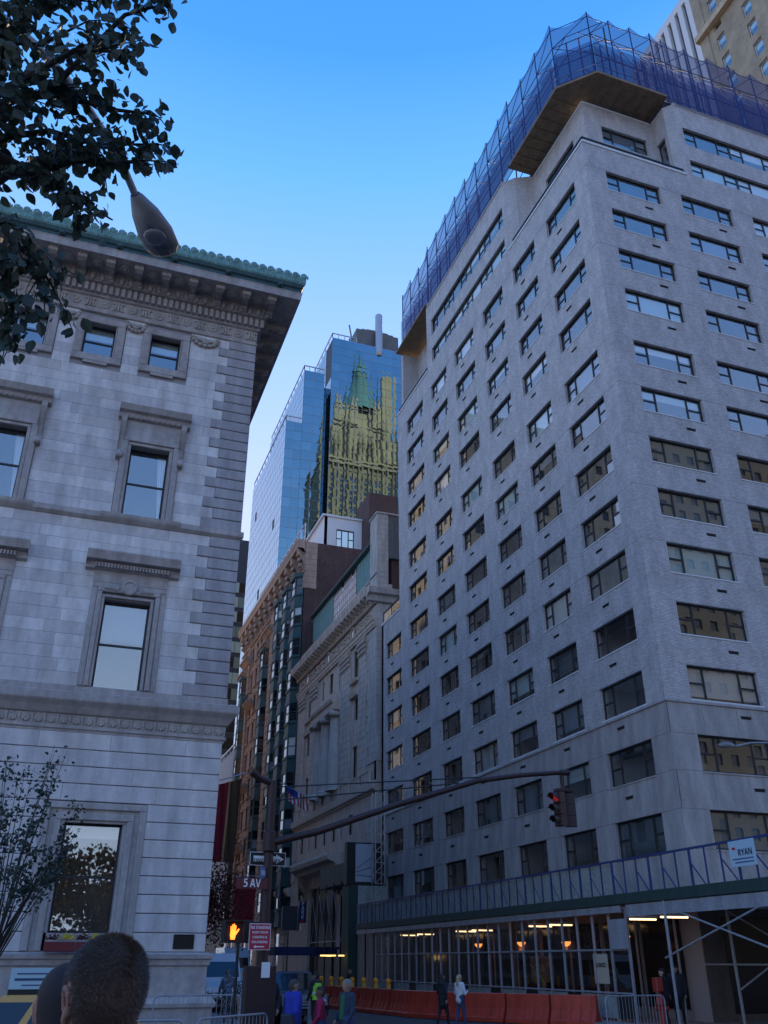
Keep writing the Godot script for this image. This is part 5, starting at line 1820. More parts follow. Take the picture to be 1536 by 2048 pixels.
func barriers():
	var path := [Vector3(14.1, 0, -52.5), Vector3(14.4, 0, -50), Vector3(15.4, 0, -39.7), Vector3(16.5, 0, -36.4), Vector3(19.6, 0, -31.6)]
	var proto := thing("traffic_barrier", "red plastic traffic barrier in the row along the shed", "barrier", Vector3.ZERO, "red barriers along the shed")
	var m := MB.new()   # ribbed jersey section, along local x
	var L := 1.8
	var f := Fr.new(Vector3.ZERO, Vector3.RIGHT, Vector3.UP)
	var g := Fr.new(Vector3.ZERO, Vector3.LEFT, Vector3.UP)
	for i in 9:
		var a := -L / 2 + i * 0.2
		for ff in [f, g]:
			var aa: float = a if ff == f else -a - 0.2
			var deep: float = 0.0 if i % 2 else 0.035
			m.extr(ff, [[0.0, 0.02], [0.3, 0.02], [0.3, 0.16], [0.27 - deep, 0.2], [0.15 - deep, 0.5], [0.11 - deep * 0.3, 0.75], [0.09, 0.98], [0.06, 1.0], [0.0, 1.0]], aa, aa + 0.2, 0.0, 0.0, true)
	part(proto, "shell", m, M.barrier, true)
	var feet := MB.new()
	for s in [-0.6, 0.6]: feet.box(Vector3(s - 0.15, 0, -0.31), Vector3(s + 0.15, 0.03, 0.31))
	part(proto, "foot", feet, M.black, true)
	var spots := []
	for i in path.size() - 1:
		var a: Vector3 = path[i]
		var b: Vector3 = path[i + 1]
		var k := maxi(1, int(round(a.distance_to(b) / 1.86)))
		for j in k:
			spots.append([a.lerp(b, (j + 0.5) / k), atan2(-(b - a).z, (b - a).x)])
	for i in spots.size():
		var o := proto if i == 0 else copy(proto)
		o.position = spots[i][0]
		o.rotation.y = spots[i][1]
	# amber warning lamps along the far end
	var lampp := thing("warning_lamp", "amber round warning lamp standing on the red barriers", "lamp", Vector3.ZERO, "amber lamps on the barriers")
	var c := MB.new()
	c.box(Vector3(-0.09, 0, -0.04), Vector3(0.09, 0.2, 0.04))
	part(lampp, "battery_case", c, mat(0.55, 0.3, 0.04, 0.5), true)
	var l := MB.new()
	l.lathe(Vector3(0, 0.31, -0.05), [[0.0, 0.0], [0.08, 0.005], [0.115, 0.03], [0.115, 0.07], [0.08, 0.095], [0.0, 0.1]], 12, Vector3.BACK)
	part(lampp, "lens", l, mat(0.75, 0.3, 0.02, 0.25), true)
	for i in 8:
		var z := -51.2 + i * 1.35
		var o := lampp if i == 0 else copy(lampp)
		o.position = Vector3(14.28 + (z + 51.2) * 0.096, 1.0, z)
	# crowd barricades of bent steel tube
	var bar := thing("crowd_barricade", "galvanised steel crowd barricade with close upright bars", "barricade", Vector3.ZERO, "steel crowd barricades")
	var fr := MB.new()
	var pts := [Vector3(-1.2, 0.15, 0), Vector3(-1.2, 0.95, 0)]
	for k in 5: pts.append(Vector3(-1.2 + 0.16 - 0.16 * cos(PI / 2 * (k + 1) / 5), 0.95 + 0.16 * sin(PI / 2 * (k + 1) / 5), 0))
	for k in 5: pts.append(Vector3(1.2 - 0.16 + 0.16 * sin(PI / 2 * k / 5), 0.95 + 0.16 * cos(PI / 2 * k / 5), 0))
	pts.append(Vector3(1.2, 0.95, 0)); pts.append(Vector3(1.2, 0.15, 0)); pts.append(Vector3(-1.2, 0.15, 0))
	fr.tube(pts, [0.021], 8)
	part(bar, "frame", fr, M.galv, true)
	var up := MB.new()
	up.tube([Vector3(0, 0.15, 0), Vector3(0, 1.1, 0)], [0.008], 6)
	var um := up.done()
	for k in 17: same(bar, "upright_bar", um, M.galv, Transform3D(Basis(), Vector3(-1.06 + k * 0.1325, 0, 0)))
	for s in [-0.85, 0.85]:
		var ft := MB.new()
		ft.tube([Vector3(s, 0.02, -0.3), Vector3(s, 0.14, 0), Vector3(s, 0.02, 0.3)], [0.018], 6)
		part(bar, "foot", ft, M.galv, true)
	var at := [[Vector3(4.5, 0.15, -27.8), 0.0, "steel crowd barricade standing against the marble clubhouse base"], [Vector3(4.05, 0, -20.3), 0.75, "steel crowd barricade set at an angle before the brown signal pole"], [Vector3(1.7, 0, -19.2), 0.05, "steel crowd barricade beside the yellow taxi"], [Vector3(9.9, 0, -35.2), 1.15, "steel crowd barricade behind the person in blue coat"], [Vector3(18.5, 0, -27.6), 0.1, "steel crowd barricade closing the end of red barriers"]]
	for i in at.size():
		var o := bar if i == 0 else copy(bar)
		o.position = at[i][0]
		o.rotation.y = at[i][1]
		o.set_meta("label", at[i][2])

# a cobra street lamp: pole, bowed arm and flattened head at the arm's end
func street_lamp(label: String, foot: Vector3, neck: Vector3, tip: Vector3):
	var S := thing("street_lamp", label, "street lamp", foot)
	var p := MB.new()
	p.tube([foot, foot + Vector3(0, neck.y - 0.9, 0)], [0.11, 0.07], 8)
	p.lathe(foot, [[0.22, 0.0], [0.22, 0.3], [0.13, 0.45]], 8)
	part(S, "pole", p, M.galv)
	var a := MB.new()
	var s := foot + Vector3(0, neck.y - 1.0, 0)
	var pts := []
	for k in 9:
		var t := k / 8.0
		pts.append(s.lerp(neck, t) + Vector3(0, 0.55 * sin(PI * t * 0.9) * (1 - t * 0.4), 0))
	pts[8] = neck
	a.tube(pts, [0.04], 8)
	part(S, "arm", a, M.galv)
	# head: rings along the axis, wider towards the tip, flatter below
	var ax := (tip - neck)
	var len := ax.length()
	ax = ax.normalized()
	var sd := ax.cross(Vector3.UP).normalized()
	var up := sd.cross(ax)
	var rings := []
	for r in [[0.0, 0.05, 0.05, 0.05], [0.06, 0.075, 0.08, 0.05], [0.3, 0.15, 0.13, 0.05], [0.62, 0.2, 0.14, 0.05], [0.86, 0.195, 0.1, 0.045], [0.97, 0.13, 0.06, 0.03], [1.0, 0.05, 0.03, 0.02]]:
		var ring := []
		for k in 16:
			var an := TAU * k / 16
			var y: float = sin(an) * (r[2] if sin(an) > 0 else r[3])
			ring.append(neck + ax * (r[0] * len) + sd * cos(an) * r[1] + up * y)
		rings.append(ring)
	var h := MB.new()
	for i in rings.size() - 1:
		for k in 16:
			var l := (k + 1) % 16
			var c0: Vector3 = neck + ax * len * 0.5
			var q := [rings[i][k], rings[i][l], rings[i + 1][l], rings[i + 1][k]]
			var nn := []
			for e in q: nn.append(((e - c0) - ax * (e - c0).dot(ax) * 0.7).normalized())
			h.trin(q[0], q[2], q[1], nn[0], nn[2], nn[1])
			h.trin(q[0], q[3], q[2], nn[0], nn[3], nn[2])
	part(S, "lamp_head", h, mat(0.2, 0.19, 0.2, 0.5))
	var g := MB.new()
	g.ball(neck + ax * len * 0.66 - up * 0.04, Vector3(0.13, 0.05, 0.13), 12, 6)
	part(S, "lens", g, mat(0.25, 0.24, 0.26, 0.2))

func plate(parent: Node, called: String, c: Vector3, w: float, h: float, turn: float, m: Material) -> Transform3D:
	var b := Basis(Vector3.UP, turn)
	var q := MB.new()
	q.fbox(Fr.new(c, b.x, Vector3.UP), -w / 2, w / 2, -h / 2, h / 2, -0.004, 0.0)
	part(parent, called, q, m)
	return Transform3D(b, c - origin(parent) + b.z * 0.004)

func signal_head(parent: Node, c: Vector3, turn: float, lit: int):
	var b := Basis(Vector3.UP, turn)
	var f := Fr.new(c, b.x, Vector3.UP)
	var h := MB.new()
	for k in 3: h.fbox(f, -0.15, 0.15, -0.45 + k * 0.3 + 0.005, -0.15 + k * 0.3 - 0.005, -0.12, 0.08, 0.02)
	var o := part(parent, "signal_head", h, M.pole_brown)
	for k in 3:
		var y := -0.3 + k * 0.3
		var l := MB.new()
		l.lathe(f.p(0, y, 0.075), [[0.105, 0.0], [0.1, 0.02], [0.06, 0.045], [0.0, 0.055]], 14, f.n)
		part(o, "lamp_lens", l, glow(0.55, 0.015, 0.02, 0.18) if k == lit else mat(0.02, 0.025, 0.02, 0.3))
		var v := MB.new()   # tunnel visor
		for e in 15:
			var a0 := -0.35 + (PI + 0.7) * e / 15
			var a1 := -0.35 + (PI + 0.7) * (e + 1) / 15
			var p0 := f.p(cos(a0) * 0.125, y + sin(a0) * 0.125, 0.08)
			var p1 := f.p(cos(a1) * 0.125, y + sin(a1) * 0.125, 0.08)
			var r0 := f.p(cos(a0) * 0.12, y + sin(a0) * 0.12, 0.3 if sin(a0) > 0 else 0.2)
			var r1 := f.p(cos(a1) * 0.12, y + sin(a1) * 0.12, 0.3 if sin(a1) > 0 else 0.2)
			v.quad(p0, p1, r1, r0)
			v.quad(p1 - (p1 - f.p(0, y, 0.08)) * 0.04, p0 - (p0 - f.p(0, y, 0.08)) * 0.04, r0 - (r0 - f.p(0, y, 0.3)) * 0.04, r1 - (r1 - f.p(0, y, 0.3)) * 0.04)
		part(o, "visor", v, M.pole_brown)

func street_furniture():
	var P := thing("signal_pole", "brown octagonal traffic signal pole with long arm over the street", "traffic light", Vector3(5.36, 0.15, -23.8))
	var b := P.position
	var m := MB.new()
	m.tube([b, b + Vector3(0, 1.0, 0), b + Vector3(0, 6.25, 0)], [0.17, 0.14, 0.11], 8)
	m.lathe(b, [[0.34, 0], [0.34, 0.25], [0.22, 0.6]], 8)
	m.lathe(b + Vector3(0, 4.45, 0), [[0.13, 0], [0.17, 0.05], [0.17, 0.5], [0.13, 0.55]], 10)
	part(P, "pole", m, M.pole_brown)
	var st := MB.new()
	st.tube([b + Vector3(0, 6.2, 0), Vector3(5.0, 6.45, -23.75), Vector3(4.75, 6.6, -23.7)], [0.09, 0.09, 0.11], 8)
	part(P, "stub_arm", st, M.pole_brown)
	var arm := MB.new()
	arm.tube([Vector3(5.4, 4.85, -23.8), Vector3(6.6, 5.15, -23.5), Vector3(8.65, 5.86, -23.0), Vector3(10.8, 6.52, -22.45), Vector3(12.0, 6.7, -22.2), Vector3(13.25, 6.82, -22.0)], [0.1, 0.095, 0.085, 0.075, 0.065, 0.06], 10)
	arm.tube([Vector3(13.15, 6.8, -22.0), Vector3(13.4, 6.82, -21.95)], [0.085], 8)
	part(P, "arm", arm, M.pole_brown)
	var wires := MB.new()
	wires.tube([b + Vector3(0, 6.1, 0), Vector3(10.9, 6.62, -22.45)], [0.018], 5)
	wires.tube([b + Vector3(0, 5.75, 0), Vector3(10.3, 6.45, -22.6)], [0.018], 5)
	part(P, "guy_rods", wires, M.black)
	var hang := MB.new()
	hang.tube([Vector3(13.2, 6.8, -22.0), Vector3(13.2, 6.35, -22.0)], [0.045], 8)
	hang.fbox(FZ(-22.0), 12.95, 13.45, 6.28, 6.36, -0.12, 0.12, 0.01)
	part(P, "hanger", hang, M.pole_brown)
	signal_head(P, Vector3(13.0, 5.82, -21.98), -PI / 2 + 0.25, 2)
	signal_head(P, Vector3(13.38, 5.82, -22.05), PI - 0.5, -1)
	# cabinet, flyer and signs fixed to the pole
	var cab := MB.new()
	cab.fbox(FZ(-23.6), 4.85, 5.6, 0.45, 2.0, 0.0, 0.32, 0.02)
	part(P, "cabinet", cab, stone(0.035, 0.016, 0.016, 0.3, 61, 0.5, 0.5))
	var fly := MB.new()
	fly.fbox(FZ(-23.27), 5.22, 5.43, 1.75, 2.08, 0.0, 0.004)
	lone("paper_flyer", fly, M.white_paint, "white paper flyer taped to the brown signal pole", "flyer", Vector3(5.3, 1.9, -23.27))
	var white := mat(0.75, 0.76, 0.78, 0.5)
	var ow := thing("one_way_sign", "black and white ONE WAY arrow sign behind the brown pole", "sign", Vector3(5.4, 4.3, -24.05))
	plate(ow, "border", Vector3(5.4, 4.48, -24.054), 0.95, 0.33, 0, white)
	plate(ow, "plate", Vector3(5.4, 4.48, -24.045), 0.92, 0.3, 0, M.black)
	var ar := MB.new()
	var z0 := -24.04
	ar.fbox(FZ(z0), 5.02, 5.62, 4.41, 4.55, 0, 0.003)
	ar.tri(Vector3(5.62, 4.6, z0 + 0.003), Vector3(5.62, 4.36, z0 + 0.003), Vector3(5.82, 4.48, z0 + 0.003))
	part(ow, "arrow", ar, white)
	lettering(ow, "ONE", 0.105, Transform3D(Basis(), Vector3(5.155 - 5.4, 0.13, 0.017)), M.black, 0.9)
	lettering(ow, "WAY", 0.105, Transform3D(Basis(), Vector3(5.6 - 5.4, 0.13, 0.017)), M.black, 0.9)
	var ob := thing("one_way_sign", "small blue grey arrow sign turned nearly edge-on below ONE WAY sign", "sign", Vector3(5.2, 4.0, -23.7))
	plate(ob, "plate", Vector3(5.22, 4.1, -23.62), 0.6, 0.3, 1.0, mat(0.12, 0.17, 0.32, 0.5))
	plate(ob, "arrow", Vector3(5.225, 4.1, -23.614), 0.42, 0.12, 1.0, mat(0.4, 0.46, 0.6, 0.5))
	var av := thing("street_name_sign", "brown street name sign reading 5 AV on the signal pole", "sign", Vector3(4.9, 3.8, -23.6))
	plate(av, "plate", Vector3(4.92, 3.85, -23.56), 0.8, 0.26, 0, mat(0.12, 0.02, 0.02, 0.5))
	lettering(av, "5 AV", 0.2, Transform3D(Basis(), Vector3(0.02, 0.05, 0.045)), white, 0.8)
	var ns := thing("no_standing_sign", "red parking sign reading NO STANDING EXCEPT TRUCKS on the pole", "sign", Vector3(5.12, 2.4, -23.25))
	plate(ns, "border", Vector3(5.12, 2.63, -23.204), 0.54, 0.58, 0.06, white)
	var tf := plate(ns, "plate", Vector3(5.12, 2.63, -23.197), 0.51, 0.55, 0.06, mat(0.42, 0.025, 0.05, 0.5))
	var lines := ["NO STANDING", "EXCEPT TRUCKS", "LOADING &", "UNLOADING"]
	for i in 4: lettering(ns, lines[i], [0.07, 0.05, 0.056, 0.056][i], tf * Transform3D(Basis(), Vector3(0, 0.2 - 0.105 * i, 0.002)), white, [0.75, 0.8, 0.9, 0.9][i])
	var aw := MB.new()
	aw.fbox(FZ(-23.19), 5.02, 5.24, 2.4, 2.425, 0, 0.004)
	aw.tri(Vector3(5.03, 2.45, -23.186), Vector3(4.97, 2.4125, -23.186), Vector3(5.03, 2.375, -23.186))
	part(ns, "arrow", aw, white)
	# walk signal with the lit hand
	var W := thing("walk_signal", "black walk signal box showing a lit orange hand", "traffic light", Vector3(4.75, 2.5, -23.6))
	var wb := MB.new()
	wb.fbox(FZ(-23.75), 4.28, 5.02, 2.5, 3.0, 0.0, 0.25, 0.02)
	wb.rim(FZ(-23.75), 4.28, 4.78, 2.5, 3.0, 0.03, 0.25, 0.4)
	part(W, "housing", wb, M.black)
	var br := MB.new()
	br.tube([Vector3(5.0, 2.95, -23.7), Vector3(5.35, 2.95, -23.8)], [0.03], 8)
	br.tube([Vector3(5.0, 2.55, -23.7), Vector3(5.35, 2.55, -23.8)], [0.03], 8)
	part(W, "bracket", br, M.pole_brown)
	var hand := MB.new()
	var hx := 4.52
	var hz := -23.49
	var palm := [Vector2(-0.055, -0.17), Vector2(0.045, -0.17), Vector2(0.06, -0.08), Vector2(0.13, 0.02), Vector2(0.15, 0.06), Vector2(0.12, 0.07), Vector2(0.06, 0.0), Vector2(0.055, 0.03), Vector2(-0.07, 0.03), Vector2(-0.075, -0.08)]
	var ix := Geometry2D.triangulate_polygon(PackedVector2Array(palm))
	for i in range(0, ix.size(), 3):
		var q := []
		for j in 3: q.append(Vector3(hx + palm[ix[i + j]].x, 2.74 + palm[ix[i + j]].y, hz))
		hand.tri(q[0], q[1], q[2])
	for k in 4: hand.tube([Vector3(hx - 0.055 + 0.034 * k, 2.76, hz), Vector3(hx - 0.06 + 0.038 * k, 2.74 + [0.12, 0.16, 0.175, 0.14][k], hz)], [0.0145], 8)
	part(W, "lit_hand", hand, glow(1.0, 0.2, 0.02, 2.6))
	var ol := OmniLight3D.new()
	ol.name = "hand_light"
	ol.light_energy = 0.02
	ol.light_color = Color(1, 0.5, 0.2)
	ol.light_size = 0.12
	ol.omni_range = 3.0
	ol.omni_attenuation = 2.0
	ol.shadow_enabled = true
	ol.position = Vector3(hx, 2.74, hz + 0.12) - W.position
	W.add_child(ol)
	var pp := MB.new()
	pp.tube([Vector3(5.0, 0.15, -25.2), Vector3(5.0, 2.5, -25.2)], [0.04], 8)
	pp.lathe(Vector3(5.0, 2.5, -25.2), [[0.05, 0], [0.07, 0.06], [0.0, 0.14]], 8)
	lone("thin_post", pp, M.black, "thin dark post standing beside the brown signal pole", "post", Vector3(5.0, 0.15, -25.2))
	street_lamp("grey cobra street lamp hanging among the elm leaves", Vector3(-1.75, 0.15, -4.6), Vector3(-0.22, 9.14, -7.0), Vector3(0.2, 8.97, -7.6))
	street_lamp("blue grey cobra street lamp over the shed corner", Vector3(27.2, 0.15, -24.0), Vector3(22.7, 9.0, -25.75), Vector3(22.0, 8.98, -25.8))
	# red standpipe under the shed
	var sp := MB.new()
	sp.lathe(Vector3(19.75, 0.15, -28.0), [[0.16, 0], [0.16, 0.1], [0.11, 0.14], [0.11, 0.62], [0.16, 0.68], [0.15, 0.8], [0.1, 0.95], [0.03, 1.0], [0.0, 1.05]], 12)
	sp.tube([Vector3(19.5, 0.72, -28.0), Vector3(20.0, 0.72, -28.0)], [0.07], 10)
	lone("fire_hydrant", sp, mat(0.35, 0.03, 0.02, 0.5), "red fire hydrant on the pavement beside the shed leg", "hydrant", Vector3(19.75, 0.15, -28.0))
	var rb := MB.new()
	rb.fbox(FZ(-28.05), 19.62, 19.88, 1.2, 1.62, -0.12, 0.12, 0.03)
	rb.box(Vector3(19.7, 0.15, -28.1), Vector3(19.8, 1.15, -28.0))
	lone("alarm_post", rb, mat(0.3, 0.03, 0.02, 0.5), "red call box on a post beside the two dark figures", "call box", Vector3(19.75, 0.15, -28.05))
	# flags and banners on the side street
	var us := thing("striped_flag", "red and white striped flag with blue canton on slanted staff", "flag", Vector3(23.2, 15.2, -81.7))
	var sf := MB.new()
	sf.tube([Vector3(23.25, 15.1, -81.6), Vector3(19.4, 17.1, -83.2)], [0.06, 0.04], 8)
	part(us, "staff", sf, M.steel)
	var cl := MB.new()
	cl.colored = true
	for i in 13:
		for j in 12:
			var red := Color(0.4, 0.03, 0.04)
			cl.col = red if i % 2 == 0 else Color(0.6, 0.56, 0.52)
			if i < 7 and j < 5: cl.col = Color(0.03, 0.05, 0.2)
			var e := []
			for c in [[i, j], [i, j + 1], [i + 1, j + 1], [i + 1, j]]:
				var u: float = c[1] / 12.0
				var v: float = c[0] / 13.0
				e.append(Vector3(20.0 + 1.9 * v * 1.1, 16.75 - v * 1.0 - u * 1.3 + 0.1 * sin(u * 9 + v * 4), -82.9 + 0.5 * u + 0.18 * sin(v * 11 + u * 3)))
			cl.quad(e[0], e[1], e[2], e[3])
	var flm := mat(1, 1, 1, 0.9)
	flm.vertex_color_use_as_albedo = true
	flm.cull_mode = BaseMaterial3D.CULL_DISABLED
	part(us, "cloth", cl, flm)
	var bn := thing("long_banner", "tall maroon and olive banner hanging from a pole off the hotel", "flag", Vector3(21, 13.3, -118))
	var pl := MB.new()
	pl.tube([Vector3(23.3, 24.4, -118), Vector3(19.2, 23.1, -118.2)], [0.1, 0.07], 8)
	part(bn, "pole", pl, M.steel)
	for s in [[19.35, 20.75, 0], [20.75, 21.0, 1], [21.0, 22.35, 2]]:
		var q := MB.new()
		var n := 8
		for i in n:
			for j in 16:
				var e := []
				for c in [[i, j], [i + 1, j], [i + 1, j + 1], [i, j + 1]]:
					var xx: float = lerpf(s[0], s[1], float(c[0]) / n)
					var yy: float = lerpf(13.2, 23.2 + (xx - 19.3) * 0.3 - 0.6, c[1] / 16.0)
					e.append(Vector3(xx - 0.02 * (23 - yy), yy, -118.1 + 0.12 * sin(xx * 6 + yy * 0.4)))
				q.quad(e[0], e[1], e[2], e[3])
		var cm := mat([0.2, 0.4, 0.09][s[2]], [0.012, 0.3, 0.06][s[2]], [0.035, 0.14, 0.035][s[2]], 0.9)
		cm.cull_mode = BaseMaterial3D.CULL_DISABLED
		part(bn, "cloth", q, cm)
	var bq := thing("maroon_banner", "plain maroon banner hung beneath the street name sign from the hotel", "flag", Vector3(20.2, 6.6, -100))
	var bp := MB.new()
	bp.tube([Vector3(23.3, 10.4, -100), Vector3(18.9, 10.1, -100)], [0.06], 8)
	part(bq, "pole", bp, M.steel)
	var bc := MB.new()
	for i in 10:
		var x0 := 19.1 + i * 0.22
		bc.quad(Vector3(x0, 5.9, -100 + 0.06 * sin(i * 1.3)), Vector3(x0 + 0.22, 5.9, -100 + 0.06 * sin((i + 1) * 1.3)), Vector3(x0 + 0.22, 10.1, -100 + 0.03 * sin((i + 1) * 1.3)), Vector3(x0, 10.1, -100 + 0.03 * sin(i * 1.3)))
	var bmm := mat(0.28, 0.015, 0.025, 0.9)
	bmm.cull_mode = BaseMaterial3D.CULL_DISABLED
	part(bq, "cloth", bc, bmm)
	# works at the limestone club: dark shed, scaffold, hoist, hoarding and signs
	var S := thing("club_scaffold", "dark scaffold shed over the entrance of the limestone club", "scaffold", Vector3(21.8, 0, -79))
	var d := MB.new()
	d.box(Vector3(21.6, 7.4, -76), Vector3(23.2, 8.9, -65))
	part(S, "hung_panel", d, M.green_paint)
	for i in 6:
		for xx in [20.7, 22.6]:
			var p := MB.new()
			p.tube([Vector3(xx, 0.15, -65 - i * 2.0), Vector3(xx, 7.4, -65 - i * 2.0)], [0.06], 6)
			part(S, "standard", p, M.black)
		if i < 5:
			var c := MB.new()
			c.tube([Vector3(20.7, 3.4, -65 - i * 2.0), Vector3(20.7, 6.8, -67 - i * 2.0)], [0.03], 6)
			c.tube([Vector3(20.7, 6.8, -65 - i * 2.0), Vector3(20.7, 3.4, -67 - i * 2.0)], [0.03], 6)
			c.tube([Vector3(20.7, 3.4, -65 - i * 2.0), Vector3(20.7, 3.4, -67 - i * 2.0)], [0.04], 6)
			part(S, "brace", c, M.galv)
	for i in 2:
		var T0 := thing("strip_light", "bright yellow strip light in the dark club scaffold", "lamp", Vector3(19.2 + i * 1.3, 2.45, -64.8), "strip lights in the club scaffold")
		var t := MB.new()
		t.tube([Vector3(-0.6, 0, 0), Vector3(0.5, 0, 0)], [0.045], 8)
		part(T0, "lamp_tube", t, glow(1.0, 0.65, 0.2, 1.6), true)
		var c := MB.new()
		c.box(Vector3(-0.62, 0.045, -0.07), Vector3(0.52, 0.11, 0.07))
		part(T0, "casing", c, M.black, true)
		var rd := MB.new()
		rd.tube([Vector3(0, 0.1, 0), Vector3(0, 1.7, 0)], [0.01], 5)
		part(T0, "rod", rd, M.black, true)
		var o := OmniLight3D.new()
		o.name = "strip_lamp_light"
		o.light_energy = 0.15
		o.light_color = Color(1, 0.8, 0.5)
		o.light_size = 0.1
		o.omni_range = 6.0
		o.omni_attenuation = 2.0
		o.shadow_enabled = true
		o.position = Vector3(0, -0.12, 0)
		T0.add_child(o)
	var hb := thing("plywood_hoarding", "plywood hoarding boxes beside the end of the shed parapet", "hoarding", Vector3(22, 0, -64))
	for s in [[20.3, 21.0, 0.15, 6.9, 0], [21.0, 22.2, 5.0, 6.9, 1], [22.2, 23.2, 5.0, 6.9, 1]]:
		var q := MB.new()
		q.fbox(FZ(-64), s[0] + 0.01, s[1] - 0.01, s[2], s[3], -1.5, 0.0, 0.01)
		part(hb, "board", q, [M.green_paint, M.shed_panel][s[4]])
	var bb := thing("hoarding_poster", "white glossy poster panel standing on the plywood hoarding", "sign", Vector3(21.7, 6.95, -64.2))
	var bf := MB.new()
	bf.fbox(FZ(-64.2), 20.2, 22.9, 6.95, 9.8, -0.6, -0.02)
	part(bb, "backing", bf, M.black)
	var bw := MB.new()
	bw.fbox(FZ(-64.2), 20.85, 22.25, 7.15, 9.7, -0.02, 0.01)
	part(bb, "panel", bw, mat(0.42, 0.46, 0.52, 0.3))
	for i in 3:
		var l := MB.new()
		l.bar(Vector3(20.9, 8.0 - 0.2 * i, -64.18), Vector3(22.2, 8.9 - 0.7 * i, -64.18), 0.03)
		part(bb, "print_line", l, M.black)
	var ho := thing("hoist_mast", "slender lattice hoist mast beside the edge of the apartment tower", "mast", Vector3(22.0, 6.9, -62.5))
	for c in [Vector3(-0.35, 0, -0.35), Vector3(0.35, 0, -0.35), Vector3(0.35, 0, 0.35), Vector3(-0.35, 0, 0.35)]:
		var q := MB.new()
		q.bar(ho.position + c, ho.position + c + Vector3(0, 6.2, 0), 0.07)
		part(ho, "chord", q, M.steel)
	var lac := MB.new()
	for i in 9:
		var y := 6.9 + i * 0.69
		lac.bar(Vector3(21.65, y, -62.15), Vector3(22.35, y + 0.69, -62.15), 0.04)
		lac.bar(Vector3(21.65, y, -62.15), Vector3(22.35, y, -62.15), 0.04)
		lac.bar(Vector3(21.65, y, -62.85), Vector3(21.65, y + 0.69, -62.15), 0.04)
	part(ho, "lacing", lac, M.steel)
	var ks := thing("park_sign", "upright dark blue sign reading PARK with red arrow", "sign", Vector3(22.5, 5.2, -85))
	var kb := MB.new()
	kb.fbox(FZ(-85), 22.25, 22.95, 5.2, 7.0, -0.25, 0.0, 0.02)
	part(ks, "box", kb, mat(0.015, 0.03, 0.12, 0.4))
	for i in 4: lettering(ks, "PARK"[i], 0.33, Transform3D(Basis(), Vector3(0.1, 1.6 - 0.37 * i, 0.006)), white)
	var kr := MB.new()
	kr.fbox(FZ(-85), 22.42, 22.78, 5.28, 5.42, 0.0, 0.01)
	part(ks, "red_mark", kr, mat(0.6, 0.03, 0.03))
	var kg := MB.new()
	kg.fbox(FZ(-85.3), 20.8, 22.2, 4.6, 6.6, -0.4, 0.0, 0.02)
	lone("garage_sign", kg, mat(0.05, 0.05, 0.06, 0.6), "dark square garage sign box beside the PARK sign", "sign", Vector3(21.5, 4.6, -85.3))
	var aw2 := thing("blue_awning", "dark blue entrance awning on thin posts by the limestone club", "awning", Vector3(19.8, 0, -78))
	var ab := MB.new()
	ab.extr(FZ(-74), [[0.0, 2.5], [0.02, 2.5], [0.02, 3.0], [0.0, 3.0]], 17.6, 22.6)
	ab.poly([Vector2(17.6, -74), Vector2(17.6, -77), Vector2(22.8, -77), Vector2(22.8, -74)], 2.95, 3.1)
	ab.fbox(FX(17.6), -77, -74, 2.5, 3.0, 0, 0.02)
	part(aw2, "canopy", ab, mat(0.012, 0.025, 0.09, 0.8))
	for c in [[17.7, -74.1], [17.7, -76.9]]:
		var q := MB.new()
		q.tube([Vector3(c[0], 0.15, c[1]), Vector3(c[0], 2.95, c[1])], [0.04], 6)
		part(aw2, "post", q, M.steel)

# ---------- vehicles
func wheel(parent: Node, c: Vector3, r: float, side: float):
	var t := MB.new()
	t.lathe(c, [[r * 0.6, -0.1], [r * 0.92, -0.11], [r, -0.07], [r, 0.07], [r * 0.92, 0.11], [r * 0.6, 0.1]], 20, Vector3.BACK)
	var o := part(parent, "wheel", t, M.black, true)
	var m := MB.new()
	m.lathe(c + Vector3(0, 0, side * 0.085), [[r * 0.62, 0.0], [r * 0.55, 0.02 * side], [r * 0.2, 0.0], [0.0, 0.02 * side]], 14, Vector3.BACK)
	part(o, "rim", m, M.steel, true)

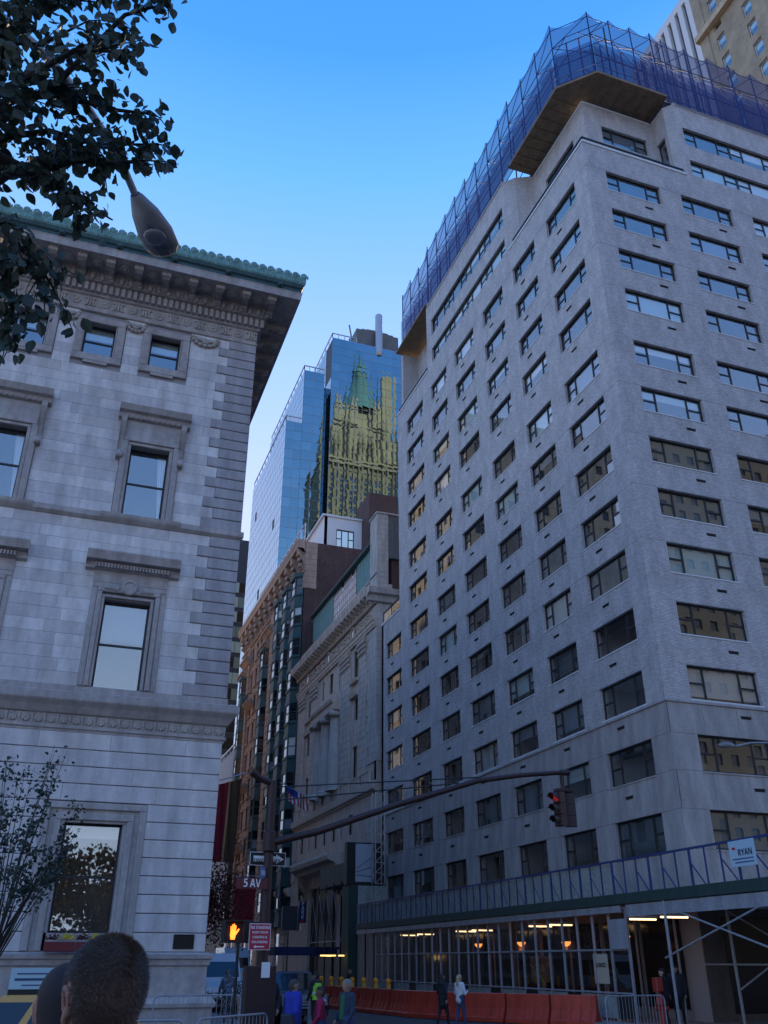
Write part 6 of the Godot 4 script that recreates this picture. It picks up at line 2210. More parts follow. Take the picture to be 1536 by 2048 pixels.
# a car along local x, nose at +x; prof: lower body [x, y] outline, cab: greenhouse outline
func car(called: String, label: String, category: String, body: Array, cab: Array, half: float, cab_half: float, paint: Material, wheels: Array, r: float, screen := [0.06, 0.9]) -> Node3D:
	var C := thing(called, label, category)
	var m := MB.new()
	var k := body.size()
	var inner := []
	var cen := Vector2.ZERO
	for p in body: cen += Vector2(p[0], p[1]) / k
	for p in body:
		var d := (Vector2(p[0], p[1]) - cen)
		inner.append(cen + d - d.normalized() * 0.09)
	for s in [-1.0, 1.0]:
		var flat := PackedVector2Array(inner)
		var ix := Geometry2D.triangulate_polygon(flat)
		for i in range(0, ix.size(), 3):
			var q := []
			for j in 3: q.append(Vector3(inner[ix[i + j]].x, inner[ix[i + j]].y, s * half))
			if ((q[1] - q[0]).cross(q[2] - q[0])).z * s > 0: m.tri(q[0], q[1], q[2])
			else: m.tri(q[0], q[2], q[1])
		for i in k:
			var j := (i + 1) % k
			var a := Vector3(inner[i].x, inner[i].y, s * half)
			var b := Vector3(inner[j].x, inner[j].y, s * half)
			var c := Vector3(body[j][0], body[j][1], s * (half - 0.1))
			var d := Vector3(body[i][0], body[i][1], s * (half - 0.1))
			if s > 0: m.quad(b, a, d, c)
			else: m.quad(a, b, c, d)
	for i in k:
		var j := (i + 1) % k
		m.quad(Vector3(body[i][0], body[i][1], half - 0.1), Vector3(body[i][0], body[i][1], -half + 0.1), Vector3(body[j][0], body[j][1], -half + 0.1), Vector3(body[j][0], body[j][1], half - 0.1))
	part(C, "body", m, paint, true)
	# greenhouse: pillars and roof in body colour, glass between
	var g := MB.new()
	var n := cab.size()
	var top := []
	for i in n:
		var a: Array = cab[i]
		top.append([a[0], a[1], half - 0.08 if a[1] < cab[1][1] - 0.1 else cab_half])
	# cab: [rear foot, rear roof, front roof, windscreen foot]
	for s in [-1.0, 1.0]:
		var q := []
		for i in n: q.append(Vector3(top[i][0], top[i][1], s * top[i][2]))
		if s > 0: g.quad(q[0], q[3], q[2], q[1])
		else: g.quad(q[0], q[1], q[2], q[3])
	for i in n - 1:
		g.quad(Vector3(top[i + 1][0], top[i + 1][1], top[i + 1][2]), Vector3(top[i + 1][0], top[i + 1][1], -top[i + 1][2]), Vector3(top[i][0], top[i][1], -top[i][2]), Vector3(top[i][0], top[i][1], top[i][2]))
	part(C, "cabin", g, paint, true)
	# panes just proud of the cabin
	for s in [-1.0, 1.0]:
		var mid := 3
		for w in mid:
			var u0 := 0.06 + 0.31 * w
			var u1 := u0 + 0.265
			var e := []
			for c in [[u0, 0.1], [u1, 0.1], [u1, 0.78], [u0, 0.78]]:
				var lo := Vector3(lerpf(top[0][0], top[3][0], c[0]), lerpf(top[0][1], top[3][1], c[0]), s * lerpf(top[0][2], top[3][2], c[0]))
				var hi := Vector3(lerpf(top[1][0], top[2][0], c[0]), top[1][1], s * cab_half)
				e.append(lo.lerp(hi, c[1]) + Vector3(0, 0, s * 0.006))
			var p := MB.new()
			if s > 0: p.quad(e[0], e[1], e[2], e[3])
			else: p.quad(e[1], e[0], e[3], e[2])
			part(C, "side_window", p, M.black_glass, true)
	for w in [[3, 2, "windscreen", 1.0], [0, 1, "rear_window", -1.0]]:
		var e := []
		for c in [[-0.9, screen[0]], [0.9, screen[0]], [0.92, screen[1]], [-0.92, screen[1]]]:
			var lo := Vector3(top[w[0]][0], top[w[0]][1], top[w[0]][2] * c[0])
			var hi := Vector3(top[w[1]][0], top[w[1]][1], top[w[1]][2] * c[0])
			e.append(lo.lerp(hi, c[1]) + Vector3(0.008 * w[3], 0.004, 0))
		var p := MB.new()
		if w[3] > 0: p.quad(e[1], e[0], e[3], e[2])
		else: p.quad(e[0], e[1], e[2], e[3])
		part(C, w[2], p, M.black_glass, true)
	for x in wheels:
		for s in [-1.0, 1.0]: wheel(C, Vector3(x, r, s * (half - 0.1)), r, s)
	var nose: float = 0
	for p in body: nose = maxf(nose, p[0])
	for s in [-1.0, 1.0]:
		var l := MB.new()
		l.ball(Vector3(nose - 0.1, 0.78, s * (half - 0.28)), Vector3(0.1, 0.1, 0.2), 8, 6)
		part(C, "headlight", l, mat(0.5, 0.52, 0.55, 0.1, 0.6), true)
	var gr := MB.new()
	for i in 3: gr.box(Vector3(nose - 0.02, 0.56 + i * 0.1, -half * 0.5), Vector3(nose + 0.015, 0.6 + i * 0.1, half * 0.5))
	part(C, "grille", gr, M.steel, true)
	var bp := MB.new()
	bp.box(Vector3(nose - 0.05, 0.32, -half + 0.08), Vector3(nose + 0.05, 0.5, half - 0.08))
	part(C, "bumper", bp, M.black, true)
	var ms := MB.new()
	for s in [-1.0, 1.0]: ms.ball(Vector3(cab[3][0] - 0.25, cab[3][1] + 0.12, s * (half + 0.1)), Vector3(0.07, 0.09, 0.12), 8, 5)
	part(C, "mirrors", ms, M.black, true)
	return C

func vehicles():
	var gloss := func(r: float, g: float, b: float) -> StandardMaterial3D:
		var m := mat(r, g, b, 0.35)
		m.clearcoat_enabled = true
		m.clearcoat = 0.8
		m.clearcoat_roughness = 0.08
		return m
	var sedan := [[-2.4, 0.3], [2.35, 0.28], [2.45, 0.55], [2.3, 0.82], [1.2, 0.98], [-1.75, 1.02], [-2.4, 0.95], [-2.48, 0.6]]
	var taxi := car("yellow_taxi", "yellow taxi cab with pale roof advertisement by the clubhouse kerb", "car", sedan, [[-2.0, 1.0], [-1.15, 1.52], [0.75, 1.52], [1.55, 0.96]], 0.92, 0.62, gloss.call(0.62, 0.3, 0.02), [-1.45, 1.5], 0.33)
	taxi.position = Vector3(0.75, 0, -21.0)
	var ad := MB.new()
	ad.extr(Fr.new(Vector3.ZERO, Vector3.RIGHT, Vector3.UP), [[0.2, 1.6], [0.17, 1.98], [-0.17, 1.98], [-0.2, 1.6]], -1.1, 0.55)
	var ao := part(taxi, "roof_advertisement", ad, mat(0.35, 0.5, 0.55, 0.5), true)
	var dk := MB.new()
	dk.quad(Vector3(-0.18, 1.62, 0.203), Vector3(0.53, 1.62, 0.203), Vector3(0.53, 1.965, 0.176), Vector3(-0.18, 1.965, 0.176))
	part(ao, "dark_print", dk, mat(0.02, 0.035, 0.11, 0.5), true)
	lettering(ao, "loo", 0.2, Transform3D(Basis(Vector3.RIGHT, -0.07), Vector3(0.14, 1.8, 0.195)), M.white_paint)
	for i in 3:
		var l := MB.new()
		var y: float = [1.88, 1.78, 1.68][i]
		var w: float = [0.33, 0.36, 0.22][i]
		var h: float = [0.012, 0.022, 0.01][i]
		l.fbox(Fr.new(Vector3(-0.65, y, 0.2 - (y - 1.6) * 0.078), Vector3.RIGHT, Vector3.UP), -w, w, -h, h, 0.0, 0.006)
		part(ao, "print_line", l, mat(0.03, 0.06, 0.16, 0.5), true)
	var rk := MB.new()
	rk.box(Vector3(-1.1, 1.5, -0.22), Vector3(0.55, 1.61, 0.22))
	part(taxi, "roof_rack", rk, M.black, true)
	var van_b := [[-2.7, 0.35], [2.3, 0.3], [2.5, 0.6], [2.4, 1.0], [1.75, 1.25], [-2.7, 1.3]]
	var van := car("delivery_van", "white delivery van with dark lower panels parked beyond the clubhouse", "van", van_b, [[-2.68, 1.25], [-2.6, 2.45], [0.9, 2.45], [1.75, 1.22]], 0.98, 0.84, gloss.call(0.62, 0.63, 0.66), [-1.7, 1.6], 0.36, [0.16, 0.7])
	van.position = Vector3(8.85, 0, -49.5)
	van.rotation.y = -PI / 2
	var suv_b := [[-2.3, 0.38], [2.25, 0.36], [2.38, 0.65], [2.28, 1.0], [1.15, 1.12], [-2.25, 1.15]]
	var suv := car("dark_suv", "dark blue sport utility car facing the avenue behind barricade", "car", suv_b, [[-2.2, 1.12], [-1.9, 1.74], [0.35, 1.74], [1.1, 1.1]], 0.96, 0.72, gloss.call(0.015, 0.02, 0.035), [-1.4, 1.45], 0.37)
	suv.position = Vector3(9.7, 0, -38.0)
	suv.rotation.y = -PI / 2
	var tr_b := [[-3.2, 0.5], [2.4, 0.45], [2.6, 0.8], [2.5, 1.3], [1.9, 1.5], [-3.2, 1.5]]
	var tr := car("box_truck", "pale grey box truck far down the side street", "truck", tr_b, [[-3.1, 1.45], [-3.1, 3.1], [0.8, 3.1], [1.9, 1.46]], 1.05, 1.0, gloss.call(0.4, 0.43, 0.48), [-2.0, 1.6], 0.42, [0.1, 0.55])
	tr.position = Vector3(15.6, 0, -80.0)
	tr.rotation.y = -PI / 2

# ---------- people: tapered capsules joined smoothly, meshed as surface nets
# bones: [from, to, r0, r1, colour index, blend]
func body_mesh(bones: Array, colors: Array, cell: float, m: MB, speck := 0.0):
	var lo := Vector3(9, 9, 9)
	var hi := -lo
	for b in bones:
		var r: float = maxf(b[2], b[3]) + cell * 2.5
		for e in 2:
			lo = lo.min(b[e] - Vector3(r, r, r))
			hi = hi.max(b[e] + Vector3(r, r, r))
	var nx := int((hi.x - lo.x) / cell) + 2
	var ny := int((hi.y - lo.y) / cell) + 2
	var nz := int((hi.z - lo.z) / cell) + 2
	var D := PackedFloat32Array()
	D.resize(nx * ny * nz)
	D.fill(1.0)
	var N := PackedFloat32Array()
	N.resize(nx * ny * nz)
	N.fill(9.0)
	var K := PackedByteArray()
	K.resize(nx * ny * nz)
	for b in bones:
		var p0: Vector3 = b[0]
		var d: Vector3 = b[1] - b[0]
		var r0: float = b[2]
		var r1: float = b[3]
		var k: float = b[5] if b.size() > 5 else 0.035
		var dd := maxf(d.length_squared(), 1e-8)
		var mg := maxf(r0, r1) + k + cell * 2
		var a0: Vector3 = (p0.min(b[1]) - Vector3(mg, mg, mg) - lo) / cell
		var a1: Vector3 = (p0.max(b[1]) + Vector3(mg, mg, mg) - lo) / cell
		for z in range(maxi(0, int(a0.z)), mini(nz, int(a1.z) + 1)):
			for y in range(maxi(0, int(a0.y)), mini(ny, int(a1.y) + 1)):
				var at := (z * ny + y) * nx
				for x in range(maxi(0, int(a0.x)), mini(nx, int(a1.x) + 1)):
					var q := lo + Vector3(x, y, z) * cell - p0
					var t := clampf(q.dot(d) / dd, 0.0, 1.0)
					var s := (q - d * t).length() - lerpf(r0, r1, t)
					var i := at + x
					if s < N[i]:
						N[i] = s
						K[i] = b[4]
					var h := maxf(k - absf(D[i] - s), 0.0) / k
					D[i] = minf(D[i], s) - h * h * k * 0.25
	var vid := PackedInt32Array()
	vid.resize(nx * ny * nz)
	vid.fill(-1)
	var V := PackedVector3Array()
	var C := PackedByteArray()
	var Nn := PackedVector3Array()
	var sx := 1
	var sy := nx
	var sz := nx * ny
	for z in range(nz - 1):
		for y in range(ny - 1):
			for x in range(nx - 1):
				var i := (z * ny + y) * nx + x
				var c := [D[i], D[i + 1], D[i + sy], D[i + sy + 1], D[i + sz], D[i + sz + 1], D[i + sz + sy], D[i + sz + sy + 1]]
				var inside := 0
				for e in c:
					if e < 0.0: inside += 1
				if inside == 0 or inside == 8: continue
				var sum := Vector3.ZERO
				var cnt := 0
				for e in [[0, 1], [2, 3], [4, 5], [6, 7], [0, 2], [1, 3], [4, 6], [5, 7], [0, 4], [1, 5], [2, 6], [3, 7]]:
					var u: float = c[e[0]]
					var w: float = c[e[1]]
					if (u < 0.0) != (w < 0.0):
						var t := u / (u - w)
						var pa := Vector3(e[0] & 1, (e[0] >> 1) & 1, e[0] >> 2)
						var pb := Vector3(e[1] & 1, (e[1] >> 1) & 1, e[1] >> 2)
						sum += pa.lerp(pb, t)
						cnt += 1
				vid[i] = V.size()
				V.append(lo + (Vector3(x, y, z) + sum / cnt) * cell)
				C.append(K[i])
				Nn.append(Vector3((c[1] + c[3] + c[5] + c[7]) - (c[0] + c[2] + c[4] + c[6]), (c[2] + c[3] + c[6] + c[7]) - (c[0] + c[1] + c[4] + c[5]), (c[4] + c[5] + c[6] + c[7]) - (c[0] + c[1] + c[2] + c[3])).normalized())
	m.colored = true
	var emit := func(q: Array, flip: bool):
		var g := q if not flip else [q[0], q[3], q[2], q[1]]
		m.col = colors[C[g[0]]]
		if speck > 0.0 and sin(V[g[0]].x * 190.0 + 2.0 * sin(V[g[0]].y * 130.0)) * sin(V[g[0]].y * 170.0 + V[g[0]].z * 90.0) > 0.35: m.col = m.col.lerp(Color(0.5, 0.55, 0.6), speck)
		m.trin(V[g[0]], V[g[1]], V[g[2]], Nn[g[0]], Nn[g[1]], Nn[g[2]])
		m.trin(V[g[0]], V[g[2]], V[g[3]], Nn[g[0]], Nn[g[2]], Nn[g[3]])
	for z in range(1, nz - 1):
		for y in range(1, ny - 1):
			for x in range(1, nx - 1):
				var i := (z * ny + y) * nx + x
				var s0 := D[i] < 0.0
				if s0 != (D[i + sx] < 0.0): emit.call([vid[i - sy - sz], vid[i - sz], vid[i], vid[i - sy]], not s0)
				if s0 != (D[i + sy] < 0.0): emit.call([vid[i - sx - sz], vid[i - sx], vid[i], vid[i - sz]], not s0)
				if s0 != (D[i + sz] < 0.0): emit.call([vid[i - sx - sy], vid[i - sy], vid[i], vid[i - sx]], not s0)

# a standing or walking figure, facing local -z. o: height, coat, legs, hair, skin, stride, skirt, arm poses
func person(label: String, at: Vector3, turn: float, o: Dictionary, group := "") -> Node3D:
	var P := thing("person", label, "person", at, group)
	P.rotation.y = turn
	var s: float = o.get("h", 1.72) / 1.72
	var w: float = o.get("w", 1.0)
	var st: float = o.get("stride", 0.18)
	var coat: Color = o.coat
	var colors := [o.get("skin", Color(0.32, 0.19, 0.14)), coat, o.legs, o.get("hair", Color(0.03, 0.022, 0.02)), Color(0.015, 0.015, 0.016), o.get("shirt", coat), o.get("trim", coat)]
	var v := func(x: float, y: float, z: float) -> Vector3: return Vector3(x * s, y * s, z * s)
	var B := []
	var hem: float = o.get("hem", 0.86)
	# legs with shoes
	for k in [-1.0, 1.0]:
		var f: float = st * k
		var hip: Vector3 = v.call(0.09 * k, 0.9, 0)
		var knee: Vector3 = v.call(0.095 * k, 0.5, -f * 0.55 - 0.03)
		var ankle: Vector3 = v.call(0.095 * k, 0.09, -f + (0.05 if f < 0 else 0.0))
		B.append([hip, knee, 0.088 * s * w, 0.062 * s, 2, 0.03])
		B.append([knee, ankle, 0.062 * s, 0.045 * s, 2, 0.02])
		B.append([ankle + Vector3(0, -0.045 * s, 0.03), ankle + Vector3(0, -0.055 * s, -0.15 * s), 0.04 * s, 0.035 * s, 4, 0.02])
	# trunk
	B.append([v.call(-0.07, 0.95, 0), v.call(0.07, 0.95, 0), 0.125 * s * w, 0.125 * s * w, 2, 0.04])
	B.append([v.call(0, hem + 0.04, 0.0), v.call(0, 1.15, 0.0), 0.155 * s * w, 0.13 * s * w, 1, 0.05])
	B.append([v.call(-0.07, 1.12, 0), v.call(-0.1, 1.36, 0.01), 0.12 * s * w, 0.115 * s * w, 1, 0.05])
	B.append([v.call(0.07, 1.12, 0), v.call(0.1, 1.36, 0.01), 0.12 * s * w, 0.115 * s * w, 1, 0.05])
	B.append([v.call(-0.15, 1.41, 0.01), v.call(0.15, 1.41, 0.01), 0.07 * s * w, 0.07 * s * w, 1, 0.05])
	B.append([v.call(0, 1.42, 0.01), v.call(0, 1.53, -0.01), 0.055 * s, 0.05 * s, 0, 0.02])
	# head
	B.append([v.call(0, 1.62, 0.015), v.call(0, 1.625, -0.02), 0.088 * s, 0.085 * s, 0, 0.03])
	B.append([v.call(0, 1.55, -0.055), v.call(0, 1.57, -0.03), 0.05 * s, 0.06 * s, 0, 0.03])
	B.append([v.call(0, 1.59, -0.1), v.call(0, 1.565, -0.112), 0.012 * s, 0.016 * s, 0, 0.015])
	for k in [-1.0, 1.0]: B.append([v.call(0.085 * k, 1.61, 0.01), v.call(0.085 * k, 1.57, 0.005), 0.02 * s, 0.014 * s, 0, 0.01])
	B.append([v.call(0, 1.645, 0.02), v.call(0, 1.65, -0.015), 0.094 * s, 0.088 * s, 3, 0.01])
	B.append([v.call(0, 1.6, 0.045), v.call(0, 1.565, 0.045), 0.078 * s, 0.066 * s, 3, 0.02])
	if o.get("long_hair", false):
		B.append([v.call(0, 1.62, 0.05), v.call(0, 1.42, 0.075), 0.09 * s, 0.075 * s, 3, 0.03])
	var hands := []
	# arms: elbow and wrist as given, else hanging and slightly bent
	for k in [-1.0, 1.0]:
		var e: Vector3 = o.get("elbow_l" if k < 0 else "elbow_r", Vector3(0.26 * k, 1.13, 0.04 + st * 0.4 * k))
		var h: Vector3 = o.get("wrist_l" if k < 0 else "wrist_r", Vector3(0.25 * k, 0.9, -0.06 + st * 0.8 * k))
		var sh: Vector3 = v.call(0.185 * k, 1.4, 0.01)
		B.append([sh, e * s, 0.065 * s * w, 0.052 * s * w, 1, 0.03])
		B.append([e * s, h * s, 0.052 * s * w, 0.037 * s, 1, 0.02])
		hands.append([h * s, (h - e).normalized(), k])
	for e in o.get("extra", []): B.append([e[0] * s, e[1] * s, e[2], e[3], e[4], 0.02])
	var m := MB.new()
	body_mesh(B, colors, o.get("cell", 0.022), m, o.get("speck", 0.0))
	# hands: a palm, four fingers of different length and a thumb at its side
	m.col = colors[0]
	for h in hands:
		var d: Vector3 = h[1]
		var side := d.cross(Vector3.RIGHT * h[2]).normalized()
		if side.length() < 0.5: side = Vector3.FORWARD
		var palm: Vector3 = h[0] + d * 0.05
		m.tube([h[0] - d * 0.01, palm, palm + d * 0.045], [0.026, 0.036, 0.032], 7)
		for i in 4:
			var b0: Vector3 = palm + d * 0.04 + side * (-0.027 + 0.018 * i)
			var l: float = [0.055, 0.068, 0.072, 0.062][i]
			var curl := Vector3(-h[2], 0, 0) * 0.02
			m.tube([b0, b0 + d * l * 0.6 + curl * 0.4, b0 + d * l + curl * 1.4], [0.01, 0.009, 0.007], 5)
		var t0: Vector3 = palm - d * 0.015 + side * 0.032
		m.tube([t0, t0 + side * 0.03 + d * 0.02, t0 + side * 0.035 + d * 0.05], [0.012, 0.011, 0.008], 5)
	part(P, "body", m, M.paint_v, true)
	return P

func people():
	var navy := Color(0.012, 0.014, 0.022)
	var p := person("person in bright blue coat with dark shoulder bag walking away", Vector3(5.45, 0, -21.0), -1.2, {"h": 1.74, "w": 1.25, "coat": Color(0.012, 0.03, 0.3), "legs": Color(0.02, 0.035, 0.12), "hair": Color(0.05, 0.045, 0.04), "hem": 0.8})
	var bag := MB.new()
	bag.fbox(Fr.new(Vector3(0.1, 0.72, 0.2), Vector3.RIGHT, Vector3.UP), -0.2, 0.18, 0.0, 0.38, -0.06, 0.06, 0.03)
	bag.tube([Vector3(-0.08, 1.08, 0.2), Vector3(-0.12, 1.4, 0.16), Vector3(-0.1, 1.52, 0.0)], [0.016], 6)
	var bo := lone("shoulder_bag", bag, mat(0.03, 0.032, 0.045, 0.8), "dark grey shoulder bag worn over the bright blue coat", "bag")
	bo.transform = p.transform
	person("person in magenta top walking beside the blue coat", Vector3(6.05, 0, -21.0), 1.3, {"h": 1.6, "coat": Color(0.3, 0.01, 0.06), "legs": Color(0.03, 0.05, 0.14), "skin": Color(0.16, 0.09, 0.06), "hem": 0.78})
	person("person in dark teal jacket over green shirt looking left", Vector3(6.6, 0, -20.8), 1.9, {"h": 1.74, "coat": Color(0.02, 0.035, 0.06), "legs": Color(0.03, 0.05, 0.16), "hair": Color(0.18, 0.17, 0.16), "elbow_r": Vector3(0.27, 1.13, 0.05), "wrist_r": Vector3(0.18, 0.95, -0.15), "extra": [[Vector3(0, 1.36, -0.1), Vector3(0, 1.0, -0.12), 0.06, 0.07, 5]], "shirt": Color(0.02, 0.12, 0.05)})
	var wk := person("worker in fluorescent yellow green safety vest beside barricade", Vector3(9.35, 0, -33.0), 0.4, {"h": 1.76, "coat": navy, "legs": navy, "stride": 0.06, "hem": 0.95})
	var vest := MB.new()
	vest.tube([Vector3(0, 0.93, 0), Vector3(0, 1.1, 0), Vector3(0, 1.32, 0.01), Vector3(0, 1.44, 0.01)], [0.2, 0.185, 0.215, 0.17], 14, false)
	part(wk, "safety_vest", vest, mat(0.3, 0.7, 0.06, 0.8), true)
	var band := MB.new()
	band.tube([Vector3(0, 1.1, 0), Vector3(0, 1.16, 0)], [0.196], 14, false)
	part(wk, "reflective_band", band, mat(0.6, 0.62, 0.6, 0.4), true)
	var ww := person("blonde person in white sweater and jeans checking a phone", Vector3(14.75, 0, -33.0), -1.25, {"h": 1.66, "coat": Color(0.62, 0.62, 0.64), "legs": Color(0.03, 0.06, 0.13), "hair": Color(0.42, 0.3, 0.17), "stride": 0.12, "long_hair": true, "elbow_l": Vector3(-0.27, 1.1, -0.02), "wrist_l": Vector3(-0.12, 1.18, -0.26), "elbow_r": Vector3(0.27, 1.1, -0.02), "wrist_r": Vector3(0.14, 1.18, -0.26)})
	var ph := MB.new()
	ph.box(Vector3(-0.04, 1.2, -0.37), Vector3(0.04, 1.33, -0.355))
	var pho := lone("phone", ph, M.black, "small dark phone held up by the blonde person", "phone")
	pho.transform = ww.transform
	person("long haired person dressed in black beside the white sweater", Vector3(14.2, 0, -33.3), -1.1, {"h": 1.68, "coat": navy, "legs": navy, "long_hair": true, "hem": 0.7})
	person("dark uniformed person with cap beside red call box", Vector3(20.15, 0.15, -28.3), 0.5, {"h": 1.72, "coat": navy, "legs": navy, "stride": 0.05, "hair": Color(0.008, 0.009, 0.014), "skin": Color(0.4, 0.27, 0.2), "elbow_r": Vector3(0.3, 1.15, -0.05), "wrist_r": Vector3(0.1, 1.05, -0.2)})
	person("stout person in dark uniform facing away under the shed", Vector3(20.75, 0.15, -28.4), 2.4, {"h": 1.82, "w": 1.2, "coat": navy, "legs": navy, "stride": 0.06, "hair": Color(0.008, 0.009, 0.014)})
	person("person in blue and white patterned jacket walking away", Vector3(6.85, 0.15, -36.0), 0.1, {"h": 1.66, "coat": Color(0.05, 0.08, 0.15), "speck": 0.8, "legs": navy, "hair": Color(0.1, 0.07, 0.05), "long_hair": true})
	person("person in polka dot dress half hidden by brown cabinet", Vector3(6.3, 0.15, -30.5), 0.3, {"h": 1.66, "coat": Color(0.015, 0.02, 0.06), "speck": 0.9, "legs": Color(0.25, 0.16, 0.12), "hair": Color(0.3, 0.2, 0.12), "hem": 0.55, "long_hair": true})
	person("person in black coat standing behind the brown pole", Vector3(5.75, 0.15, -24.6), 2.8, {"h": 1.7, "coat": navy, "legs": navy, "hem": 0.6, "stride": 0.05})
	person("person in dark jacket standing behind the amber lamps", Vector3(14.9, 0, -46.5), 2.0, {"h": 1.78, "coat": Color(0.02, 0.018, 0.016), "legs": navy, "stride": 0.05})
	front_man()

# the two heads close to the camera
func front_man():
	var skin := Color(0.3, 0.155, 0.11)
	person("person with dark hair and dark red top before the cropped head", Vector3(0.125, 0.4, -3.4), 0.1, {"h": 1.68, "cell": 0.011, "long_hair": true, "coat": Color(0.12, 0.01, 0.02), "legs": Color(0.02, 0.02, 0.03), "hair": Color(0.02, 0.014, 0.012), "skin": skin, "stride": 0.03})
	var P := thing("person", "person with close cropped brown hair seen from behind, ear showing", "person", Vector3(0.185, 0.4, -2.62))
	P.rotation.y = 0.22   # facing away and to the left
	var s := 1.0
	var m := MB.new()
	var hair := Color(0.13, 0.08, 0.058)
	var shirt := Color(0.05, 0.055, 0.07)
	var B := []
	# body below the frame, continuous with the neck
	for k in [-1.0, 1.0]:
		B.append([Vector3(0.1 * k, 0.9, 0), Vector3(0.11 * k, 0.48, -0.02), 0.1, 0.07, 2, 0.03])
		B.append([Vector3(0.11 * k, 0.48, -0.02), Vector3(0.11 * k, 0.09, 0.02), 0.068, 0.048, 2, 0.02])
		B.append([Vector3(0.11 * k, 0.045, 0.05), Vector3(0.11 * k, 0.04, -0.15), 0.045, 0.038, 4, 0.02])
		B.append([Vector3(0.08 * k, 1.0, 0), Vector3(0.12 * k, 1.38, 0.01), 0.13, 0.12, 1, 0.05])
		B.append([Vector3(0.2 * k, 1.41, 0.01), Vector3(0.28 * k, 1.12, 0.05), 0.072, 0.056, 1, 0.03])
		B.append([Vector3(0.28 * k, 1.12, 0.05), Vector3(0.25 * k, 0.9, -0.08), 0.05, 0.036, 0, 0.02])
		B.append([Vector3(0.05 * k, 1.44, 0.01), Vector3(0.17 * k, 1.42, 0.01), 0.06, 0.07, 1, 0.05])
	B.append([Vector3(-0.07, 0.95, 0), Vector3(0.07, 0.95, 0), 0.13, 0.13, 2, 0.04])
	B.append([Vector3(0, 1.38, 0.015), Vector3(0, 1.5, 0.005), 0.062, 0.06, 0, 0.03])
	body_mesh(B, [skin, shirt, Color(0.03, 0.035, 0.06), hair, Color(0.01, 0.01, 0.01)], 0.024, m)
	for k in [-1.0, 1.0]:
		var h := Vector3(0.25 * k, 0.9, -0.08)
		var d := Vector3(-0.1 * k, -0.9, -0.4).normalized()
		m.col = skin
		m.tube([h, h + d * 0.06, h + d * 0.1], [0.027, 0.038, 0.033], 8)
		for i in 4:
			var b0 := h + d * 0.095 + Vector3(0, 0, -0.03 + 0.019 * i)
			m.tube([b0, b0 + d * 0.04, b0 + d * [0.06, 0.075, 0.08, 0.066][i] + Vector3(-0.02 * k, 0, 0)], [0.01, 0.009, 0.007], 6)
		m.tube([h + d * 0.04 + Vector3(0, 0, -0.035), h + d * 0.07 + Vector3(0, 0, -0.065), h + d * 0.1 + Vector3(0, 0, -0.075)], [0.012, 0.011, 0.008], 6)
	# the head on a fine grid: skull, jaw, nape, ears with a rolled rim
	var Hd := []
	var c := Vector3(0, 1.635, 0.0)
	Hd.append([c + Vector3(0, 0.02, 0.035), c + Vector3(0, 0.015, -0.035), 0.083, 0.078, 3, 0.05])
	Hd.append([c + Vector3(0, 0.045, 0.02), c + Vector3(0, 0.04, -0.02), 0.076, 0.073, 3, 0.04])
	Hd.append([c + Vector3(0, -0.03, 0.045), c + Vector3(0, -0.06, 0.03), 0.068, 0.058, 3, 0.05])
	Hd.append([c + Vector3(0, -0.075, 0.02), c + Vector3(0, -0.2, 0.015), 0.056, 0.06, 0, 0.04])
	Hd.append([c + Vector3(0, -0.06, -0.07), c + Vector3(0, -0.1, -0.075), 0.042, 0.03, 0, 0.05])
	for k in [-1.0, 1.0]:
		Hd.append([c + Vector3(0.045 * k, -0.03, -0.04), c + Vector3(0.05 * k, -0.085, -0.02), 0.035, 0.022, 0, 0.04])
		Hd.append([c + Vector3(0.035 * k, -0.025, -0.085), c + Vector3(0.03 * k, -0.03, -0.088), 0.02, 0.02, 0, 0.03])
		var e := c + Vector3(0.079 * k, -0.03, 0.0)
		var rim := []
		for i in 9:
			var a := -0.9 + 4.1 * i / 8.0
			rim.append(e + Vector3(0.014 * k + 0.006 * k * sin(a), 0.034 * sin(a) + 0.004, 0.006 + 0.021 * -cos(a)))
		for i in 8: Hd.append([rim[i], rim[i + 1], 0.0062, 0.0062, 0, 0.004])
		Hd.append([e + Vector3(0.002 * k, 0.01, 0.012), e + Vector3(0.008 * k, -0.02, 0.006), 0.011, 0.01, 0, 0.008])
		Hd.append([e + Vector3(0.01 * k, -0.032, -0.004), e + Vector3(0.009 * k, -0.04, -0.006), 0.009, 0.008, 0, 0.006])
	Hd.append([c + Vector3(0, -0.02, -0.105), c + Vector3(0, -0.05, -0.118), 0.01, 0.014, 0, 0.015])
	Hd.append([c + Vector3(-0.02, -0.085, -0.098), c + Vector3(0.02, -0.085, -0.098), 0.012, 0.012, 0, 0.012])
	var first := m.v.size()
	body_mesh(Hd, [skin, shirt, skin, hair, hair], 0.0065, m)
	# cropped hair: dense on top, clipped shorter towards the ears and nape, none on face, ears and neck
	var fn := FastNoiseLite.new()
	fn.seed = 9
	fn.frequency = 60.0
	var hm := MB.new()
	for i in range(first, m.v.size()):
		var p := m.v[i] - c
		var ear := absf(p.x) > 0.082 and p.y < 0.02 and p.y > -0.085 and p.z > -0.03 and p.z < 0.04
		var hairy := smoothstep(-0.075, -0.055, p.z + minf(0.0, p.y) * 0.9) if p.y > 0.0 else smoothstep(-0.012, 0.012, p.z - 0.012) * smoothstep(-0.115, -0.09, p.y)
		if ear: hairy = 0.0
		var thick := lerpf(0.55, 1.0, smoothstep(-0.06, 0.05, p.y))
		var k := clampf(hairy * thick + fn.get_noise_3dv(p) * 0.25 * hairy, 0.0, 1.0)
		m.c[i] = skin.lerp(hair, k)
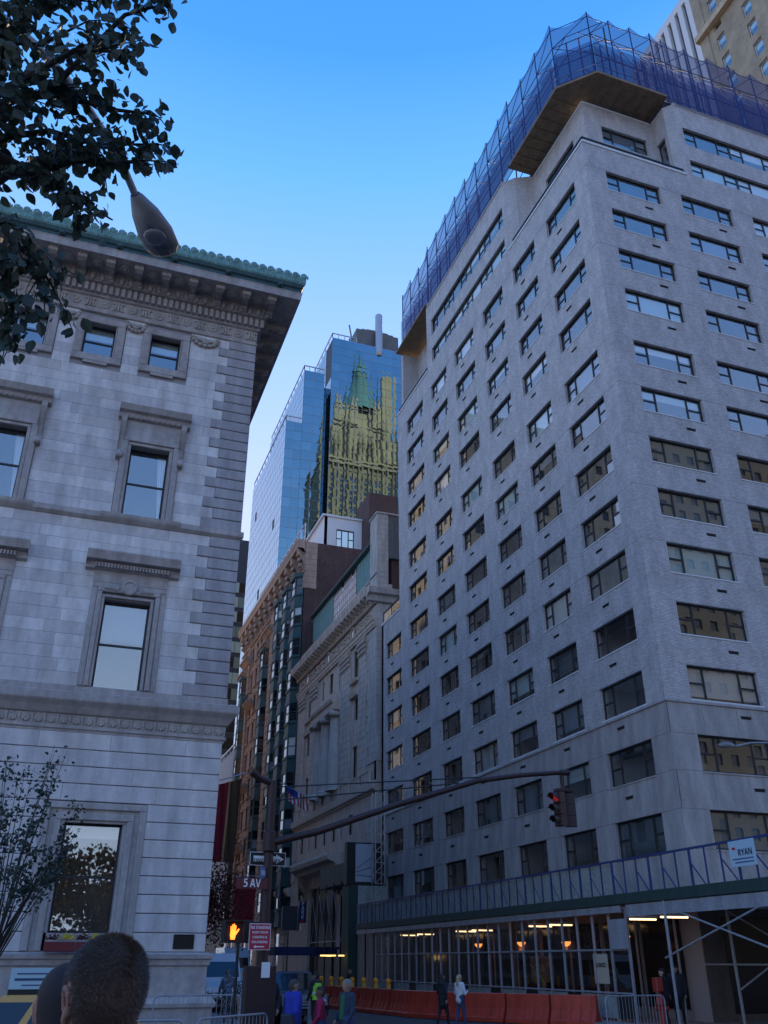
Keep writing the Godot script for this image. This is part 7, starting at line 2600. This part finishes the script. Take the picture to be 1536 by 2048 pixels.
		if hairy > 0.6 and i % 2 == 0:
			for r in 3:
				var base := m.v[i] + Vector3(rng.randfn(), rng.randfn(), rng.randfn()) * 0.002
				var t := (m.n[i] + Vector3(0, -0.5, 0.2) + Vector3(rng.randfn(), rng.randfn(), rng.randfn()) * 0.35).normalized() * rng.randf_range(0.006, 0.006 + 0.009 * thick)
				var w := m.n[i].cross(Vector3(0.3, 0.5, 0.8)).normalized() * 0.0009
				hm.tri(base - w, base + w, base + t)
	part(P, "body", m, M.paint_v, true)
	var ho := part(P, "hair", hm, mat(0.13, 0.085, 0.062, 0.6), true)
	ho.set_meta("kind", "stuff")

# ---------- trees
func leaf_mesh(l: float, w: float) -> Mesh:
	var m := MB.new()
	var pts := [[0.0, 0.0], [0.15, 0.3], [0.35, 0.48], [0.55, 0.46], [0.75, 0.3], [0.9, 0.1], [1.0, 0.0]]
	for i in pts.size() - 1:
		var a: Array = pts[i]
		var b: Array = pts[i + 1]
		var c0 := Vector3(a[0] * l, -0.05 * l * a[0] * a[0], 0)
		var c1 := Vector3(b[0] * l, -0.05 * l * b[0] * b[0], 0)
		for s in [-1.0, 1.0]:
			var e0 := c0 + Vector3(0, a[1] * w * 0.28, a[1] * w * s)
			var e1 := c1 + Vector3(0, b[1] * w * 0.28, b[1] * w * s)
			if s > 0: m.quad(c0, e0, e1, c1)
			else: m.quad(c1, e1, e0, c0)
	return m.done()

# leaves hung along twigs: returns transforms
func spray(a: Vector3, b: Vector3, n: int, spread: float) -> Array:
	var out := []
	var d := (b - a).normalized()
	for i in n:
		var t := (i + rng.randf()) / n
		var p := a.lerp(b, t) + Vector3(rng.randfn(), rng.randfn() * 0.7, rng.randfn()) * spread
		var dir := (d * 0.6 + Vector3(rng.randfn() * 0.6, -0.75 + rng.randfn() * 0.25, rng.randfn() * 0.6)).normalized()
		var sd := dir.cross(Vector3(rng.randfn(), rng.randfn() * 0.4, rng.randfn())).normalized()
		out.append(Transform3D(Basis(dir, sd.cross(dir).normalized(), sd) * Basis.from_scale(Vector3.ONE * rng.randf_range(0.7, 1.25)), p))
	return out

func mass(parent: Node, called: String, mesh: Mesh, m: Material, at: Array):
	var mm := MultiMesh.new()
	mm.transform_format = MultiMesh.TRANSFORM_3D
	mm.mesh = mesh
	mm.instance_count = at.size()
	for i in at.size(): mm.set_instance_transform(i, at[i])
	var o := MultiMeshInstance3D.new()
	o.name = called
	o.multimesh = mm
	o.material_override = m
	parent.add_child(o, true)
	o.set_meta("kind", "stuff")

# a point seen from the lens at those picture fractions, that far along the street axis (branches are traced this way, then built in depth)
func seen(px: float, py: float, depth: float) -> Vector3:
	var cam := Basis.from_euler(Vector3(deg_to_rad(27.217), deg_to_rad(-19.733), 0))
	var d := cam * Vector3((px - 768) / 1747.0, -(py - 1024) / 1747.0, -1.0)
	return Vector3(0, 2.1, 0) + d * depth

func trees():
	# the elm: trunk out of the picture on the left, limbs reaching into it
	var E := thing("elm_tree", "near elm tree with drooping leafy branches over the avenue", "tree", Vector3(-4.2, 0.15, -3.6))
	var tk := MB.new()
	tk.tube([E.position, Vector3(-4.1, 2.5, -3.65), Vector3(-4.0, 5.2, -3.8), Vector3(-3.7, 7.4, -4.2), Vector3(-3.5, 10.0, -4.4)], [0.3, 0.24, 0.2, 0.15, 0.06], 12)
	part(E, "trunk", tk, M.bark)
	var joint := Vector3(-3.85, 6.4, -4.0)
	# limb ends traced in the photograph: [pixels along the limb], depth
	var limbs := [[[[-260, 420], [-40, 270], [120, 160], [250, 30], [340, 5]], 6.2], [[[-200, 380], [-10, 190], [150, 100], [270, 105]], 6.0], [[[-200, 420], [20, 195], [120, 190], [230, 220], [310, 228]], 6.4], [[[-220, 480], [0, 275], [100, 262], [200, 290], [318, 288]], 6.6], [[[-220, 520], [20, 345], [90, 345], [150, 395], [225, 440]], 6.1], [[[-200, 520], [-20, 400], [20, 480], [70, 520], [110, 580]], 5.7], [[[-220, 560], [-40, 440], [0, 520], [25, 620], [30, 680]], 5.5], [[[-240, 400], [-60, 120], [60, 30], [120, -60]], 6.3], [[[-240, 400], [-40, 330], [60, 330], [130, 290], [180, 285]], 6.9], [[[-200, 300], [-40, 80], [80, 90], [180, 40]], 6.8], [[[-200, 300], [-60, 40], [60, -10], [200, 5]], 6.5], [[[60, 345], [150, 320], [250, 325], [300, 320]], 6.3]]
	var all := []
	for L in limbs:
		var pts := [joint + Vector3(rng.randfn() * 0.1, rng.randf_range(-0.6, 1.2), rng.randfn() * 0.1)]
		for q in L[0]: pts.append(seen(q[0], q[1], L[1] + rng.randf_range(-0.12, 0.12)))
		var rad := []
		for i in pts.size(): rad.append(lerpf(0.05, 0.006, float(i) / (pts.size() - 1)))
		var b := MB.new()
		b.tube(pts, rad, 6)
		part(E, "branch", b, M.bark)
		for i in range(2, pts.size()):
			var a: Vector3 = pts[i - 1]
			var e: Vector3 = pts[i]
			var n := int(a.distance_to(e) / 0.017)
			all.append_array(spray(a, e, n, 0.07))
			for k in 3:   # side twigs
				var s := a.lerp(e, rng.randf())
				var t := s + ((e - a).normalized() * 0.6 + Vector3(rng.randfn() * 0.5, rng.randf_range(-0.9, 0.2), rng.randfn() * 0.5)).normalized() * rng.randf_range(0.15, 0.4)
				var tw := MB.new()
				tw.tube([s, s.lerp(t, 0.5) + Vector3(0, 0.015, 0), t], [0.006, 0.005, 0.003], 5)
				part(E, "twig", tw, M.bark)
				all.append_array(spray(s, t, int(s.distance_to(t) / 0.02), 0.04))
	# the thick of the crown at the picture's edge
	for i in 500:
		all.append_array(spray(seen(rng.randf_range(-150, 60), rng.randf_range(-60, 260), rng.randf_range(5.8, 7.2)), seen(0, 100, 6.5), 1, 0.0))
	for i in 900:
		all.append_array(spray(seen(rng.randf_range(-420, -60), rng.randf_range(-300, 600), rng.randf_range(5.2, 7.4)), seen(0, 100, 6.5), 1, 0.0))
	var lm := leaf_mesh(0.092, 0.066)
	var rest := [[], [], []]
	var off := origin(E)
	var cam := Basis.from_euler(Vector3(deg_to_rad(27.217), deg_to_rad(-19.733), 0)).inverse()
	var singles := 0
	for i in all.size():
		var t: Transform3D = all[i]
		var q := cam * (t.origin - Vector3(0, 2.1, 0))
		if t.origin.distance_to(Vector3(-0.05, 9.05, -7.2)) < 0.75 or (q.x / -q.z > -0.305 and q.y / -q.z < 0.392 and q.y / -q.z > 0.28): continue   # pruned round the street lamp
		var on := absf(q.x / q.z) < 0.44 and absf(q.y / q.z) < 0.586
		t.origin -= off
		if on and i % 4 == 0 and singles < 300:
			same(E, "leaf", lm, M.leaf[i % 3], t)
			singles += 1
		else: rest[i % 3].append(t)
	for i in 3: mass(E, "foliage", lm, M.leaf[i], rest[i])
	# the slight tree by the clubhouse
	sapling("slender young tree with sparse leaves before the clubhouse window", Vector3(-0.95, 0.15, -24.2), 7.0, 1.9, M.leaf[1], 3, 0.07)
	rusty_tree()
	# park trees behind the camera, mirrored in the low windows
	for i in 6:
		park_tree(Vector3(-26 + i * 7.5 + rng.randf_range(-1, 1), 0.15, rng.randf_range(17, 27)), rng.randf_range(9, 13), i)

func sapling(label: String, at: Vector3, h: float, r: float, m: Material, s: int, size: float):
	var S := thing("young_tree", label, "tree", at)
	var tk := MB.new()
	tk.tube([at, at + Vector3(0.05, h * 0.2, 0), at + Vector3(0.1, h * 0.3, 0)], [0.07, 0.055, 0.045], 8)
	part(S, "trunk", tk, M.bark)
	var lm := leaf_mesh(size * 1.5, size)
	var leaves := []
	for i in 40:
		var a := rng.randf() * TAU
		var y0 := h * rng.randf_range(0.16, 0.34)
		var p0 := at + Vector3(0.06, y0, 0)
		var out := rng.randf_range(0.4, 1.0) * r
		var top := h * rng.randf_range(0.5, 1.0)
		var p1 := at + Vector3(cos(a) * out * 0.5, lerpf(y0, top, 0.55), sin(a) * out * 0.5)
		var p2 := at + Vector3(cos(a) * out, top, sin(a) * out * 0.8)
		var b := MB.new()
		b.tube([p0, p1, p2], [0.022, 0.014, 0.005], 5)
		for k in 4:
			var q := p1.lerp(p2, rng.randf())
			var e := q + Vector3(rng.randfn() * 0.3, rng.randf_range(0.1, 0.45), rng.randfn() * 0.3)
			b.tube([q, e], [0.006, 0.003], 4)
			for t in spray(q, e, 10, 0.06): leaves.append(t)
		for t in spray(p1, p2, 22, 0.1): leaves.append(t)
		part(S, "branch", b, M.bark)
	for i in leaves.size(): leaves[i].origin -= at
	mass(S, "crown", lm, m, leaves)

func rusty_tree():
	var at := Vector3(8.0, 0.15, -52)
	var R := thing("rust_leaved_tree", "small rust leaved street tree beyond the clubhouse corner", "tree", at)
	var tk := MB.new()
	tk.tube([at, at + Vector3(0.1, 2.2, 0), at + Vector3(0.3, 4.8, 0.1)], [0.12, 0.09, 0.03], 8)
	part(R, "trunk", tk, M.bark)
	var lv := []
	for i in 7000:
		var d := Vector3(rng.randfn(), rng.randfn() * 0.9, rng.randfn()) * 0.95
		var t: Transform3D = spray(Vector3(0.2, 4.6, 0) + d, Vector3(0.2, 5.0, 0) + d * 1.2, 1, 0.02)[0]
		lv.append(t)
	mass(R, "crown", leaf_mesh(0.12, 0.1), mat(0.12, 0.03, 0.02, 0.8), lv)

func park_tree(at: Vector3, h: float, k: int):
	var P := thing("park_tree", ["green park tree with spreading crown behind the viewer", "orange tinged park tree behind the viewer"][int(k % 3 == 1)], "tree", at, "park trees across the avenue")
	var tk := MB.new()
	tk.tube([at, at + Vector3(0, h * 0.4, 0), at + Vector3(0.2, h * 0.9, 0)], [0.3, 0.2, 0.05], 8)
	for i in 7:
		var a := TAU * i / 7
		tk.tube([at + Vector3(0, h * 0.35, 0), at + Vector3(cos(a) * h * 0.25, h * 0.7, sin(a) * h * 0.25)], [0.1, 0.03], 5)
	part(P, "trunk", tk, M.bark)
	var lv := []
	for i in 60:
		var c := Vector3(rng.randfn() * 0.2, 0.68 + rng.randfn() * 0.14, rng.randfn() * 0.2) * h
		for j in 80:
			var p := c + Vector3(rng.randfn(), rng.randfn(), rng.randfn()) * h * 0.05
			lv.append(spray(p, p + Vector3(rng.randfn(), 0.2, rng.randfn()), 1, 0.0)[0])
	mass(P, "crown", leaf_mesh(0.34, 0.3), mat(0.22, 0.11, 0.02, 0.8) if k % 3 == 1 else M.leaf[k % 3], lv)
